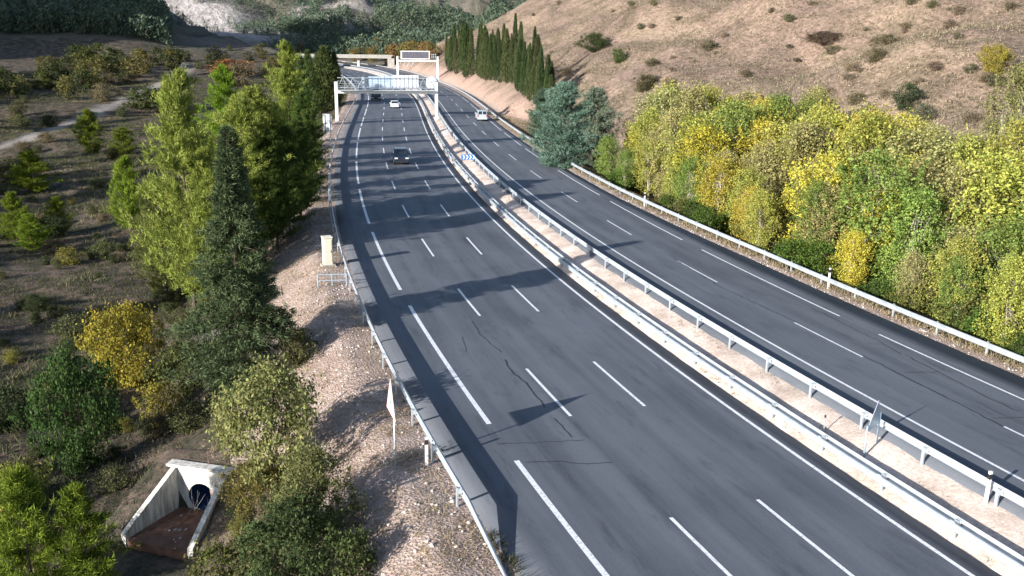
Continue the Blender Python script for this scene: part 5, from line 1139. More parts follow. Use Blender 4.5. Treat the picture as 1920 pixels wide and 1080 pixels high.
 (52, -94.32, 225.0, 2.24, 1.29, (0.11, 0.12, 0.055), ('olive', 52, 'olive')),
 (52, -21.47, 47.39, 0.78, 0.54, (0.2, 0.19, 0.05), ('yellowish', 10, 'yellowish')),
 (52, -121.02, 293.5, 3.02, 2.46, (0.11, 0.12, 0.055), ('olive', 53, 'olive')),
 (52, -38.52, 89.61, 0.6, 0.45, (0.06, 0.075, 0.036), ('dark green', 66, 'dark green')),
 (52, -119.67, 290.79, 1.27, 0.89, (0.06, 0.075, 0.036), ('dark green', 67, 'dark green')),
 (52, -118.56, 290.16, 2.78, 2.18, (0.17, 0.14, 0.085), ('brownish', 20, 'brownish')),
 (52, -24.89, 56.79, 0.71, 0.45, (0.06, 0.075, 0.036), ('dark green', 68, 'dark green')),
 (52, -36.65, 89.04, 0.84, 0.47, (0.06, 0.075, 0.036), ('dark green', 69, 'dark green')),
 (52, -28.87, 69.11, 0.69, 0.58, (0.11, 0.12, 0.055), ('olive', 54, 'olive')),
 (52, -20.07, 47.16, 0.87, 0.56, (0.06, 0.075, 0.036), ('dark green', 70, 'dark green')),
 (52, -19.89, 46.68, 0.53, 0.28, (0.06, 0.075, 0.036), ('dark green', 71, 'dark green')),
 (52, -39.47, 98.07, 1.1, 0.61, (0.06, 0.075, 0.036), ('dark green', 72, 'dark green')),
 (52, -24.44, 59.3, 0.49, 0.28, (0.06, 0.075, 0.036), ('dark green', 73, 'dark green')),
 (52, -24.01, 58.64, 0.55, 0.36, (0.17, 0.14, 0.085), ('brownish', 21, 'brownish')),
 (52, -29.06, 72.13, 0.63, 0.35, (0.06, 0.075, 0.036), ('dark green', 74, 'dark green')),
 (52, -29.79, 74.34, 0.73, 0.41, (0.2, 0.19, 0.05), ('yellowish', 11, 'yellowish')),
 (52, -24.44, 60.18, 0.47, 0.28, (0.06, 0.075, 0.036), ('dark green', 75, 'dark green')),
 (52, -22.52, 55.24, 0.83, 0.7, (0.11, 0.12, 0.055), ('olive', 55, 'olive')),
 (52, -18.73, 45.62, 1.36, 0.88, (0.17, 0.14, 0.085), ('brownish', 22, 'brownish')),
 (52, -29.2, 74.27, 1.33, 0.79, (0.06, 0.075, 0.036), ('dark green', 76, 'dark green')),
 (52, -88.54, 235.99, 2.28, 1.58, (0.11, 0.12, 0.055), ('olive', 56, 'olive')),
 (52, -28.18, 71.62, 0.36, 0.28, (0.11, 0.12, 0.055), ('olive', 57, 'olive')),
 (52, -65.16, 172.85, 2.57, 1.44, (0.11, 0.12, 0.055), ('olive', 58, 'olive')),
 (52, -41.61, 109.24, 0.75, 0.47, (0.06, 0.075, 0.036), ('dark green', 77, 'dark green')),
 (52, -26.67, 68.55, 0.93, 0.64, (0.11, 0.12, 0.055), ('olive', 59, 'olive')),
 (52, -27.51, 71.04, 1.17, 0.97, (0.11, 0.12, 0.055), ('olive', 60, 'olive')),
 (52, -28.34, 73.75, 0.69, 0.54, (0.11, 0.12, 0.055), ('olive', 61, 'olive')),
 (52, -25.01, 64.58, 0.54, 0.28, (0.11, 0.12, 0.055), ('olive', 62, 'olive')),
 (52, -26.5, 69.16, 0.71, 0.49, (0.06, 0.075, 0.036), ('dark green', 78, 'dark green')),
 (52, -34.78, 92.8, 1.51, 1.02, (0.06, 0.075, 0.036), ('dark green', 79, 'dark green')),
 (52, -30.86, 81.94, 1.26, 0.7, (0.11, 0.12, 0.055), ('olive', 63, 'olive')),
 (52, -26.68, 70.25, 0.4, 0.31, (0.2, 0.19, 0.05), ('yellowish', 12, 'yellowish')),
 (52, -22.36, 58.35, 0.75, 0.42, (0.06, 0.075, 0.036), ('dark green', 80, 'dark green')),
 (52, -17.77, 45.59, 0.82, 0.53, (0.11, 0.12, 0.055), ('olive', 64, 'olive')),
 (52, -24.32, 64.94, 0.84, 0.67, (0.11, 0.12, 0.055), ('olive', 65, 'olive')),
 (52, -27.36, 73.84, 1.98, 1.53, (0.11, 0.12, 0.055), ('olive', 66, 'olive')),
 (52, -31.7, 86.28, 0.99, 0.58, (0.17, 0.14, 0.085), ('brownish', 23, 'brownish')),
 (52, -36.94, 101.84, 1.7, 1.42, (0.11, 0.12, 0.055), ('olive', 67, 'olive')),
 (52, -33.68, 92.38, 1.41, 0.99, (0.06, 0.075, 0.036), ('dark green', 81, 'dark green')),
 (52, -39.02, 108.31, 0.66, 0.34, (0.06, 0.075, 0.036), ('dark green', 82, 'dark green')),
 (52, -22.74, 61.36, 1.12, 0.77, (0.11, 0.12, 0.055), ('olive', 68, 'olive')),
 (52, -35.72, 99.0, 0.45, 0.3, (0.2, 0.19, 0.05), ('yellowish', 13, 'yellowish')),
 (52, -34.72, 96.67, 1.44, 1.14, (0.2, 0.19, 0.05), ('yellowish', 14, 'yellowish')),
 (52, -33.97, 94.75, 1.16, 0.98, (0.06, 0.075, 0.036), ('dark green', 83, 'dark green')),
 (52, -16.86, 44.92, 1.39, 1.14, (0.11, 0.12, 0.055), ('olive', 69, 'olive')),
 (52, -69.06, 199.29, 3.08, 1.62, (0.06, 0.075, 0.036), ('dark green', 84, 'dark green')),
 (52, -55.09, 159.28, 1.31, 0.89, (0.11, 0.12, 0.055), ('olive', 70, 'olive')),
 (52, -33.9, 96.15, 0.73, 0.37, (0.11, 0.12, 0.055), ('olive', 71, 'olive')),
 (52, -21.95, 61.18, 1.1, 0.61, (0.06, 0.075, 0.036), ('dark green', 85, 'dark green')),
 (52, -38.84, 112.66, 1.48, 1.16, (0.11, 0.12, 0.055), ('olive', 72, 'olive')),
 (52, -31.91, 92.74, 1.75, 1.16, (0.06, 0.075, 0.036), ('dark green', 86, 'dark green')),
 (52, -23.1, 66.12, 0.7, 0.59, (0.2, 0.19, 0.05), ('yellowish', 15, 'yellowish')),
 (52, -30.03, 88.3, 0.9, 0.6, (0.11, 0.12, 0.055), ('olive', 73, 'olive')),
 (52, -29.98, 88.33, 1.69, 1.29, (0.2, 0.19, 0.05), ('yellowish', 16, 'yellowish')),
 (52, -33.21, 99.02, 0.79, 0.64, (0.06, 0.075, 0.036), ('dark green', 87, 'dark green')),
 (52, -31.82, 95.26, 0.98, 0.69, (0.2, 0.19, 0.05), ('yellowish', 17, 'yellowish')),
 (52, -22.71, 66.87, 0.6, 0.5, (0.17, 0.14, 0.085), ('brownish', 24, 'brownish')),
 (52, -19.45, 56.91, 0.8, 0.47, (0.06, 0.075, 0.036), ('dark green', 88, 'dark green')),
 (52, -63.4, 195.81, 0.95, 0.79, (0.11, 0.12, 0.055), ('olive', 74, 'olive')),
 (52, -38.3, 116.66, 0.78, 0.63, (0.06, 0.075, 0.036), ('dark green', 89, 'dark green')),
 (52, -36.67, 111.53, 1.75, 1.24, (0.11, 0.12, 0.055), ('olive', 75, 'olive')),
 (52, -31.34, 95.17, 0.47, 0.28, (0.06, 0.075, 0.036), ('dark green', 90, 'dark green')),
 (52, -18.47, 54.83, 0.83, 0.53, (0.2, 0.19, 0.05), ('yellowish', 18, 'yellowish')),
 (52, -50.44, 157.64, 4.13, 3.18, (0.06, 0.075, 0.036), ('dark green', 91, 'dark green')),
 (52, -21.97, 66.11, 0.49, 0.41, (0.11, 0.12, 0.055), ('olive', 76, 'olive')),
 (52, -28.71, 87.78, 1.56, 1.02, (0.17, 0.14, 0.085), ('brownish', 25, 'brownish')),
 (52, -35.07, 108.6, 2.7, 2.04, (0.11, 0.12, 0.055), ('olive', 77, 'olive')),
 (52, -18.75, 56.13, 0.81, 0.44, (0.06, 0.075, 0.036), ('dark green', 92, 'dark green')),
 (52, -31.52, 97.27, 1.26, 1.0, (0.06, 0.075, 0.036), ('dark green', 93, 'dark green')),
 (52, -29.18, 89.82, 0.76, 0.41, (0.2, 0.19, 0.05), ('yellowish', 19, 'yellowish')),
 (52, -17.64, 52.66, 0.47, 0.31, (0.06, 0.075, 0.036), ('dark green', 94, 'dark green')),
 (52, -17.95, 53.66, 0.25, 0.2, (0.11, 0.12, 0.055), ('olive', 78, 'olive')),
 (52, -16.99, 50.73, 0.86, 0.73, (0.17, 0.14, 0.085), ('brownish', 26, 'brownish')),
 (52, -18.18, 54.72, 0.62, 0.34, (0.06, 0.075, 0.036), ('dark green', 95, 'dark green')),
 (52, -17.62, 52.96, 0.95, 0.52, (0.11, 0.12, 0.055), ('olive', 79, 'olive')),
 (52, -18.23, 54.99, 0.59, 0.33, (0.06, 0.075, 0.036), ('dark green', 96, 'dark green')),
 (52, -18.51, 55.98, 0.88, 0.62, (0.06, 0.075, 0.036), ('dark green', 97, 'dark green')),
 (52, -19.62, 59.83, 1.12, 0.75, (0.06, 0.075, 0.036), ('dark green', 98, 'dark green')),
 (52, -18.42, 56.01, 0.87, 0.51, (0.11, 0.12, 0.055), ('olive', 80, 'olive')),
 (52, -28.28, 88.26, 0.99, 0.84, (0.11, 0.12, 0.055), ('olive', 81, 'olive')),
 (52, -29.59, 92.6, 1.47, 0.78, (0.17, 0.14, 0.085), ('brownish', 27, 'brownish')),
 (52, -17.36, 52.83, 0.52, 0.3, (0.06, 0.075, 0.036), ('dark green', 99, 'dark green')),
 (52, -17.57, 53.6, 0.67, 0.35, (0.17, 0.14, 0.085), ('brownish', 28, 'brownish')),
 (52, -18.54, 57.11, 0.82, 0.49, (0.11, 0.12, 0.055), ('olive', 82, 'olive')),
 (52, -18.05, 55.65, 0.97, 0.52, (0.06, 0.075, 0.036), ('dark green', 100, 'dark green')),
 (52, -35.32, 113.02, 1.28, 0.79, (0.06, 0.075, 0.036), ('dark green', 101, 'dark green')),
 (52, -18.15, 56.16, 0.87, 0.5, (0.06, 0.075, 0.036), ('dark green', 102, 'dark green')),
 (52, -16.38, 50.5, 0.55, 0.44, (0.11, 0.12, 0.055), ('olive', 83, 'olive')),
 (52, -20.19, 63.27, 0.72, 0.45, (0.11, 0.12, 0.055), ('olive', 84, 'olive')),
 (52, -16.87, 52.25, 1.11, 0.93, (0.06, 0.075, 0.036), ('dark green', 103, 'dark green')),
 (52, -16.99, 52.74, 0.48, 0.39, (0.11, 0.12, 0.055), ('olive', 85, 'olive')),
 (52, -17.28, 53.77, 0.62, 0.38, (0.11, 0.12, 0.055), ('olive', 86, 'olive')),
 (52, -19.89, 62.86, 0.95, 0.49, (0.11, 0.12, 0.055), ('olive', 87, 'olive')),
 (52, -29.28, 94.39, 0.76, 0.47, (0.11, 0.12, 0.055), ('olive', 88, 'olive')),
 (52, -17.19, 54.39, 0.91, 0.63, (0.06, 0.075, 0.036), ('dark green', 104, 'dark green')),
 (52, -18.41, 58.68, 1.29, 1.07, (0.06, 0.075, 0.036), ('dark green', 105, 'dark green')),
 (52, -86.07, 291.98, 6.24, 5.3, (0.17, 0.14, 0.085), ('brownish', 29, 'brownish')),
 (52, -16.46, 52.19, 0.59, 0.47, (0.17, 0.14, 0.085), ('brownish', 30, 'brownish')),
 (52, -20.08, 65.33, 1.2, 0.71, (0.06, 0.075, 0.036), ('dark green', 106, 'dark green')),
 (52, -75.17, 256.38, 1.71, 1.11, (0.2, 0.19, 0.05), ('yellowish', 20, 'yellowish')),
 (52, -18.6, 60.34, 0.65, 0.45, (0.11, 0.12, 0.055), ('olive', 89, 'olive')),
 (52, -26.88, 89.13, 1.78, 1.02, (0.2, 0.19, 0.05), ('yellowish', 21, 'yellowish')),
 (52, -10.4, 32.01, 0.61, 0.49, (0.2, 0.19, 0.05), ('yellowish', 22, 'yellowish')),
 (52, -62.6, 215.01, 1.78, 1.01, (0.11, 0.12, 0.055), ('olive', 90, 'olive')),
 (52, -16.33, 53.14, 0.53, 0.42, (0.11, 0.12, 0.055), ('olive', 91, 'olive')),
 (52, -26.77, 89.99, 0.98, 0.74, (0.11, 0.12, 0.055), ('olive', 92, 'olive')),
 (52, -79.0, 277.28, 1.28, 0.71, (0.11, 0.12, 0.055), ('olive', 93, 'olive')),
 (52, -10.49, 33.17, 0.91, 0.62, (0.06, 0.075, 0.036), ('dark green', 107, 'dark green')),
 (52, -32.5, 112.25, 2.98, 2.12, (0.11, 0.12, 0.055), ('olive', 94, 'olive')),
 (52, -35.37, 122.55, 1.64, 1.38, (0.11, 0.12, 0.055), ('olive', 95, 'olive')),
 (52, -17.44, 59.17, 1.68, 1.32, (0.11, 0.12, 0.055), ('olive', 96, 'olive')),
 (52, -75.57, 276.17, 1.98, 1.42, (0.11, 0.12, 0.055), ('olive', 97, 'olive')),
 (52, -8.81, 28.83, 1.6, 1.19, (0.11, 0.12, 0.055), ('olive', 98, 'olive')),
 (52, -9.34, 30.8, 0.74, 0.45, (0.11, 0.12, 0.055), ('olive', 99, 'olive')),
 (52, -9.99, 33.34, 0.72, 0.53, (0.11, 0.12, 0.055), ('olive', 100, 'olive')),
 (52, -9.98, 33.66, 0.39, 0.25, (0.17, 0.14, 0.085), ('brownish', 31, 'brownish')),
 (52, -9.09, 30.36, 0.7, 0.47, (0.11, 0.12, 0.055), ('olive', 101, 'olive')),
 (52, -25.75, 94.47, 1.17, 0.68, (0.06, 0.075, 0.036), ('dark green', 108, 'dark green')),
 (52, -34.46, 129.77, 0.68, 0.41, (0.11, 0.12, 0.055), ('olive', 102, 'olive')),
 (52, -9.44, 32.75, 0.82, 0.49, (0.11, 0.12, 0.055), ('olive', 103, 'olive')),
 (52, -9.07, 31.66, 1.14, 0.62, (0.17, 0.14, 0.085), ('brownish', 32, 'brownish')),
 (52, -33.95, 131.0, 0.9, 0.56, (0.06, 0.075, 0.036), ('dark green', 109, 'dark green')),
 (52, -48.45, 202.07, 1.61, 1.06, (0.06, 0.075, 0.036), ('dark green', 110, 'dark green')),
 (52, -26.01, 107.46, 1.94, 1.47, (0.17, 0.14, 0.085), ('brownish', 33, 'brownish')),
 (52, -50.3, 229.62, 2.92, 1.64, (0.11, 0.12, 0.055), ('olive', 104, 'olive')),
 (52, -29.66, 134.65, 0.54, 0.43, (0.11, 0.12, 0.055), ('olive', 105, 'olive')),
 (53, -165.8, 292.9, 6.8, 2.8, (0.15, 0.14, 0.05), (1,)),
 (53, -142.1, 252.1, 5.8, 3.2, (0.11, 0.125, 0.04), (2,)),
 (53, -135.8, 240.7, 6.7, 3.6, (0.15, 0.14, 0.05), (3,)),
 (53, -135.6, 240.7, 7.3, 3.3, (0.11, 0.125, 0.04), (4,)),
 (53, -146.1, 260.2, 5.9, 3.4, (0.11, 0.125, 0.04), (5,)),
 (53, -147.6, 265.1, 5.6, 3.1, (0.15, 0.14, 0.05), (6,)),
 (53, -150.1, 272.9, 4.5, 2.4, (0.15, 0.14, 0.05), (7,)),
 (53, -140.0, 260.0, 6.5, 3.3, (0.07, 0.085, 0.035), (8,)),
 (53, -129.5, 245.2, 4.3, 2.0, (0.07, 0.085, 0.035), (9,)),
 (53, -132.8, 252.5, 5.4, 2.3, (0.15, 0.14, 0.05), (10,)),
 (53, -158.3, 316.2, 4.1, 2.0, (0.15, 0.14, 0.05), (11,)),
 (53, -136.2, 273.3, 5.9, 3.1, (0.11, 0.125, 0.04), (12,)),
 (53, -135.3, 274.9, 7.1, 4.2, (0.07, 0.085, 0.035), (13,)),
 (53, -146.9, 300.6, 5.7, 2.4, (0.15, 0.14, 0.05), (14,)),
 (53, -151.2, 313.0, 4.5, 2.3, (0.07, 0.085, 0.035), (15,)),
 (53, -117.9, 247.6, 5.9, 2.6, (0.15, 0.14, 0.05), (16,)),
 (53, -139.6, 296.3, 6.1, 3.5, (0.07, 0.085, 0.035), (17,)),
 (53, -158.2, 341.9, 6.9, 3.0, (0.07, 0.085, 0.035), (18,)),
 (53, -143.5, 310.0, 5.7, 3.1, (0.15, 0.14, 0.05), (19,)),
 (53, -159.2, 348.0, 6.6, 3.0, (0.07, 0.085, 0.035), (20,)),
 (53, -130.4, 285.1, 5.5, 2.6, (0.15, 0.14, 0.05), (21,)),
 (53, -119.8, 262.3, 6.0, 3.5, (0.07, 0.085, 0.035), (22,)),
 (53, -155.6, 343.1, 4.3, 2.0, (0.07, 0.085, 0.035), (23,)),
 (53, -149.4, 329.4, 4.9, 2.3, (0.11, 0.125, 0.04), (24,)),
 (53, -148.7, 329.7, 6.0, 3.5, (0.11, 0.125, 0.04), (25,)),
 (53, -154.7, 345.7, 4.6, 2.5, (0.11, 0.125, 0.04), (26,)),
 (53, -118.2, 266.3, 5.7, 2.4, (0.15, 0.14, 0.05), (27,)),
 (53, -152.5, 346.6, 7.0, 3.4, (0.11, 0.125, 0.04), (28,)),
 (53, -136.4, 309.9, 5.6, 3.1, (0.15, 0.14, 0.05), (29,)),
 (53, -122.9, 282.9, 6.9, 4.0, (0.15, 0.14, 0.05), (30,)),
 (53, -136.1, 315.5, 4.8, 2.8, (0.07, 0.085, 0.035), (31,)),
 (53, -135.5, 320.2, 6.9, 3.6, (0.07, 0.085, 0.035), (32,)),
 (53, -140.5, 337.6, 5.8, 2.5, (0.07, 0.085, 0.035), (33,)),
 (53, -130.0, 315.9, 5.1, 2.4, (0.07, 0.085, 0.035), (34,)),
 (53, -121.2, 303.2, 6.6, 3.7, (0.15, 0.14, 0.05), (35,)),
 (53, -132.5, 336.5, 6.7, 3.5, (0.15, 0.14, 0.05), (36,)),
 (53, -122.2, 313.6, 6.9, 3.0, (0.15, 0.14, 0.05), (37,)),
 (53, -129.6, 346.2, 6.1, 3.4, (0.07, 0.085, 0.035), (38,)),
 (53, -121.4, 336.4, 6.6, 3.2, (0.15, 0.14, 0.05), (39,)),
 (53, -121.4, 336.4, 7.4, 3.5, (0.07, 0.085, 0.035), (40,)),
 (53, -129.4, 364.4, 4.0, 2.3, (0.15, 0.14, 0.05), (41,)),
 (54, -247.1, 219.6, 12.0, 3.6, (0.23, 0.28, 0.06), ()),
 (54, -248.8, 68.4, 12.3, 4.0, (0.23, 0.28, 0.06), ()),
 (54, -259.1, 59.0, 13.6, 3.1, (0.23, 0.28, 0.06), ()),
 (54, -174.3, 66.5, 13.6, 3.9, (0.23, 0.28, 0.06), ()),
 (54, -96.5, 138.0, 15.2, 3.8, (0.23, 0.28, 0.06), ()),
 (54, -259.0, 33.4, 15.3, 4.2, (0.23, 0.28, 0.06), ()),
 (54, -234.9, 230.2, 12.2, 3.4, (0.23, 0.28, 0.06), ()),
 (54, -210.3, 98.0, 12.3, 3.9, (0.23, 0.28, 0.06), ()),
 (54, -160.9, 243.1, 13.1, 3.8, (0.23, 0.28, 0.06), ()),
 (54, -166.0, 208.2, 16.5, 3.3, (0.23, 0.28, 0.06), ()),
 (54, -137.2, 65.6, 12.1, 3.5, (0.23, 0.28, 0.06), ()),
 (54, -161.6, 137.7, 14.7, 3.7, (0.23, 0.28, 0.06), ()),
 (54, -257.6, 128.5, 14.6, 3.8, (0.23, 0.28, 0.06), ()),
 (54, -185.8, 227.7, 14.6, 4.2, (0.23, 0.28, 0.06), ()),
 (54, -230.1, -14.6, 16.0, 3.1, (0.23, 0.28, 0.06), ()),
 (54, -196.8, -14.4, 15.9, 3.6, (0.23, 0.28, 0.06), ()),
 (54, -188.6, 186.9, 16.2, 3.0, (0.23, 0.28, 0.06), ()),
 (54, -205.7, 58.9, 15.7, 3.6, (0.23, 0.28, 0.06), ()),
 (54, -173.0, 52.1, 12.7, 3.7, (0.23, 0.28, 0.06), ()),
 (54, -198.1, 90.5, 13.5, 3.6, (0.23, 0.28, 0.06), ()),
 (54, -224.9, -17.5, 14.2, 3.2, (0.23, 0.28, 0.06), ()),
 (54, -98.3, 4.4, 16.0, 3.6, (0.23, 0.28, 0.06), ()),
 (54, -220.6, 122.6, 12.2, 4.0, (0.23, 0.28, 0.06), ()),
 (54, -124.4, 63.1, 15.0, 3.1, (0.23, 0.28, 0.06), ()),
 (54, -89.0, 59.1, 15.3, 3.2, (0.23, 0.28, 0.06), ()),
 (54, -257.8, 94.2, 13.1, 3.8, (0.23, 0.28, 0.06), ()),
 (54, -207.1, 82.9, 15.6, 3.1, (0.23, 0.28, 0.06), ()),
 (54, -158.0, -10.7, 15.3, 3.1, (0.23, 0.28, 0.06), ()),
 (54, -191.2, 107.3, 17.0, 3.1, (0.23, 0.28, 0.06), ()),
 (54, -78.9, 99.0, 15.8, 4.1, (0.23, 0.28, 0.06), ()),
 (54, -200.3, 160.5, 15.3, 3.3, (0.23, 0.28, 0.06), ()),
 (54, -251.4, 36.1, 13.4, 4.1, (0.23, 0.28, 0.06), ()),
 (54, -121.6, 119.7, 14.6, 3.9, (0.23, 0.28, 0.06), ()),
 (54, -192.8, 93.0, 16.7, 4.1, (0.23, 0.28, 0.06), ()),
 (54, -160.2, 229.7, 14.5, 3.2, (0.23, 0.28, 0.06), ()),
 (54, -119.3, 39.6, 16.3, 3.2, (0.23, 0.28, 0.06), ()),
 (54, -243.1, 2.1, 14.5, 3.5, (0.23, 0.28, 0.06), ()),
 (54, -131.7, 70.4, 12.2, 3.2, (0.23, 0.28, 0.06), ()),
 (54, -187.6, 77.3, 12.0, 3.9, (0.23, 0.28, 0.06), ()),
 (54, -187.9, 84.1, 16.1, 3.2, (0.23, 0.28, 0.06), ()),
 (54, -171.7, 268.6, 16.9, 3.9, (0.23, 0.28, 0.06), ()),
 (54, -166.4, 169.0, 12.4, 3.7, (0.23, 0.28, 0.06), ()),
 (54, -91.2, 33.5, 14.9, 4.1, (0.23, 0.28, 0.06), ()),
 (54, -249.9, 64.9, 13.5, 3.9, (0.23, 0.28, 0.06), ()),
 (54, -137.7, 142.8, 16.7, 4.0, (0.23, 0.28, 0.06), ()),
 (54, -67.9, 42.5, 13.7, 4.2, (0.23, 0.28, 0.06), ()),
 (54, -247.7, 141.5, 16.3, 3.2, (0.23, 0.28, 0.06), ()),
 (54, -186.3, 72.8, 15.4, 4.0, (0.23, 0.28, 0.06), ()),
 (54, -200.4, 180.0, 16.2, 4.1, (0.23, 0.28, 0.06), ()),
 (54, -129.4, 72.0, 13.8, 3.7, (0.23, 0.28, 0.06), ()),
 (54, -180.5, 214.5, 12.3, 3.9, (0.23, 0.28, 0.06), ()),
 (54, -192.0, 118.5, 13.7, 3.1, (0.23, 0.28, 0.06), ()),
 (54, -171.0, 282.2, 15.4, 3.8, (0.23, 0.28, 0.06), ()),
 (54, -212.6, 113.9, 12.5, 3.3, (0.23, 0.28, 0.06), ()),
 (54, -194.2, 118.2, 12.3, 3.6, (0.23, 0.28, 0.06), ()),
 (54, -163.9, 216.1, 14.1, 3.4, (0.23, 0.28, 0.06), ()),
 (54, -165.4, 64.6, 14.4, 3.3, (0.23, 0.28, 0.06), ()),
 (54, -191.6, 190.2, 15.0, 3.1, (0.23, 0.28, 0.06), ()),
 (54, -242.0, 284.5, 12.5, 3.7, (0.23, 0.28, 0.06), ()),
 (54, -111.6, 187.5, 12.1, 4.2, (0.23, 0.28, 0.06), ()),
 (54, -200.3, 196.3, 15.1, 3.4, (0.23, 0.28, 0.06), ()),
 (54, -195.5, 171.3, 16.7, 3.1, (0.23, 0.28, 0.06), ()),
 (54, -223.2, 282.3, 16.4, 3.2, (0.23, 0.28, 0.06), ()),
 (54, -120.2, 204.4, 14.0, 3.0, (0.23, 0.28, 0.06), ()),
 (54, -121.3, 61.0, 16.8, 3.5, (0.23, 0.28, 0.06), ()),
 (54, -60.1, 40.3, 16.9, 3.1, (0.23, 0.28, 0.06), ()),
 (54, -119.7, 176.3, 13.2, 3.9, (0.23, 0.28, 0.06), ()),
 (54, -238.2, 43.8, 15.7, 3.0, (0.23, 0.28, 0.06), ()),
 (54, -200.9, 48.6, 13.2, 3.1, (0.23, 0.28, 0.06), ()),
 (54, -150.8, 214.5, 15.4, 3.1, (0.23, 0.28, 0.06), ()),
 (54, -171.7, 274.6, 14.7, 3.3, (0.23, 0.28, 0.06), ()),
 (54, -172.3, 266.5, 15.9, 3.5, (0.23, 0.28, 0.06), ()),
 (54, -110.0, 59.5, 14.1, 3.5, (0.23, 0.28, 0.06), ()),
 (54, -63.7, 73.6, 12.1, 3.4, (0.23, 0.28, 0.06), ()),
 (54, -140.4, -2.0, 16.6, 3.1, (0.23, 0.28, 0.06), ()),
 (54, -78.1, 111.1, 13.3, 3.2, (0.23, 0.28, 0.06), ()),
 (54, -221.8, 2.6, 15.3, 4.1, (0.23, 0.28, 0.06), ()),
 (54, -191.2, 79.1, 14.6, 3.6, (0.23, 0.28, 0.06), ()),
 (54, -175.1, 93.2, 15.9, 3.4, (0.23, 0.28, 0.06), ()),
 (54, -166.5, 157.1, 13.0, 4.0, (0.23, 0.28, 0.06), ()),
 (54, -155.5, 175.4, 15.4, 3.2, (0.23, 0.28, 0.06), ()),
 (54, -220.7, -19.4, 15.7, 3.6, (0.23, 0.28, 0.06), ()),
 (54, -220.6, 265.1, 13.8, 3.1, (0.23, 0.28, 0.06), ()),
 (54, -207.1, 146.2, 13.2, 3.1, (0.23, 0.28, 0.06), ()),
 (54, -166.9, 54.9, 16.8, 3.7, (0.23, 0.28, 0.06), ()),
 (54, -127.5, 113.0, 14.7, 3.8, (0.23, 0.28, 0.06), ()),
 (54, -92.9, 34.9, 14.1, 4.0, (0.23, 0.28, 0.06), ()),
 (54, -115.9, 17.5, 12.7, 3.8, (0.23, 0.28, 0.06), ()),
 (54, -210.9, 105.4, 13.0, 3.6, (0.23, 0.28, 0.06), ()),
 (54, -160.2, -14.2, 12.3, 3.6, (0.23, 0.28, 0.06), ()),
 (54, -126.6, 181.1, 13.3, 3.0, (0.23, 0.28, 0.06), ()),
 (54, -152.6, 38.7, 16.4, 3.6, (0.23, 0.28, 0.06), ()),
 (54, -242.0, 104.1, 16.5, 3.2, (0.23, 0.28, 0.06), ()),
 (54, -244.1, 260.8, 14.7, 4.2, (0.23, 0.28, 0.06), ()),
 (54, -170.6, 237.2, 17.0, 3.7, (0.23, 0.28, 0.06), ()),
 (54, -183.6, 50.4, 13.9, 3.1, (0.23, 0.28, 0.06), ()),
 (54, -172.0, 128.6, 15.3, 3.9, (0.23, 0.28, 0.06), ()),
 (54, -258.0, 49.7, 14.4, 3.0, (0.23, 0.28, 0.06), ()),
 (54, -213.6, 264.9, 16.5, 3.9, (0.23, 0.28, 0.06), ()),
 (54, -117.9, 189.3, 14.9, 3.8, (0.23, 0.28, 0.06), ()),
 (54, -222.8, 131.7, 13.4, 3.2, (0.23, 0.28, 0.06), ()),
 (54, -185.3, 57.3, 14.1, 4.1, (0.23, 0.28, 0.06), ()),
 (54, -94.3, 102.5, 15.3, 4.0, (0.23, 0.28, 0.06), ()),
 (54, -195.3, 201.6, 16.7, 3.8, (0.23, 0.28, 0.06), ()),
 (54, -182.8, 66.2, 15.5, 3.3, (0.23, 0.28, 0.06), ()),
 (54, -118.3, 64.7, 16.1, 3.9, (0.23, 0.28, 0.06), ()),
 (54, -93.7, 97.9, 12.2, 3.3, (0.23, 0.28, 0.06), ()),
 (54, -252.0, 261.3, 14.8, 3.0, (0.23, 0.28, 0.06), ()),
 (54, -101.3, 83.4, 16.4, 3.4, (0.23, 0.28, 0.06), ()),
 (54, -182.3, 219.4, 16.3, 4.2, (0.23, 0.28, 0.06), ()),
 (54, -202.5, -7.1, 12.7, 3.0, (0.23, 0.28, 0.06), ()),
 (54, -174.2, 230.8, 13.6, 3.8, (0.23, 0.28, 0.06), ()),
 (54, -204.8, -15.4, 15.1, 3.9, (0.23, 0.28, 0.06), ()),
 (54, -250.7, 247.9, 14.8, 3.7, (0.23, 0.28, 0.06), ()),
 (54, -79.9, 121.5, 13.9, 3.3, (0.23, 0.28, 0.06), ()),
 (54, -134.4, 47.7, 16.9, 3.8, (0.23, 0.28, 0.06), ()),
 (54, -151.8, 195.9, 13.9, 4.1, (0.23, 0.28, 0.06), ()),
 (54, -220.2, 140.1, 15.5, 3.8, (0.23, 0.28, 0.06), ()),
 (54, -194.5, 30.0, 15.0, 3.2, (0.23, 0.28, 0.06), ()),
 (54, -92.2, 125.7, 16.2, 3.2, (0.23, 0.28, 0.06), ()),
 (55, -24.9, 343.8, 10.4, 0.67, (0.07, 0.1, 0.04), (1,)),
 (55, -24.6, 340.8, 11.0, 0.63, (0.085, 0.105, 0.045), (2,)),
 (55, -22.3, 321.9, 10.5, 1.11, (0.085, 0.105, 0.045), (3,)),
 (55, -21.6, 317.9, 11.5, 1.01, (0.07, 0.1, 0.04), (4,)),
 (55, -22.4, 343.1, 10.7, 1.07, (0.055, 0.085, 0.035), (5,)),
 (55, -21.4, 333.0, 12.2, 0.75, (0.07, 0.1, 0.04), (6,)),
 (55, -22.0, 342.1, 12.0, 1.28, (0.055, 0.085, 0.035), (7,)),
 (55, -19.0, 305.0, 11.4, 1.07, (0.085, 0.105, 0.045), (8,)),
 (55, -20.0, 338.2, 11.1, 0.8, (0.07, 0.1, 0.04), (9,)),
 (55, -17.2, 304.2, 12.9, 1.31, (0.085, 0.105, 0.045), (10,)),
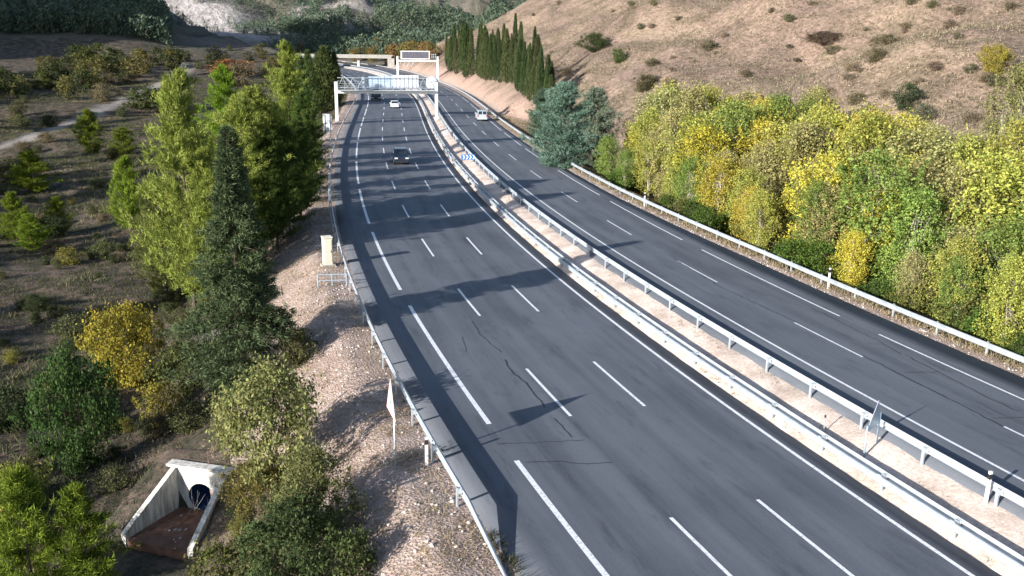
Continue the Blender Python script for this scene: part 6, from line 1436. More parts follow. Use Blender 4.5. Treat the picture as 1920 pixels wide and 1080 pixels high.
 (55, -18.6, 331.3, 12.6, 0.94, (0.085, 0.105, 0.045), (11,)),
 (55, -16.3, 303.3, 12.9, 1.1, (0.055, 0.085, 0.035), (12,)),
 (55, -15.7, 296.2, 14.0, 0.97, (0.085, 0.105, 0.045), (13,)),
 (55, -14.7, 283.2, 16.0, 1.57, (0.055, 0.085, 0.035), (14,)),
 (55, -14.8, 288.2, 12.9, 0.98, (0.085, 0.105, 0.045), (15,)),
 (55, -15.1, 310.4, 11.8, 0.75, (0.055, 0.085, 0.035), (16,)),
 (55, -14.5, 302.4, 11.4, 1.19, (0.055, 0.085, 0.035), (17,)),
 (55, -13.8, 293.4, 8.3, 0.74, (0.07, 0.1, 0.04), (18,)),
 (55, -13.0, 281.3, 14.0, 1.02, (0.085, 0.105, 0.045), (19,)),
 (55, -10.6, 272.4, 11.3, 0.89, (0.055, 0.085, 0.035), (20,)),
 (55, -10.6, 282.5, 13.0, 0.83, (0.055, 0.085, 0.035), (21,)),
 (55, -10.4, 280.5, 9.7, 0.93, (0.07, 0.1, 0.04), (22,)),
 (55, -9.5, 264.4, 10.7, 0.91, (0.085, 0.105, 0.045), (23,)),
 (55, -9.9, 276.5, 14.5, 0.86, (0.085, 0.105, 0.045), (24,)),
 (55, -9.0, 280.6, 12.0, 1.32, (0.07, 0.1, 0.04), (25,)),
 (55, -8.1, 256.5, 12.9, 1.43, (0.085, 0.105, 0.045), (26,)),
 (55, -8.1, 268.6, 11.8, 1.11, (0.055, 0.085, 0.035), (27,)),
 (55, -7.6, 253.5, 10.8, 0.77, (0.085, 0.105, 0.045), (28,)),
 (55, -6.5, 249.5, 11.9, 0.8, (0.07, 0.1, 0.04), (29,)),
 (55, -6.7, 262.6, 8.6, 0.63, (0.085, 0.105, 0.045), (30,)),
 (55, -6.4, 266.6, 11.5, 0.78, (0.085, 0.105, 0.045), (31,)),
 (55, -5.6, 252.6, 10.6, 0.97, (0.07, 0.1, 0.04), (32,)),
 (55, -5.0, 239.6, 9.6, 0.7, (0.055, 0.085, 0.035), (33,)),
 (55, -4.9, 264.7, 11.3, 1.11, (0.085, 0.105, 0.045), (34,)),
 (55, -4.2, 248.6, 11.2, 0.62, (0.055, 0.085, 0.035), (35,)),
 (55, -3.7, 231.6, 8.6, 0.85, (0.055, 0.085, 0.035), (36,)),
 (55, -3.5, 250.7, 9.1, 0.76, (0.07, 0.1, 0.04), (37,)),
 (55, -3.1, 250.7, 12.3, 0.91, (0.085, 0.105, 0.045), (38,)),
 (55, -2.1, 224.6, 12.5, 1.21, (0.085, 0.105, 0.045), (39,)),
 (55, -2.1, 230.7, 11.3, 0.84, (0.055, 0.085, 0.035), (40,)),
 (55, -2.0, 224.6, 10.0, 0.62, (0.055, 0.085, 0.035), (41,)),
 (55, -1.9, 241.7, 9.5, 1.07, (0.085, 0.105, 0.045), (42,)),
 (55, -1.4, 230.7, 7.5, 0.61, (0.055, 0.085, 0.035), (43,)),
 (55, -0.9, 221.6, 11.3, 0.74, (0.085, 0.105, 0.045), (44,)),
 (55, -0.4, 223.6, 9.9, 0.83, (0.085, 0.105, 0.045), (45,)),
 (55, -0.3, 230.7, 7.7, 0.5, (0.085, 0.105, 0.045), (46,)),
 (55, -0.1, 227.7, 14.5, 0.87, (0.055, 0.085, 0.035), (47,)),
 (55, 0.1, 218.6, 9.1, 0.52, (0.085, 0.105, 0.045), (48,)),
 (55, 0.5, 200.5, 9.2, 0.63, (0.085, 0.105, 0.045), (49,)),
 (55, 1.1, 205.6, 13.8, 1.0, (0.07, 0.1, 0.04), (50,)),
 (55, 1.1, 196.5, 10.7, 1.17, (0.055, 0.085, 0.035), (51,)),
 (55, 1.3, 219.7, 7.1, 0.56, (0.085, 0.105, 0.045), (52,)),
 (55, 1.8, 188.5, 9.7, 0.86, (0.055, 0.085, 0.035), (53,)),
 (55, 1.9, 194.6, 9.9, 0.68, (0.055, 0.085, 0.035), (54,)),
 (55, 2.5, 195.6, 7.9, 0.88, (0.055, 0.085, 0.035), (55,)),
 (55, 2.6, 192.5, 9.1, 0.79, (0.085, 0.105, 0.045), (56,)),
 (55, 2.6, 188.5, 9.4, 0.62, (0.07, 0.1, 0.04), (57,)),
 (55, 2.8, 184.4, 11.0, 0.74, (0.07, 0.1, 0.04), (58,)),
 (55, 3.7, 186.5, 9.6, 0.63, (0.055, 0.085, 0.035), (59,)),
 (55, 3.7, 185.5, 13.2, 0.79, (0.055, 0.085, 0.035), (60,)),
 (55, 4.2, 184.5, 8.6, 0.72, (0.07, 0.1, 0.04), (61,)),
 (55, 4.2, 180.4, 12.5, 1.19, (0.085, 0.105, 0.045), (62,)),
 (55, 4.4, 178.3, 8.9, 0.64, (0.085, 0.105, 0.045), (63,)),
 (55, 4.5, 176.3, 9.9, 0.69, (0.055, 0.085, 0.035), (64,)),
 (55, 4.8, 179.4, 10.7, 0.62, (0.055, 0.085, 0.035), (65,)),
 (55, 4.8, 174.2, 11.7, 0.77, (0.055, 0.085, 0.035), (66,)),
 (55, 5.0, 177.3, 8.0, 0.59, (0.085, 0.105, 0.045), (67,)),
 (55, 5.8, 174.2, 8.6, 0.67, (0.055, 0.085, 0.035), (68,)),
 (55, 5.8, 172.2, 8.8, 0.55, (0.055, 0.085, 0.035), (69,)),
 (55, 5.9, 173.2, 8.4, 0.82, (0.07, 0.1, 0.04), (70,)),
 (55, 6.1, 176.3, 9.1, 1.02, (0.07, 0.1, 0.04), (71,)),
 (55, 6.4, 168.0, 8.5, 0.95, (0.085, 0.105, 0.045), (72,)),
 (55, 6.7, 174.3, 8.2, 0.81, (0.07, 0.1, 0.04), (73,)),
 (56, 5.93, 110.68, 10.11, 3.52, (0.13, 0.21, 0.15), ()),
 (57, 10.66, 123.97, 10.39, 3.15, (0.18, 0.21, 0.155), ()),
 (58, 4.59, 148.42, 7.81, 2.55, (0.09, 0.14, 0.09), ()),
 (59, 11.0, 113.3, 4.5, 0.92, (0.48, 0.42, 0.075), ('yellow', 1, 'yellow')),
 (60, 11.0, 107.9, 5.2, 1.34, (0.2, 0.27, 0.07), ('green', 1, 'green')),
 (59, 12.2, 100.6, 4.6, 0.9, (0.2, 0.27, 0.07), ('green', 2, 'green')),
 (59, 13.5, 105.7, 4.8, 1.23, (0.36, 0.37, 0.09), ('yellow green', 1, 'yellow green')),
 (60, 15.3, 117.9, 6.5, 1.27, (0.2, 0.27, 0.07), ('green', 3, 'green')),
 (60, 16.2, 114.0, 8.3, 2.1, (0.48, 0.42, 0.075), ('yellow', 2, 'yellow')),
 (59, 14.5, 98.6, 6.6, 1.33, (0.36, 0.37, 0.09), ('yellow green', 2, 'yellow green')),
 (60, 16.1, 107.4, 9.4, 2.26, (0.36, 0.37, 0.09), ('yellow green', 3, 'yellow green')),
 (60, 16.7, 109.1, 7.2, 1.36, (0.36, 0.37, 0.09), ('yellow green', 4, 'yellow green')),
 (59, 17.8, 113.2, 11.9, 2.72, (0.33, 0.31, 0.13), ('olive', 1, 'olive')),
 (60, 19.8, 119.2, 11.7, 2.73, (0.36, 0.37, 0.09), ('yellow green', 5, 'yellow green')),
 (60, 16.6, 97.6, 7.3, 1.92, (0.33, 0.31, 0.13), ('olive', 2, 'olive')),
 (60, 15.8, 91.3, 4.0, 0.89, (0.36, 0.37, 0.09), ('yellow green', 6, 'yellow green')),
 (60, 17.9, 104.0, 9.5, 2.33, (0.33, 0.31, 0.13), ('olive', 3, 'olive')),
 (60, 17.4, 101.1, 9.6, 2.26, (0.33, 0.31, 0.13), ('olive', 4, 'olive')),
 (60, 17.0, 94.4, 6.7, 1.25, (0.33, 0.31, 0.13), ('olive', 5, 'olive')),
 (59, 19.3, 105.8, 9.6, 2.56, (0.36, 0.37, 0.09), ('yellow green', 7, 'yellow green')),
 (59, 16.6, 88.0, 5.2, 1.28, (0.2, 0.27, 0.07), ('green', 4, 'green')),
 (60, 20.9, 110.7, 11.8, 2.52, (0.33, 0.31, 0.13), ('olive', 6, 'olive')),
 (59, 16.4, 85.1, 6.2, 1.2, (0.2, 0.27, 0.07), ('green', 5, 'green')),
 (60, 17.6, 91.3, 9.8, 2.4, (0.36, 0.37, 0.09), ('yellow green', 8, 'yellow green')),
 (60, 18.5, 89.2, 9.2, 2.46, (0.48, 0.42, 0.075), ('yellow', 3, 'yellow')),
 (60, 23.5, 114.6, 11.6, 2.66, (0.48, 0.42, 0.075), ('yellow', 4, 'yellow')),
 (60, 22.5, 103.1, 9.7, 2.17, (0.33, 0.31, 0.13), ('olive', 7, 'olive')),
 (60, 18.2, 81.1, 6.6, 1.72, (0.48, 0.42, 0.075), ('yellow', 5, 'yellow')),
 (60, 23.4, 105.2, 8.6, 1.64, (0.33, 0.31, 0.13), ('olive', 8, 'olive')),
 (60, 19.2, 84.4, 7.4, 1.59, (0.33, 0.31, 0.13), ('olive', 9, 'olive')),
 (60, 23.1, 99.4, 11.0, 2.8, (0.36, 0.37, 0.09), ('yellow green', 9, 'yellow green')),
 (60, 27.4, 118.3, 10.2, 2.18, (0.48, 0.42, 0.075), ('yellow', 6, 'yellow')),
 (60, 22.5, 94.0, 11.3, 2.74, (0.2, 0.27, 0.07), ('green', 6, 'green')),
 (59, 19.3, 76.1, 6.2, 1.38, (0.36, 0.37, 0.09), ('yellow green', 10, 'yellow green')),
 (59, 28.3, 112.3, 11.2, 2.73, (0.33, 0.31, 0.13), ('olive', 10, 'olive')),
 (60, 18.9, 72.8, 4.8, 1.05, (0.48, 0.42, 0.075), ('yellow', 7, 'yellow')),
 (60, 27.1, 104.6, 10.2, 2.41, (0.48, 0.42, 0.075), ('yellow', 8, 'yellow')),
 (60, 25.3, 97.0, 10.5, 2.33, (0.36, 0.37, 0.09), ('yellow green', 11, 'yellow green')),
 (60, 28.9, 109.2, 10.7, 2.53, (0.48, 0.42, 0.075), ('yellow', 9, 'yellow')),
 (60, 19.1, 70.1, 4.9, 1.2, (0.36, 0.37, 0.09), ('yellow green', 12, 'yellow green')),
 (60, 24.4, 91.3, 9.8, 2.11, (0.48, 0.42, 0.075), ('yellow', 10, 'yellow')),
 (60, 22.2, 82.1, 8.5, 1.98, (0.33, 0.31, 0.13), ('olive', 11, 'olive')),
 (60, 31.7, 118.1, 8.0, 2.05, (0.36, 0.37, 0.09), ('yellow green', 13, 'yellow green')),
 (60, 27.7, 102.4, 10.3, 2.54, (0.36, 0.37, 0.09), ('yellow green', 14, 'yellow green')),
 (60, 22.6, 82.1, 7.6, 1.82, (0.33, 0.31, 0.13), ('olive', 12, 'olive')),
 (59, 26.6, 98.0, 10.7, 2.45, (0.48, 0.42, 0.075), ('yellow', 11, 'yellow')),
 (60, 27.7, 98.3, 11.7, 2.27, (0.2, 0.27, 0.07), ('green', 7, 'green')),
 (59, 25.2, 88.1, 9.8, 2.63, (0.36, 0.37, 0.09), ('yellow green', 15, 'yellow green')),
 (60, 25.2, 81.6, 9.9, 2.14, (0.36, 0.37, 0.09), ('yellow green', 16, 'yellow green')),
 (60, 32.2, 104.3, 10.9, 2.63, (0.2, 0.27, 0.07), ('green', 8, 'green')),
 (60, 24.2, 75.9, 6.7, 1.4, (0.36, 0.37, 0.09), ('yellow green', 17, 'yellow green')),
 (60, 25.6, 80.3, 10.5, 2.7, (0.33, 0.31, 0.13), ('olive', 13, 'olive')),
 (60, 27.4, 85.2, 10.9, 2.66, (0.36, 0.37, 0.09), ('yellow green', 18, 'yellow green')),
 (60, 37.1, 115.9, 9.5, 2.22, (0.33, 0.31, 0.13), ('olive', 14, 'olive')),
 (59, 34.6, 106.3, 8.1, 2.07, (0.33, 0.31, 0.13), ('olive', 15, 'olive')),
 (59, 36.9, 114.3, 9.6, 1.9, (0.33, 0.31, 0.13), ('olive', 16, 'olive')),
 (60, 21.8, 65.4, 6.7, 1.23, (0.2, 0.27, 0.07), ('green', 9, 'green')),
 (59, 24.6, 73.2, 6.8, 1.42, (0.36, 0.37, 0.09), ('yellow green', 19, 'yellow green')),
 (59, 24.2, 71.9, 7.4, 1.61, (0.33, 0.31, 0.13), ('olive', 17, 'olive')),
 (60, 29.9, 90.6, 11.5, 2.34, (0.36, 0.37, 0.09), ('yellow green', 20, 'yellow green')),
 (59, 23.4, 69.6, 9.2, 2.35, (0.48, 0.42, 0.075), ('yellow', 12, 'yellow')),
 (60, 32.1, 95.4, 9.0, 2.08, (0.33, 0.31, 0.13), ('olive', 18, 'olive')),
 (59, 22.6, 65.2, 6.6, 1.48, (0.33, 0.31, 0.13), ('olive', 19, 'olive')),
 (60, 30.2, 87.2, 10.2, 2.48, (0.48, 0.42, 0.075), ('yellow', 13, 'yellow')),
 (59, 34.9, 99.9, 8.2, 1.95, (0.48, 0.42, 0.075), ('yellow', 14, 'yellow')),
 (60, 22.6, 59.9, 4.0, 0.98, (0.48, 0.42, 0.075), ('yellow', 15, 'yellow')),
 (59, 25.1, 66.2, 6.9, 1.74, (0.2, 0.27, 0.07), ('green', 10, 'green')),
 (60, 28.1, 74.3, 11.8, 2.51, (0.36, 0.37, 0.09), ('yellow green', 21, 'yellow green')),
 (60, 29.5, 77.2, 11.4, 2.3, (0.48, 0.42, 0.075), ('yellow', 16, 'yellow')),
 (59, 31.3, 82.2, 11.5, 2.4, (0.48, 0.42, 0.075), ('yellow', 17, 'yellow')),
 (60, 33.1, 86.2, 11.2, 2.43, (0.33, 0.31, 0.13), ('olive', 20, 'olive')),
 (59, 24.7, 62.1, 10.0, 2.36, (0.2, 0.27, 0.07), ('green', 11, 'green')),
 (60, 25.2, 62.2, 7.6, 1.77, (0.48, 0.42, 0.075), ('yellow', 18, 'yellow')),
 (59, 40.9, 98.6, 9.3, 2.19, (0.48, 0.42, 0.075), ('yellow', 19, 'yellow')),
 (59, 30.7, 72.5, 10.8, 2.83, (0.33, 0.31, 0.13), ('olive', 21, 'olive')),
 (59, 29.6, 69.3, 9.6, 1.82, (0.36, 0.37, 0.09), ('yellow green', 22, 'yellow green')),
 (60, 36.9, 87.2, 9.0, 1.97, (0.36, 0.37, 0.09), ('yellow green', 23, 'yellow green')),
 (59, 33.9, 80.2, 10.9, 2.03, (0.36, 0.37, 0.09), ('yellow green', 24, 'yellow green')),
 (59, 32.0, 73.6, 9.7, 2.0, (0.48, 0.42, 0.075), ('yellow', 20, 'yellow')),
 (60, 25.1, 56.0, 4.1, 0.9, (0.33, 0.31, 0.13), ('olive', 22, 'olive')),
 (60, 26.3, 59.6, 8.1, 1.95, (0.2, 0.27, 0.07), ('green', 12, 'green')),
 (60, 41.5, 93.9, 8.7, 1.72, (0.33, 0.31, 0.13), ('olive', 23, 'olive')),
 (59, 29.8, 66.1, 9.7, 2.56, (0.33, 0.31, 0.13), ('olive', 24, 'olive')),
 (59, 35.0, 77.7, 8.5, 2.14, (0.2, 0.27, 0.07), ('green', 13, 'green')),
 (60, 40.4, 89.3, 9.5, 2.35, (0.33, 0.31, 0.13), ('olive', 25, 'olive')),
 (59, 39.3, 83.3, 8.1, 1.98, (0.36, 0.37, 0.09), ('yellow green', 25, 'yellow green')),
 (60, 30.4, 62.2, 9.2, 2.33, (0.33, 0.31, 0.13), ('olive', 26, 'olive')),
 (60, 26.0, 52.2, 5.7, 1.31, (0.36, 0.37, 0.09), ('yellow green', 26, 'yellow green')),
 (60, 25.8, 51.4, 4.6, 1.13, (0.2, 0.27, 0.07), ('green', 14, 'green')),
 (59, 28.8, 57.1, 6.2, 1.64, (0.33, 0.31, 0.13), ('olive', 27, 'olive')),
 (60, 35.2, 71.0, 10.5, 2.33, (0.36, 0.37, 0.09), ('yellow green', 27, 'yellow green')),
 (60, 33.1, 64.6, 8.2, 2.1, (0.33, 0.31, 0.13), ('olive', 28, 'olive')),
 (60, 31.5, 61.3, 10.1, 2.66, (0.36, 0.37, 0.09), ('yellow green', 28, 'yellow green')),
 (60, 28.9, 53.1, 7.5, 1.96, (0.2, 0.27, 0.07), ('green', 15, 'green')),
 (60, 26.1, 46.4, 5.4, 1.2, (0.36, 0.37, 0.09), ('yellow green', 29, 'yellow green')),
 (59, 42.6, 78.6, 10.5, 2.36, (0.33, 0.31, 0.13), ('olive', 29, 'olive')),
 (60, 37.6, 69.2, 11.9, 2.19, (0.36, 0.37, 0.09), ('yellow green', 30, 'yellow green')),
 (59, 40.1, 72.1, 10.1, 2.16, (0.48, 0.42, 0.075), ('yellow', 21, 'yellow')),
 (59, 43.5, 77.2, 8.6, 1.98, (0.48, 0.42, 0.075), ('yellow', 22, 'yellow')),
 (60, 39.0, 67.0, 11.1, 2.45, (0.33, 0.31, 0.13), ('olive', 30, 'olive')),
 (59, 34.0, 57.3, 11.4, 3.08, (0.36, 0.37, 0.09), ('yellow green', 31, 'yellow green')),
 (59, 37.5, 62.2, 9.5, 2.33, (0.33, 0.31, 0.13), ('olive', 31, 'olive')),
 (60, 34.1, 56.0, 9.5, 2.53, (0.2, 0.27, 0.07), ('green', 16, 'green')),
 (60, 39.5, 65.0, 9.9, 2.34, (0.2, 0.27, 0.07), ('green', 17, 'green')),
 (60, 31.4, 50.7, 9.4, 2.0, (0.36, 0.37, 0.09), ('yellow green', 32, 'yellow green')),
 (59, 27.8, 44.2, 6.5, 1.49, (0.36, 0.37, 0.09), ('yellow green', 33, 'yellow green')),
 (60, 30.1, 47.6, 9.1, 1.79, (0.36, 0.37, 0.09), ('yellow green', 34, 'yellow green')),
 (60, 42.9, 69.4, 10.9, 2.22, (0.2, 0.27, 0.07), ('green', 18, 'green')),
 (61, 12.3, 107.2, 1.6, 1.13, (0.14, 0.15, 0.045), (1,)),
 (61, 11.9, 102.3, 2.1, 1.58, (0.085, 0.14, 0.03), (2,)),
 (61, 12.1, 102.7, 1.8, 1.3, (0.07, 0.11, 0.03), (3,)),
 (61, 12.4, 104.0, 1.7, 1.02, (0.14, 0.15, 0.045), (4,)),
 (61, 13.6, 106.0, 2.1, 1.43, (0.07, 0.11, 0.03), (5,)),
 (61, 14.0, 104.4, 2.0, 1.4, (0.14, 0.15, 0.045), (6,)),
 (61, 14.4, 88.8, 1.3, 0.83, (0.14, 0.15, 0.045), (7,)),
 (61, 14.7, 88.0, 1.3, 0.71, (0.085, 0.14, 0.03), (8,)),
 (61, 15.3, 89.8, 1.6, 0.8, (0.085, 0.14, 0.03), (9,)),
 (61, 15.5, 84.0, 1.9, 1.28, (0.14, 0.15, 0.045), (10,)),
 (61, 15.9, 80.2, 2.0, 1.34, (0.07, 0.11, 0.03), (11,)),
 (61, 16.3, 79.2, 1.9, 0.98, (0.07, 0.11, 0.03), (12,)),
 (61, 16.5, 76.9, 2.1, 1.14, (0.085, 0.14, 0.03), (13,)),
 (61, 18.1, 83.3, 1.6, 1.0, (0.07, 0.11, 0.03), (14,)),
 (61, 18.9, 81.1, 2.5, 1.66, (0.085, 0.14, 0.03), (15,)),
 (61, 19.1, 80.0, 1.9, 1.11, (0.085, 0.14, 0.03), (16,)),
 (61, 20.1, 78.6, 1.7, 1.24, (0.085, 0.14, 0.03), (17,)),
 (61, 19.5, 73.8, 2.6, 1.54, (0.14, 0.15, 0.045), (18,)),
 (61, 20.1, 74.4, 1.3, 0.83, (0.07, 0.11, 0.03), (19,)),
 (61, 20.9, 75.8, 1.7, 1.09, (0.085, 0.14, 0.03), (20,)),
 (61, 20.2, 66.5, 1.7, 0.97, (0.07, 0.11, 0.03), (21,)),
 (61, 20.1, 63.6, 2.1, 1.54, (0.085, 0.14, 0.03), (22,)),
 (61, 21.4, 62.5, 2.5, 1.3, (0.085, 0.14, 0.03), (23,)),
 (61, 22.4, 62.3, 1.7, 1.0, (0.07, 0.11, 0.03), (24,)),
 (61, 22.4, 61.7, 2.6, 1.86, (0.07, 0.11, 0.03), (25,)),
 (61, 23.8, 64.5, 1.9, 1.27, (0.07, 0.11, 0.03), (26,)),
 (61, 24.1, 60.9, 2.1, 1.07, (0.085, 0.14, 0.03), (27,)),
 (61, 23.4, 57.3, 1.6, 0.85, (0.07, 0.11, 0.03), (28,)),
 (61, 24.2, 56.7, 1.4, 1.02, (0.085, 0.14, 0.03), (29,)),
 (61, 24.9, 55.6, 2.1, 1.2, (0.14, 0.15, 0.045), (30,)),
 (61, 26.5, 49.9, 2.7, 1.98, (0.14, 0.15, 0.045), (31,)),
 (61, 26.5, 48.8, 2.5, 1.66, (0.085, 0.14, 0.03), (32,)),
 (61, 26.0, 44.7, 1.6, 0.93, (0.07, 0.11, 0.03), (33,)),
 (61, 28.3, 46.1, 2.0, 1.38, (0.07, 0.11, 0.03), (34,)),
 (62, 28.49, 60.5, 7.51, 1.31, (0.4, 0.36, 0.3), ()),
 (63, 50.64, 92.99, 10.28, 2.97, (0.4, 0.36, 0.3), ()),
 (64, 51.73, 96.3, 11.25, 2.51, (0.24, 0.24, 0.09), ()),
 (65, 16.3, 196.26, 3.74, 2.85, (0.07, 0.1, 0.04), ()),
 (66, 19.85, 180.79, 2.47, 1.62, (0.085, 0.11, 0.045), ()),
 (67, 22.1, 163.17, 2.73, 1.84, (0.1, 0.09, 0.05), ()),
 (68, 49.53, 118.74, 3.1, 1.48, (0.06, 0.085, 0.04), ()),
 (69, 50.16, 115.36, 2.17, 1.45, (0.14, 0.15, 0.09), ()),
 (70, 51.58, 159.86, 2.16, 2.49, (0.13, 0.1, 0.08), ()),
 (71, 59.74, 118.72, 3.42, 1.73, (0.3, 0.26, 0.06), ()),
 (72, 50.35, 133.52, 1.8, 1.49, (0.17, 0.13, 0.08), ()),
 (73, 34.8, 171.47, 1.73, 1.34, (0.16, 0.13, 0.08), ()),
 (74, -5.4, 412.9, 1.1, 0.95, (0.22, 0.175, 0.125), (1,)),
 (74, 6.3, 356.9, 0.9, 0.79, (0.15, 0.145, 0.085), (2,)),
 (74, 9.0, 241.8, 0.6, 0.46, (0.25, 0.2, 0.14), (3,)),
 (74, 15.4, 347.6, 1.5, 1.27, (0.18, 0.155, 0.1), (4,)),
 (74, 10.1, 188.5, 1.4, 1.51, (0.18, 0.155, 0.1), (5,)),
 (74, 10.8, 177.3, 1.0, 0.8, (0.22, 0.175, 0.125), (6,)),
 (74, 27.4, 273.6, 0.8, 0.69, (0.22, 0.175, 0.125), (7,)),
 (74, 32.6, 273.0, 1.4, 1.27, (0.15, 0.145, 0.085), (8,)),
 (74, 25.3, 207.4, 0.6, 0.6, (0.25, 0.2, 0.14), (9,)),
 (74, 25.6, 196.3, 1.2, 0.87, (0.15, 0.145, 0.085), (10,)),
 (74, 24.7, 171.1, 1.2, 1.2, (0.15, 0.145, 0.085), (11,)),
 (74, 27.8, 195.0, 0.9, 1.02, (0.25, 0.2, 0.14), (12,)),
 (74, 28.9, 202.9, 1.1, 0.87, (0.15, 0.145, 0.085), (13,)),
 (74, 24.2, 165.0, 1.3, 1.04, (0.25, 0.2, 0.14), (14,)),
 (74, 26.3, 161.6, 1.1, 1.16, (0.25, 0.2, 0.14), (15,)),
 (74, 27.4, 165.6, 0.7, 0.67, (0.18, 0.155, 0.1), (16,)),
 (74, 28.2, 170.6, 0.6, 0.54, (0.25, 0.2, 0.14), (17,)),
 (74, 32.5, 192.3, 0.8, 0.78, (0.15, 0.145, 0.085), (18,)),
 (74, 35.5, 169.3, 0.6, 0.41, (0.15, 0.145, 0.085), (19,)),
 (74, 37.9, 173.9, 1.0, 0.71, (0.25, 0.2, 0.14), (20,)),
 (74, 38.0, 156.3, 1.1, 1.17, (0.18, 0.155, 0.1), (21,)),
 (74, 35.1, 139.1, 1.0, 0.83, (0.18, 0.155, 0.1), (22,)),
 (74, 45.4, 172.1, 0.8, 0.62, (0.18, 0.155, 0.1), (23,)),
 (74, 39.3, 137.3, 0.7, 0.71, (0.15, 0.145, 0.085), (24,)),
 (74, 47.4, 167.4, 1.1, 1.07, (0.15, 0.145, 0.085), (25,)),
 (74, 46.5, 162.5, 0.6, 0.61, (0.15, 0.145, 0.085), (26,)),
 (74, 47.0, 159.1, 0.7, 0.68, (0.18, 0.155, 0.1), (27,)),
 (74, 52.1, 170.1, 0.8, 0.9, (0.22, 0.175, 0.125), (28,)),
 (74, 44.9, 143.0, 0.5, 0.43, (0.22, 0.175, 0.125), (29,)),
 (74, 50.7, 161.2, 1.5, 1.52, (0.18, 0.155, 0.1), (30,)),
 (74, 44.3, 132.8, 0.8, 0.81, (0.25, 0.2, 0.14), (31,)),
 (74, 52.0, 156.5, 1.4, 1.39, (0.18, 0.155, 0.1), (32,)),
 (74, 46.9, 133.1, 0.9, 0.98, (0.25, 0.2, 0.14), (33,)),
 (74, 47.6, 134.7, 1.3, 1.07, (0.25, 0.2, 0.14), (34,)),
 (74, 45.4, 125.5, 1.5, 1.25, (0.18, 0.155, 0.1), (35,)),
 (74, 44.9, 122.3, 1.0, 0.71, (0.18, 0.155, 0.1), (36,)),
 (74, 48.4, 133.4, 0.7, 0.64, (0.22, 0.175, 0.125), (37,)),
 (74, 57.1, 156.9, 0.6, 0.45, (0.15, 0.145, 0.085), (38,)),
 (74, 46.0, 122.2, 0.9, 0.67, (0.15, 0.145, 0.085), (39,)),
 (74, 56.0, 148.8, 1.5, 1.04, (0.25, 0.2, 0.14), (40,)),
 (74, 57.5, 149.3, 1.2, 1.02, (0.15, 0.145, 0.085), (41,)),
 (74, 48.5, 123.6, 0.9, 0.79, (0.22, 0.175, 0.125), (42,)),
 (74, 56.5, 145.4, 1.4, 1.38, (0.18, 0.155, 0.1), (43,)),
 (74, 60.4, 149.2, 0.7, 0.54, (0.22, 0.175, 0.125), (44,)),
 (74, 60.9, 150.1, 1.1, 1.03, (0.18, 0.155, 0.1), (45,)),
 (74, 63.9, 156.4, 1.4, 1.12, (0.15, 0.145, 0.085), (46,)),
 (74, 52.2, 122.4, 0.9, 0.68, (0.22, 0.175, 0.125), (47,)),
 (74, 65.2, 151.5, 1.1, 1.1, (0.15, 0.145, 0.085), (48,)),
 (74, 54.7, 123.9, 1.1, 0.99, (0.22, 0.175, 0.125), (49,)),
 (74, 66.6, 148.7, 0.6, 0.45, (0.15, 0.145, 0.085), (50,)),
 (74, 65.0, 144.0, 1.3, 1.19, (0.25, 0.2, 0.14), (51,)),
 (74, 67.0, 146.4, 1.2, 1.1, (0.22, 0.175, 0.125), (52,)),
 (74, 60.2, 130.5, 0.9, 0.73, (0.15, 0.145, 0.085), (53,)),
 (74, 53.6, 110.0, 1.1, 1.11, (0.25, 0.2, 0.14), (54,)),
 (74, 57.8, 120.5, 1.1, 0.8, (0.15, 0.145, 0.085), (55,)),
 (74, 60.7, 123.4, 0.8, 0.73, (0.22, 0.175, 0.125), (56,)),
 (74, 58.7, 118.1, 1.3, 0.97, (0.25, 0.2, 0.14), (57,)),
 (74, 59.2, 117.0, 1.3, 1.38, (0.15, 0.145, 0.085), (58,)),
 (74, 61.2, 118.3, 1.3, 1.04, (0.25, 0.2, 0.14), (59,)),
 (74, 72.4, 141.5, 1.2, 0.98, (0.18, 0.155, 0.1), (60,)),
 (75, -82.5, 487.8, 6.3, 3.1, (0.22, 0.17, 0.06), (1,)),
 (75, -79.1, 470.1, 6.2, 3.4, (0.22, 0.17, 0.06), (2,)),
 (75, -88.1, 525.4, 7.7, 4.0, (0.16, 0.15, 0.06), (3,)),
 (75, -80.2, 483.1, 4.7, 2.3, (0.22, 0.17, 0.06), (4,)),
 (75, -76.8, 482.6, 5.8, 2.6, (0.16, 0.15, 0.06), (5,)),
 (75, -77.7, 494.7, 5.8, 2.7, (0.16, 0.15, 0.06), (6,)),
 (75, -74.6, 488.0, 4.7, 2.0, (0.16, 0.15, 0.06), (7,)),
 (75, -69.0, 456.5, 7.0, 3.5, (0.22, 0.17, 0.06), (8,)),
 (75, -67.9, 451.6, 4.2, 2.1, (0.22, 0.17, 0.06), (9,)),
 (75, -71.8, 496.6, 7.8, 3.3, (0.22, 0.17, 0.06), (10,)),
 (75, -66.7, 498.4, 4.4, 1.9, (0.27, 0.18, 0.07), (11,)),
 (75, -57.8, 431.8, 4.0, 2.0, (0.27, 0.18, 0.07), (12,)),
 (75, -66.3, 496.4, 5.3, 2.7, (0.22, 0.17, 0.06), (13,)),
 (75, -58.8, 447.9, 5.7, 2.3, (0.22, 0.17, 0.06), (14,)),
 (75, -58.3, 446.9, 4.1, 2.2, (0.27, 0.18, 0.07), (15,)),
 (75, -55.6, 435.2, 7.9, 3.8, (0.27, 0.18, 0.07), (16,)),
 (75, -63.3, 497.8, 5.6, 2.4, (0.22, 0.17, 0.06), (17,)),
 (75, -52.0, 433.6, 4.2, 2.1, (0.16, 0.15, 0.06), (18,)),
 (75, -48.6, 415.9, 6.7, 3.2, (0.16, 0.15, 0.06), (19,)),
 (75, -55.4, 487.6, 5.3, 2.8, (0.22, 0.17, 0.06), (20,)),
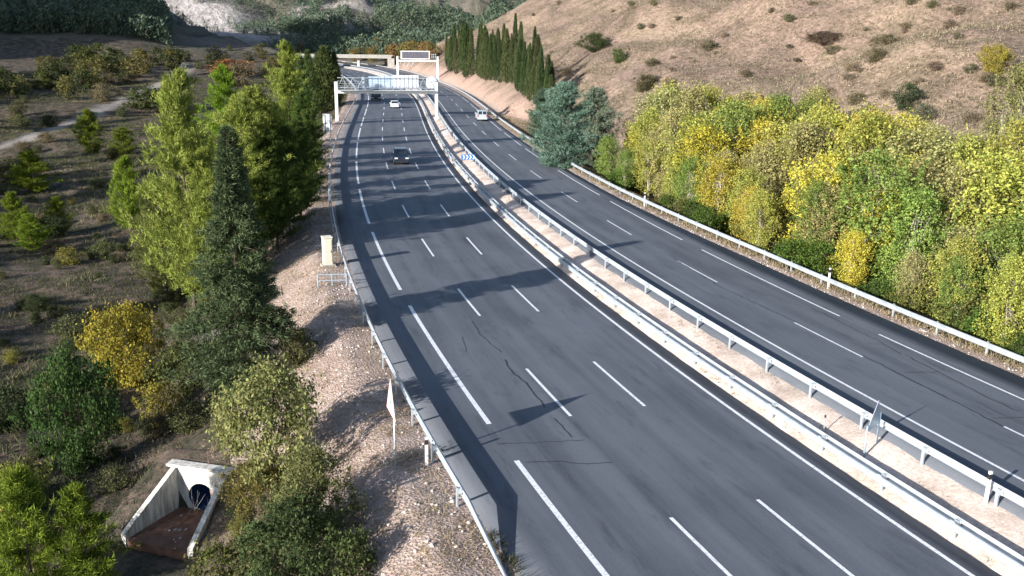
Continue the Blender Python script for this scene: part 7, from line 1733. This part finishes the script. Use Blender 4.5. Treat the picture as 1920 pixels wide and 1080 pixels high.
 (75, -46.8, 415.1, 5.1, 2.3, (0.27, 0.18, 0.07), (21,)),
 (75, -48.1, 430.1, 7.4, 3.3, (0.16, 0.15, 0.06), (22,)),
 (75, -45.8, 414.2, 7.5, 3.9, (0.22, 0.17, 0.06), (23,)),
 (75, -41.3, 401.6, 6.5, 3.3, (0.16, 0.15, 0.06), (24,)),
 (75, -40.8, 418.9, 4.7, 2.5, (0.16, 0.15, 0.06), (25,)),
 (75, -36.0, 386.1, 7.2, 3.2, (0.27, 0.18, 0.07), (26,)),
 (75, -34.5, 379.2, 5.5, 2.6, (0.22, 0.17, 0.06), (27,)),
 (75, -33.9, 379.2, 4.7, 2.6, (0.27, 0.18, 0.07), (28,)),
 (75, -33.5, 379.3, 4.6, 2.1, (0.16, 0.15, 0.06), (29,)),
 (75, -33.3, 382.3, 5.6, 2.7, (0.16, 0.15, 0.06), (30,)),
 (75, -32.1, 371.4, 4.2, 2.1, (0.27, 0.18, 0.07), (31,)),
 (75, -26.1, 367.9, 5.6, 2.3, (0.27, 0.18, 0.07), (32,)),
 (76, -127.3, 369.4, 3.9, 1.9, (0.09, 0.1, 0.045), (1,)),
 (76, -112.4, 336.3, 3.0, 1.8, (0.09, 0.1, 0.045), (2,)),
 (76, -113.4, 351.9, 3.3, 1.8, (0.09, 0.1, 0.045), (3,)),
 (76, -112.7, 352.1, 4.0, 1.8, (0.12, 0.12, 0.05), (4,)),
 (76, -128.1, 406.1, 2.7, 1.3, (0.09, 0.1, 0.045), (5,)),
 (76, -115.9, 368.9, 4.4, 2.6, (0.09, 0.1, 0.045), (6,)),
 (76, -104.0, 330.6, 3.2, 1.7, (0.12, 0.12, 0.05), (7,)),
 (76, -100.9, 329.5, 4.0, 2.1, (0.12, 0.12, 0.05), (8,)),
 (76, -109.8, 359.3, 3.3, 1.7, (0.12, 0.12, 0.05), (9,)),
 (76, -122.7, 408.8, 2.6, 1.2, (0.12, 0.12, 0.05), (10,)),
 (76, -101.6, 363.8, 3.6, 2.1, (0.09, 0.1, 0.045), (11,)),
 (76, -107.2, 400.7, 4.7, 2.9, (0.09, 0.1, 0.045), (12,)),
 (76, -102.9, 386.3, 4.3, 2.1, (0.12, 0.12, 0.05), (13,)),
 (76, -85.9, 326.4, 4.7, 2.2, (0.09, 0.1, 0.045), (14,)),
 (76, -93.7, 363.8, 2.6, 1.3, (0.16, 0.12, 0.06), (15,)),
 (76, -90.4, 351.2, 3.1, 1.5, (0.12, 0.12, 0.05), (16,)),
 (76, -85.5, 334.8, 3.0, 1.6, (0.12, 0.12, 0.05), (17,)),
 (76, -82.5, 326.2, 3.1, 1.9, (0.16, 0.12, 0.06), (18,)),
 (76, -88.2, 351.8, 3.3, 1.7, (0.16, 0.12, 0.06), (19,)),
 (76, -88.6, 354.8, 4.1, 2.5, (0.12, 0.12, 0.05), (20,)),
 (76, -84.9, 356.7, 4.8, 2.5, (0.16, 0.12, 0.06), (21,)),
 (76, -115.3, 508.9, 4.7, 2.3, (0.16, 0.12, 0.06), (22,)),
 (76, -80.1, 352.6, 4.9, 2.6, (0.12, 0.12, 0.05), (23,)),
 (76, -73.7, 327.3, 3.0, 1.9, (0.09, 0.1, 0.045), (24,)),
 (76, -78.0, 355.2, 3.9, 1.9, (0.09, 0.1, 0.045), (25,)),
 (76, -63.6, 319.2, 3.4, 1.6, (0.16, 0.12, 0.06), (26,)),
 (76, -65.2, 339.3, 4.1, 2.5, (0.16, 0.12, 0.06), (27,))]
for k_, x_, y_, h_, r_, c_, w_ in PLANTS:
    nm, kind, cat, lab, grp = TEMPLATES[k_]
    w_ = tuple(ordinal(v) if isinstance(v, int) else v for v in w_)
    plant(nm, kind, cat, x_, y_, h_, r_, jit(c_, .08), lab % w_ if w_ else lab, grp, rngp)

# ------------------------------------------------------------------ ground cover (nobody could count it)
def cover(name, x, y, z, per, h, w, mat, rng, spread=.12, lean=.5):
    n = len(x); b = np.repeat(np.stack([x, y, z], 1), per, 0); b[:, :2] += rng.randn(n * per, 2) * spread
    d = norm(np.concatenate([rng.randn(n * per, 2) * lean, np.ones((n * per, 1))], 1))
    hh = np.repeat(np.broadcast_to(h, (n,)), per) * (.5 + .8 * rng.rand(n * per)); V, F = blades(b, d, hh, w, rng)
    tag(obj(name, mesh_np(name, V, F), mat), kind='stuff')
rng = RG(11)
def scatter_st(n, s0, s1, t0, t1, rng, power=1.0):
    s = s0 + (s1 - s0) * rng.rand(n) ** power; t = t0 + (t1 - t0) * rng.rand(n); return s, t
# dry grass on the gravel verge, thicker away from the rail
s, t = scatter_st(15000, 18, 120, -11.5, -2.8, rng, 1.4); k = (t > gravel_edge(s) - 1.5) & (fbm(s, t, 2.5, 3) > -.12 - .05 * (-t - 3)); s, t = s[k], t[k]; P = road_pos(s, t)
cover('verge_grass', P[:, 0], P[:, 1], terrain(P[:, 0], P[:, 1]) + .05, 6, .16, .012, M['dry'], rng, .1, .7)
# dark herbs and dry grass over the low ground on the left
s, t = scatter_st(95000, 14, 330, -105, -5, rng, 1.6); k = (t < gravel_edge(s) + .8) & (fbm(s, t, 4.0, 3) > -.28); P = road_pos(s[k], t[k])
lx = (P[:, 0] - CULX) * CC + (P[:, 1] - CULY) * CS; ly = -(P[:, 0] - CULX) * CS + (P[:, 1] - CULY) * CC
k = ~((np.abs(lx) < 2.2) & (ly > -6.0) & (ly < .6)) & (dist_poly(P[:, 0], P[:, 1], TRACK) > 2.0); P = P[k]
cover('low_herbs', P[:, 0], P[:, 1], terrain(P[:, 0], P[:, 1]), 7, .32, .024, M['dry_dark'], rng, .22, .6)
# knee-high tangled scrub in patches
s, t = scatter_st(20000, 14, 330, -105, -7, rng, 1.5); k = (t < gravel_edge(s) - .6) & (fbm(s * .8 + 90, t, 12.0, 4) > .03); P = road_pos(s[k], t[k]); P = P[dist_poly(P[:, 0], P[:, 1], TRACK) > 2.6]
lx = (P[:, 0] - CULX) * CC + (P[:, 1] - CULY) * CS; ly = -(P[:, 0] - CULX) * CS + (P[:, 1] - CULY) * CC; P = P[~((np.abs(lx) < 2.6) & (ly > -7.5) & (ly < .8))]
cover('tangled_scrub', P[:, 0], P[:, 1], terrain(P[:, 0], P[:, 1]), 16, .62, .035, M['tangle'], rng, .34, .9)
# pale dry grass in patches among them
s, t = scatter_st(26000, 14, 260, -90, -8, rng, 1.5); k = (t < gravel_edge(s)) & (fbm(s + 40, t, 9.0, 3) > .16); P = road_pos(s[k], t[k]); P = P[dist_poly(P[:, 0], P[:, 1], TRACK) > 2.0]
lx = (P[:, 0] - CULX) * CC + (P[:, 1] - CULY) * CS; ly = -(P[:, 0] - CULX) * CS + (P[:, 1] - CULY) * CC; P = P[~((np.abs(lx) < 2.2) & (ly > -6.0) & (ly < .6))]
cover('pale_dry_grass', P[:, 0], P[:, 1], terrain(P[:, 0], P[:, 1]), 8, .42, .02, M['dry'], rng, .2, .45)
# loose stones on the verges
def pebbles(name, s, t, zf, r, mat, rng):
    n = len(s); P = road_pos(s, t); P[:, 2] = zf(P); o8 = np.array([(1, 0, 0), (-1, 0, 0), (0, 1, 0), (0, -1, 0), (0, 0, 1), (0, 0, -1)], float)
    V = P[:, None] + o8[None] * (r[:, None, None] * (.6 + .7 * rng.rand(n, 6, 1))) * np.array([1, 1, .7]); f8 = np.array([(0, 2, 4), (2, 1, 4), (1, 3, 4), (3, 0, 4), (2, 0, 5), (1, 2, 5), (3, 1, 5), (0, 3, 5)])
    F = (np.arange(n)[:, None, None] * 6 + f8[None]).reshape(-1, 3); tag(obj(name, mesh_np(name, V.reshape(-1, 3), F), mat), kind='stuff')
s, t = scatter_st(5200, 18, 90, -10.5, -2.9, rng, 1.4); k = t > gravel_edge(s) - .3; pebbles('verge_stones', s[k], t[k], lambda P: terrain(P[:, 0], P[:, 1]) + .07, .02 + .10 * rng.rand(k.sum()) ** 4, M['stone'], rng)
s = 15 + 100 * rng.rand(2600); t = t_rail_right(s) - .85 + 1.2 * rng.rand(2600); pebbles('right_verge_stones', s, t, lambda P: P[:, 2] - .02, .02 + .07 * rng.rand(2600) ** 3, M['stone'], rng)
# median weeds
s, t = scatter_st(1600, 8, 130, 12.1, 14.2, rng, 1.3); k = fbm(s, t * 3, 3.0, 2) > .05; P = road_pos(s[k], t[k])
cover('median_weeds', P[:, 0], P[:, 1], P[:, 2] + .02, 6, .14, .012, M['dry'], rng, .09, .8)
# weeds under and behind the right rail
s = 12 + 180 * rng.rand(5200) ** 1.3; t = t_rail_right(s) + rng.rand(len(s)) ** 1.5 * 5 - .2; P = road_pos(s, t); zz = np.where(t < t_rail_right(s) + .45, P[:, 2] - .02, terrain(P[:, 0], P[:, 1]))
cover('right_verge_grass', P[:, 0], P[:, 1], zz, 7, .3, .022, M['dry'], rng, .16, .6)
# tufts where the left rail runs into the ground
s = 25 + 5 * rng.rand(90); t = -2.9 + .5 * rng.rand(90); P = road_pos(s, t); cover('rail_end_grass', P[:, 0], P[:, 1], P[:, 2] - .05, 9, .32, .012, M['dry_dark'], rng, .08, .8)
# scrub on the hillside
n = 140000; d_ = 70 + 360 * rng.rand(n) ** 1.4; a_ = np.radians(-6 + 42 * rng.rand(n)); x, y = d_ * np.sin(a_), d_ * np.cos(a_); s, t = to_st(x, y)
k = (t > np.interp(s, [0, 120, 190, 500], [46, 42, 34, 34])) & (fbm(x, y, 14.0, 4) > -.2); x, y = x[k], y[k]
sz = np.minimum(np.exp(rng.randn(len(x)) * .6) * .32, .6)
b_ = np.repeat(np.stack([x, y, terrain(x, y)], 1), 8, 0); o_ = rng.randn(len(b_), 3) * np.repeat(sz, 8)[:, None] * np.array([.8, .8, .3]); o_[:, 2] = np.abs(o_[:, 2])
V, F = blades(b_ + o_, norm(rng.randn(len(b_), 3) * .7 + np.array([0, 0, .7])), np.repeat(sz, 8) * .75, np.repeat(sz, 8) * .09, rng)
tag(obj('hill_scrub', mesh_np('hill_scrub', V, F), M['scrub']), kind='stuff')
# pine forest on the mountains, one mass
def far_forest(name, x, y, h, mat, rng, per=44):
    n = len(x); z = terrain(x, y); u = rng.rand(n, per); ph = rng.rand(n, per) * 6.283; hh = h[:, None]
    r = hh * .27 * (1 - u) ** .7 * (.5 + .7 * rng.rand(n, per)); c = np.stack([x[:, None] + r * np.cos(ph), y[:, None] + r * np.sin(ph), z[:, None] + hh * (.05 + .85 * u)], -1).reshape(-1, 3)
    d = norm(np.stack([np.cos(ph), np.sin(ph), .9 + 0 * ph], -1).reshape(-1, 3) + rng.randn(n * per, 3) * .35)
    V, F = blades(c, d, np.repeat(h, per) * .17, np.repeat(h, per) * .035, rng); tag(obj(name, mesh_np(name, V, F), mat), kind='stuff')
n = 8500; d_ = 470 + 300 * rng.rand(n) ** 1.2; a_ = np.radians(-14.5 + 18.5 * rng.rand(n)); x, y = d_ * np.sin(a_), d_ * np.cos(a_); k = (fbm(x, y, 60.0, 4) > -.12 + .3 * sstep(600, 720, d_)) & (rng.rand(n) < sstep(-14.5, -7.5, np.degrees(a_) + 8 * fbm(x, y, 40.0, 3))); x, y = x[k], y[k]
far_forest('mountain_pine_forest', x, y, 5 + 6 * rng.rand(len(x)), M['far_pine'], rng)
n = 4600; d_ = 432 + 95 * rng.rand(n); a_ = np.radians(-34 + 14.0 * rng.rand(n)); x, y = d_ * np.sin(a_), d_ * np.cos(a_)
far_forest('shaded_hill_forest', x, y, 5 + 6 * rng.rand(len(x)), M['far_pine'], rng)
n = 3200; d_ = 520 + 300 * rng.rand(n); a_ = np.radians(-21 + 9 * rng.rand(n)); x, y = d_ * np.sin(a_), d_ * np.cos(a_); k = fbm(x, y, 30.0, 3) > .06; x, y = x[k], y[k]
far_forest('cliff_trees', x, y, 2 + 3.5 * rng.rand(len(x)), M['far_pine'], rng)
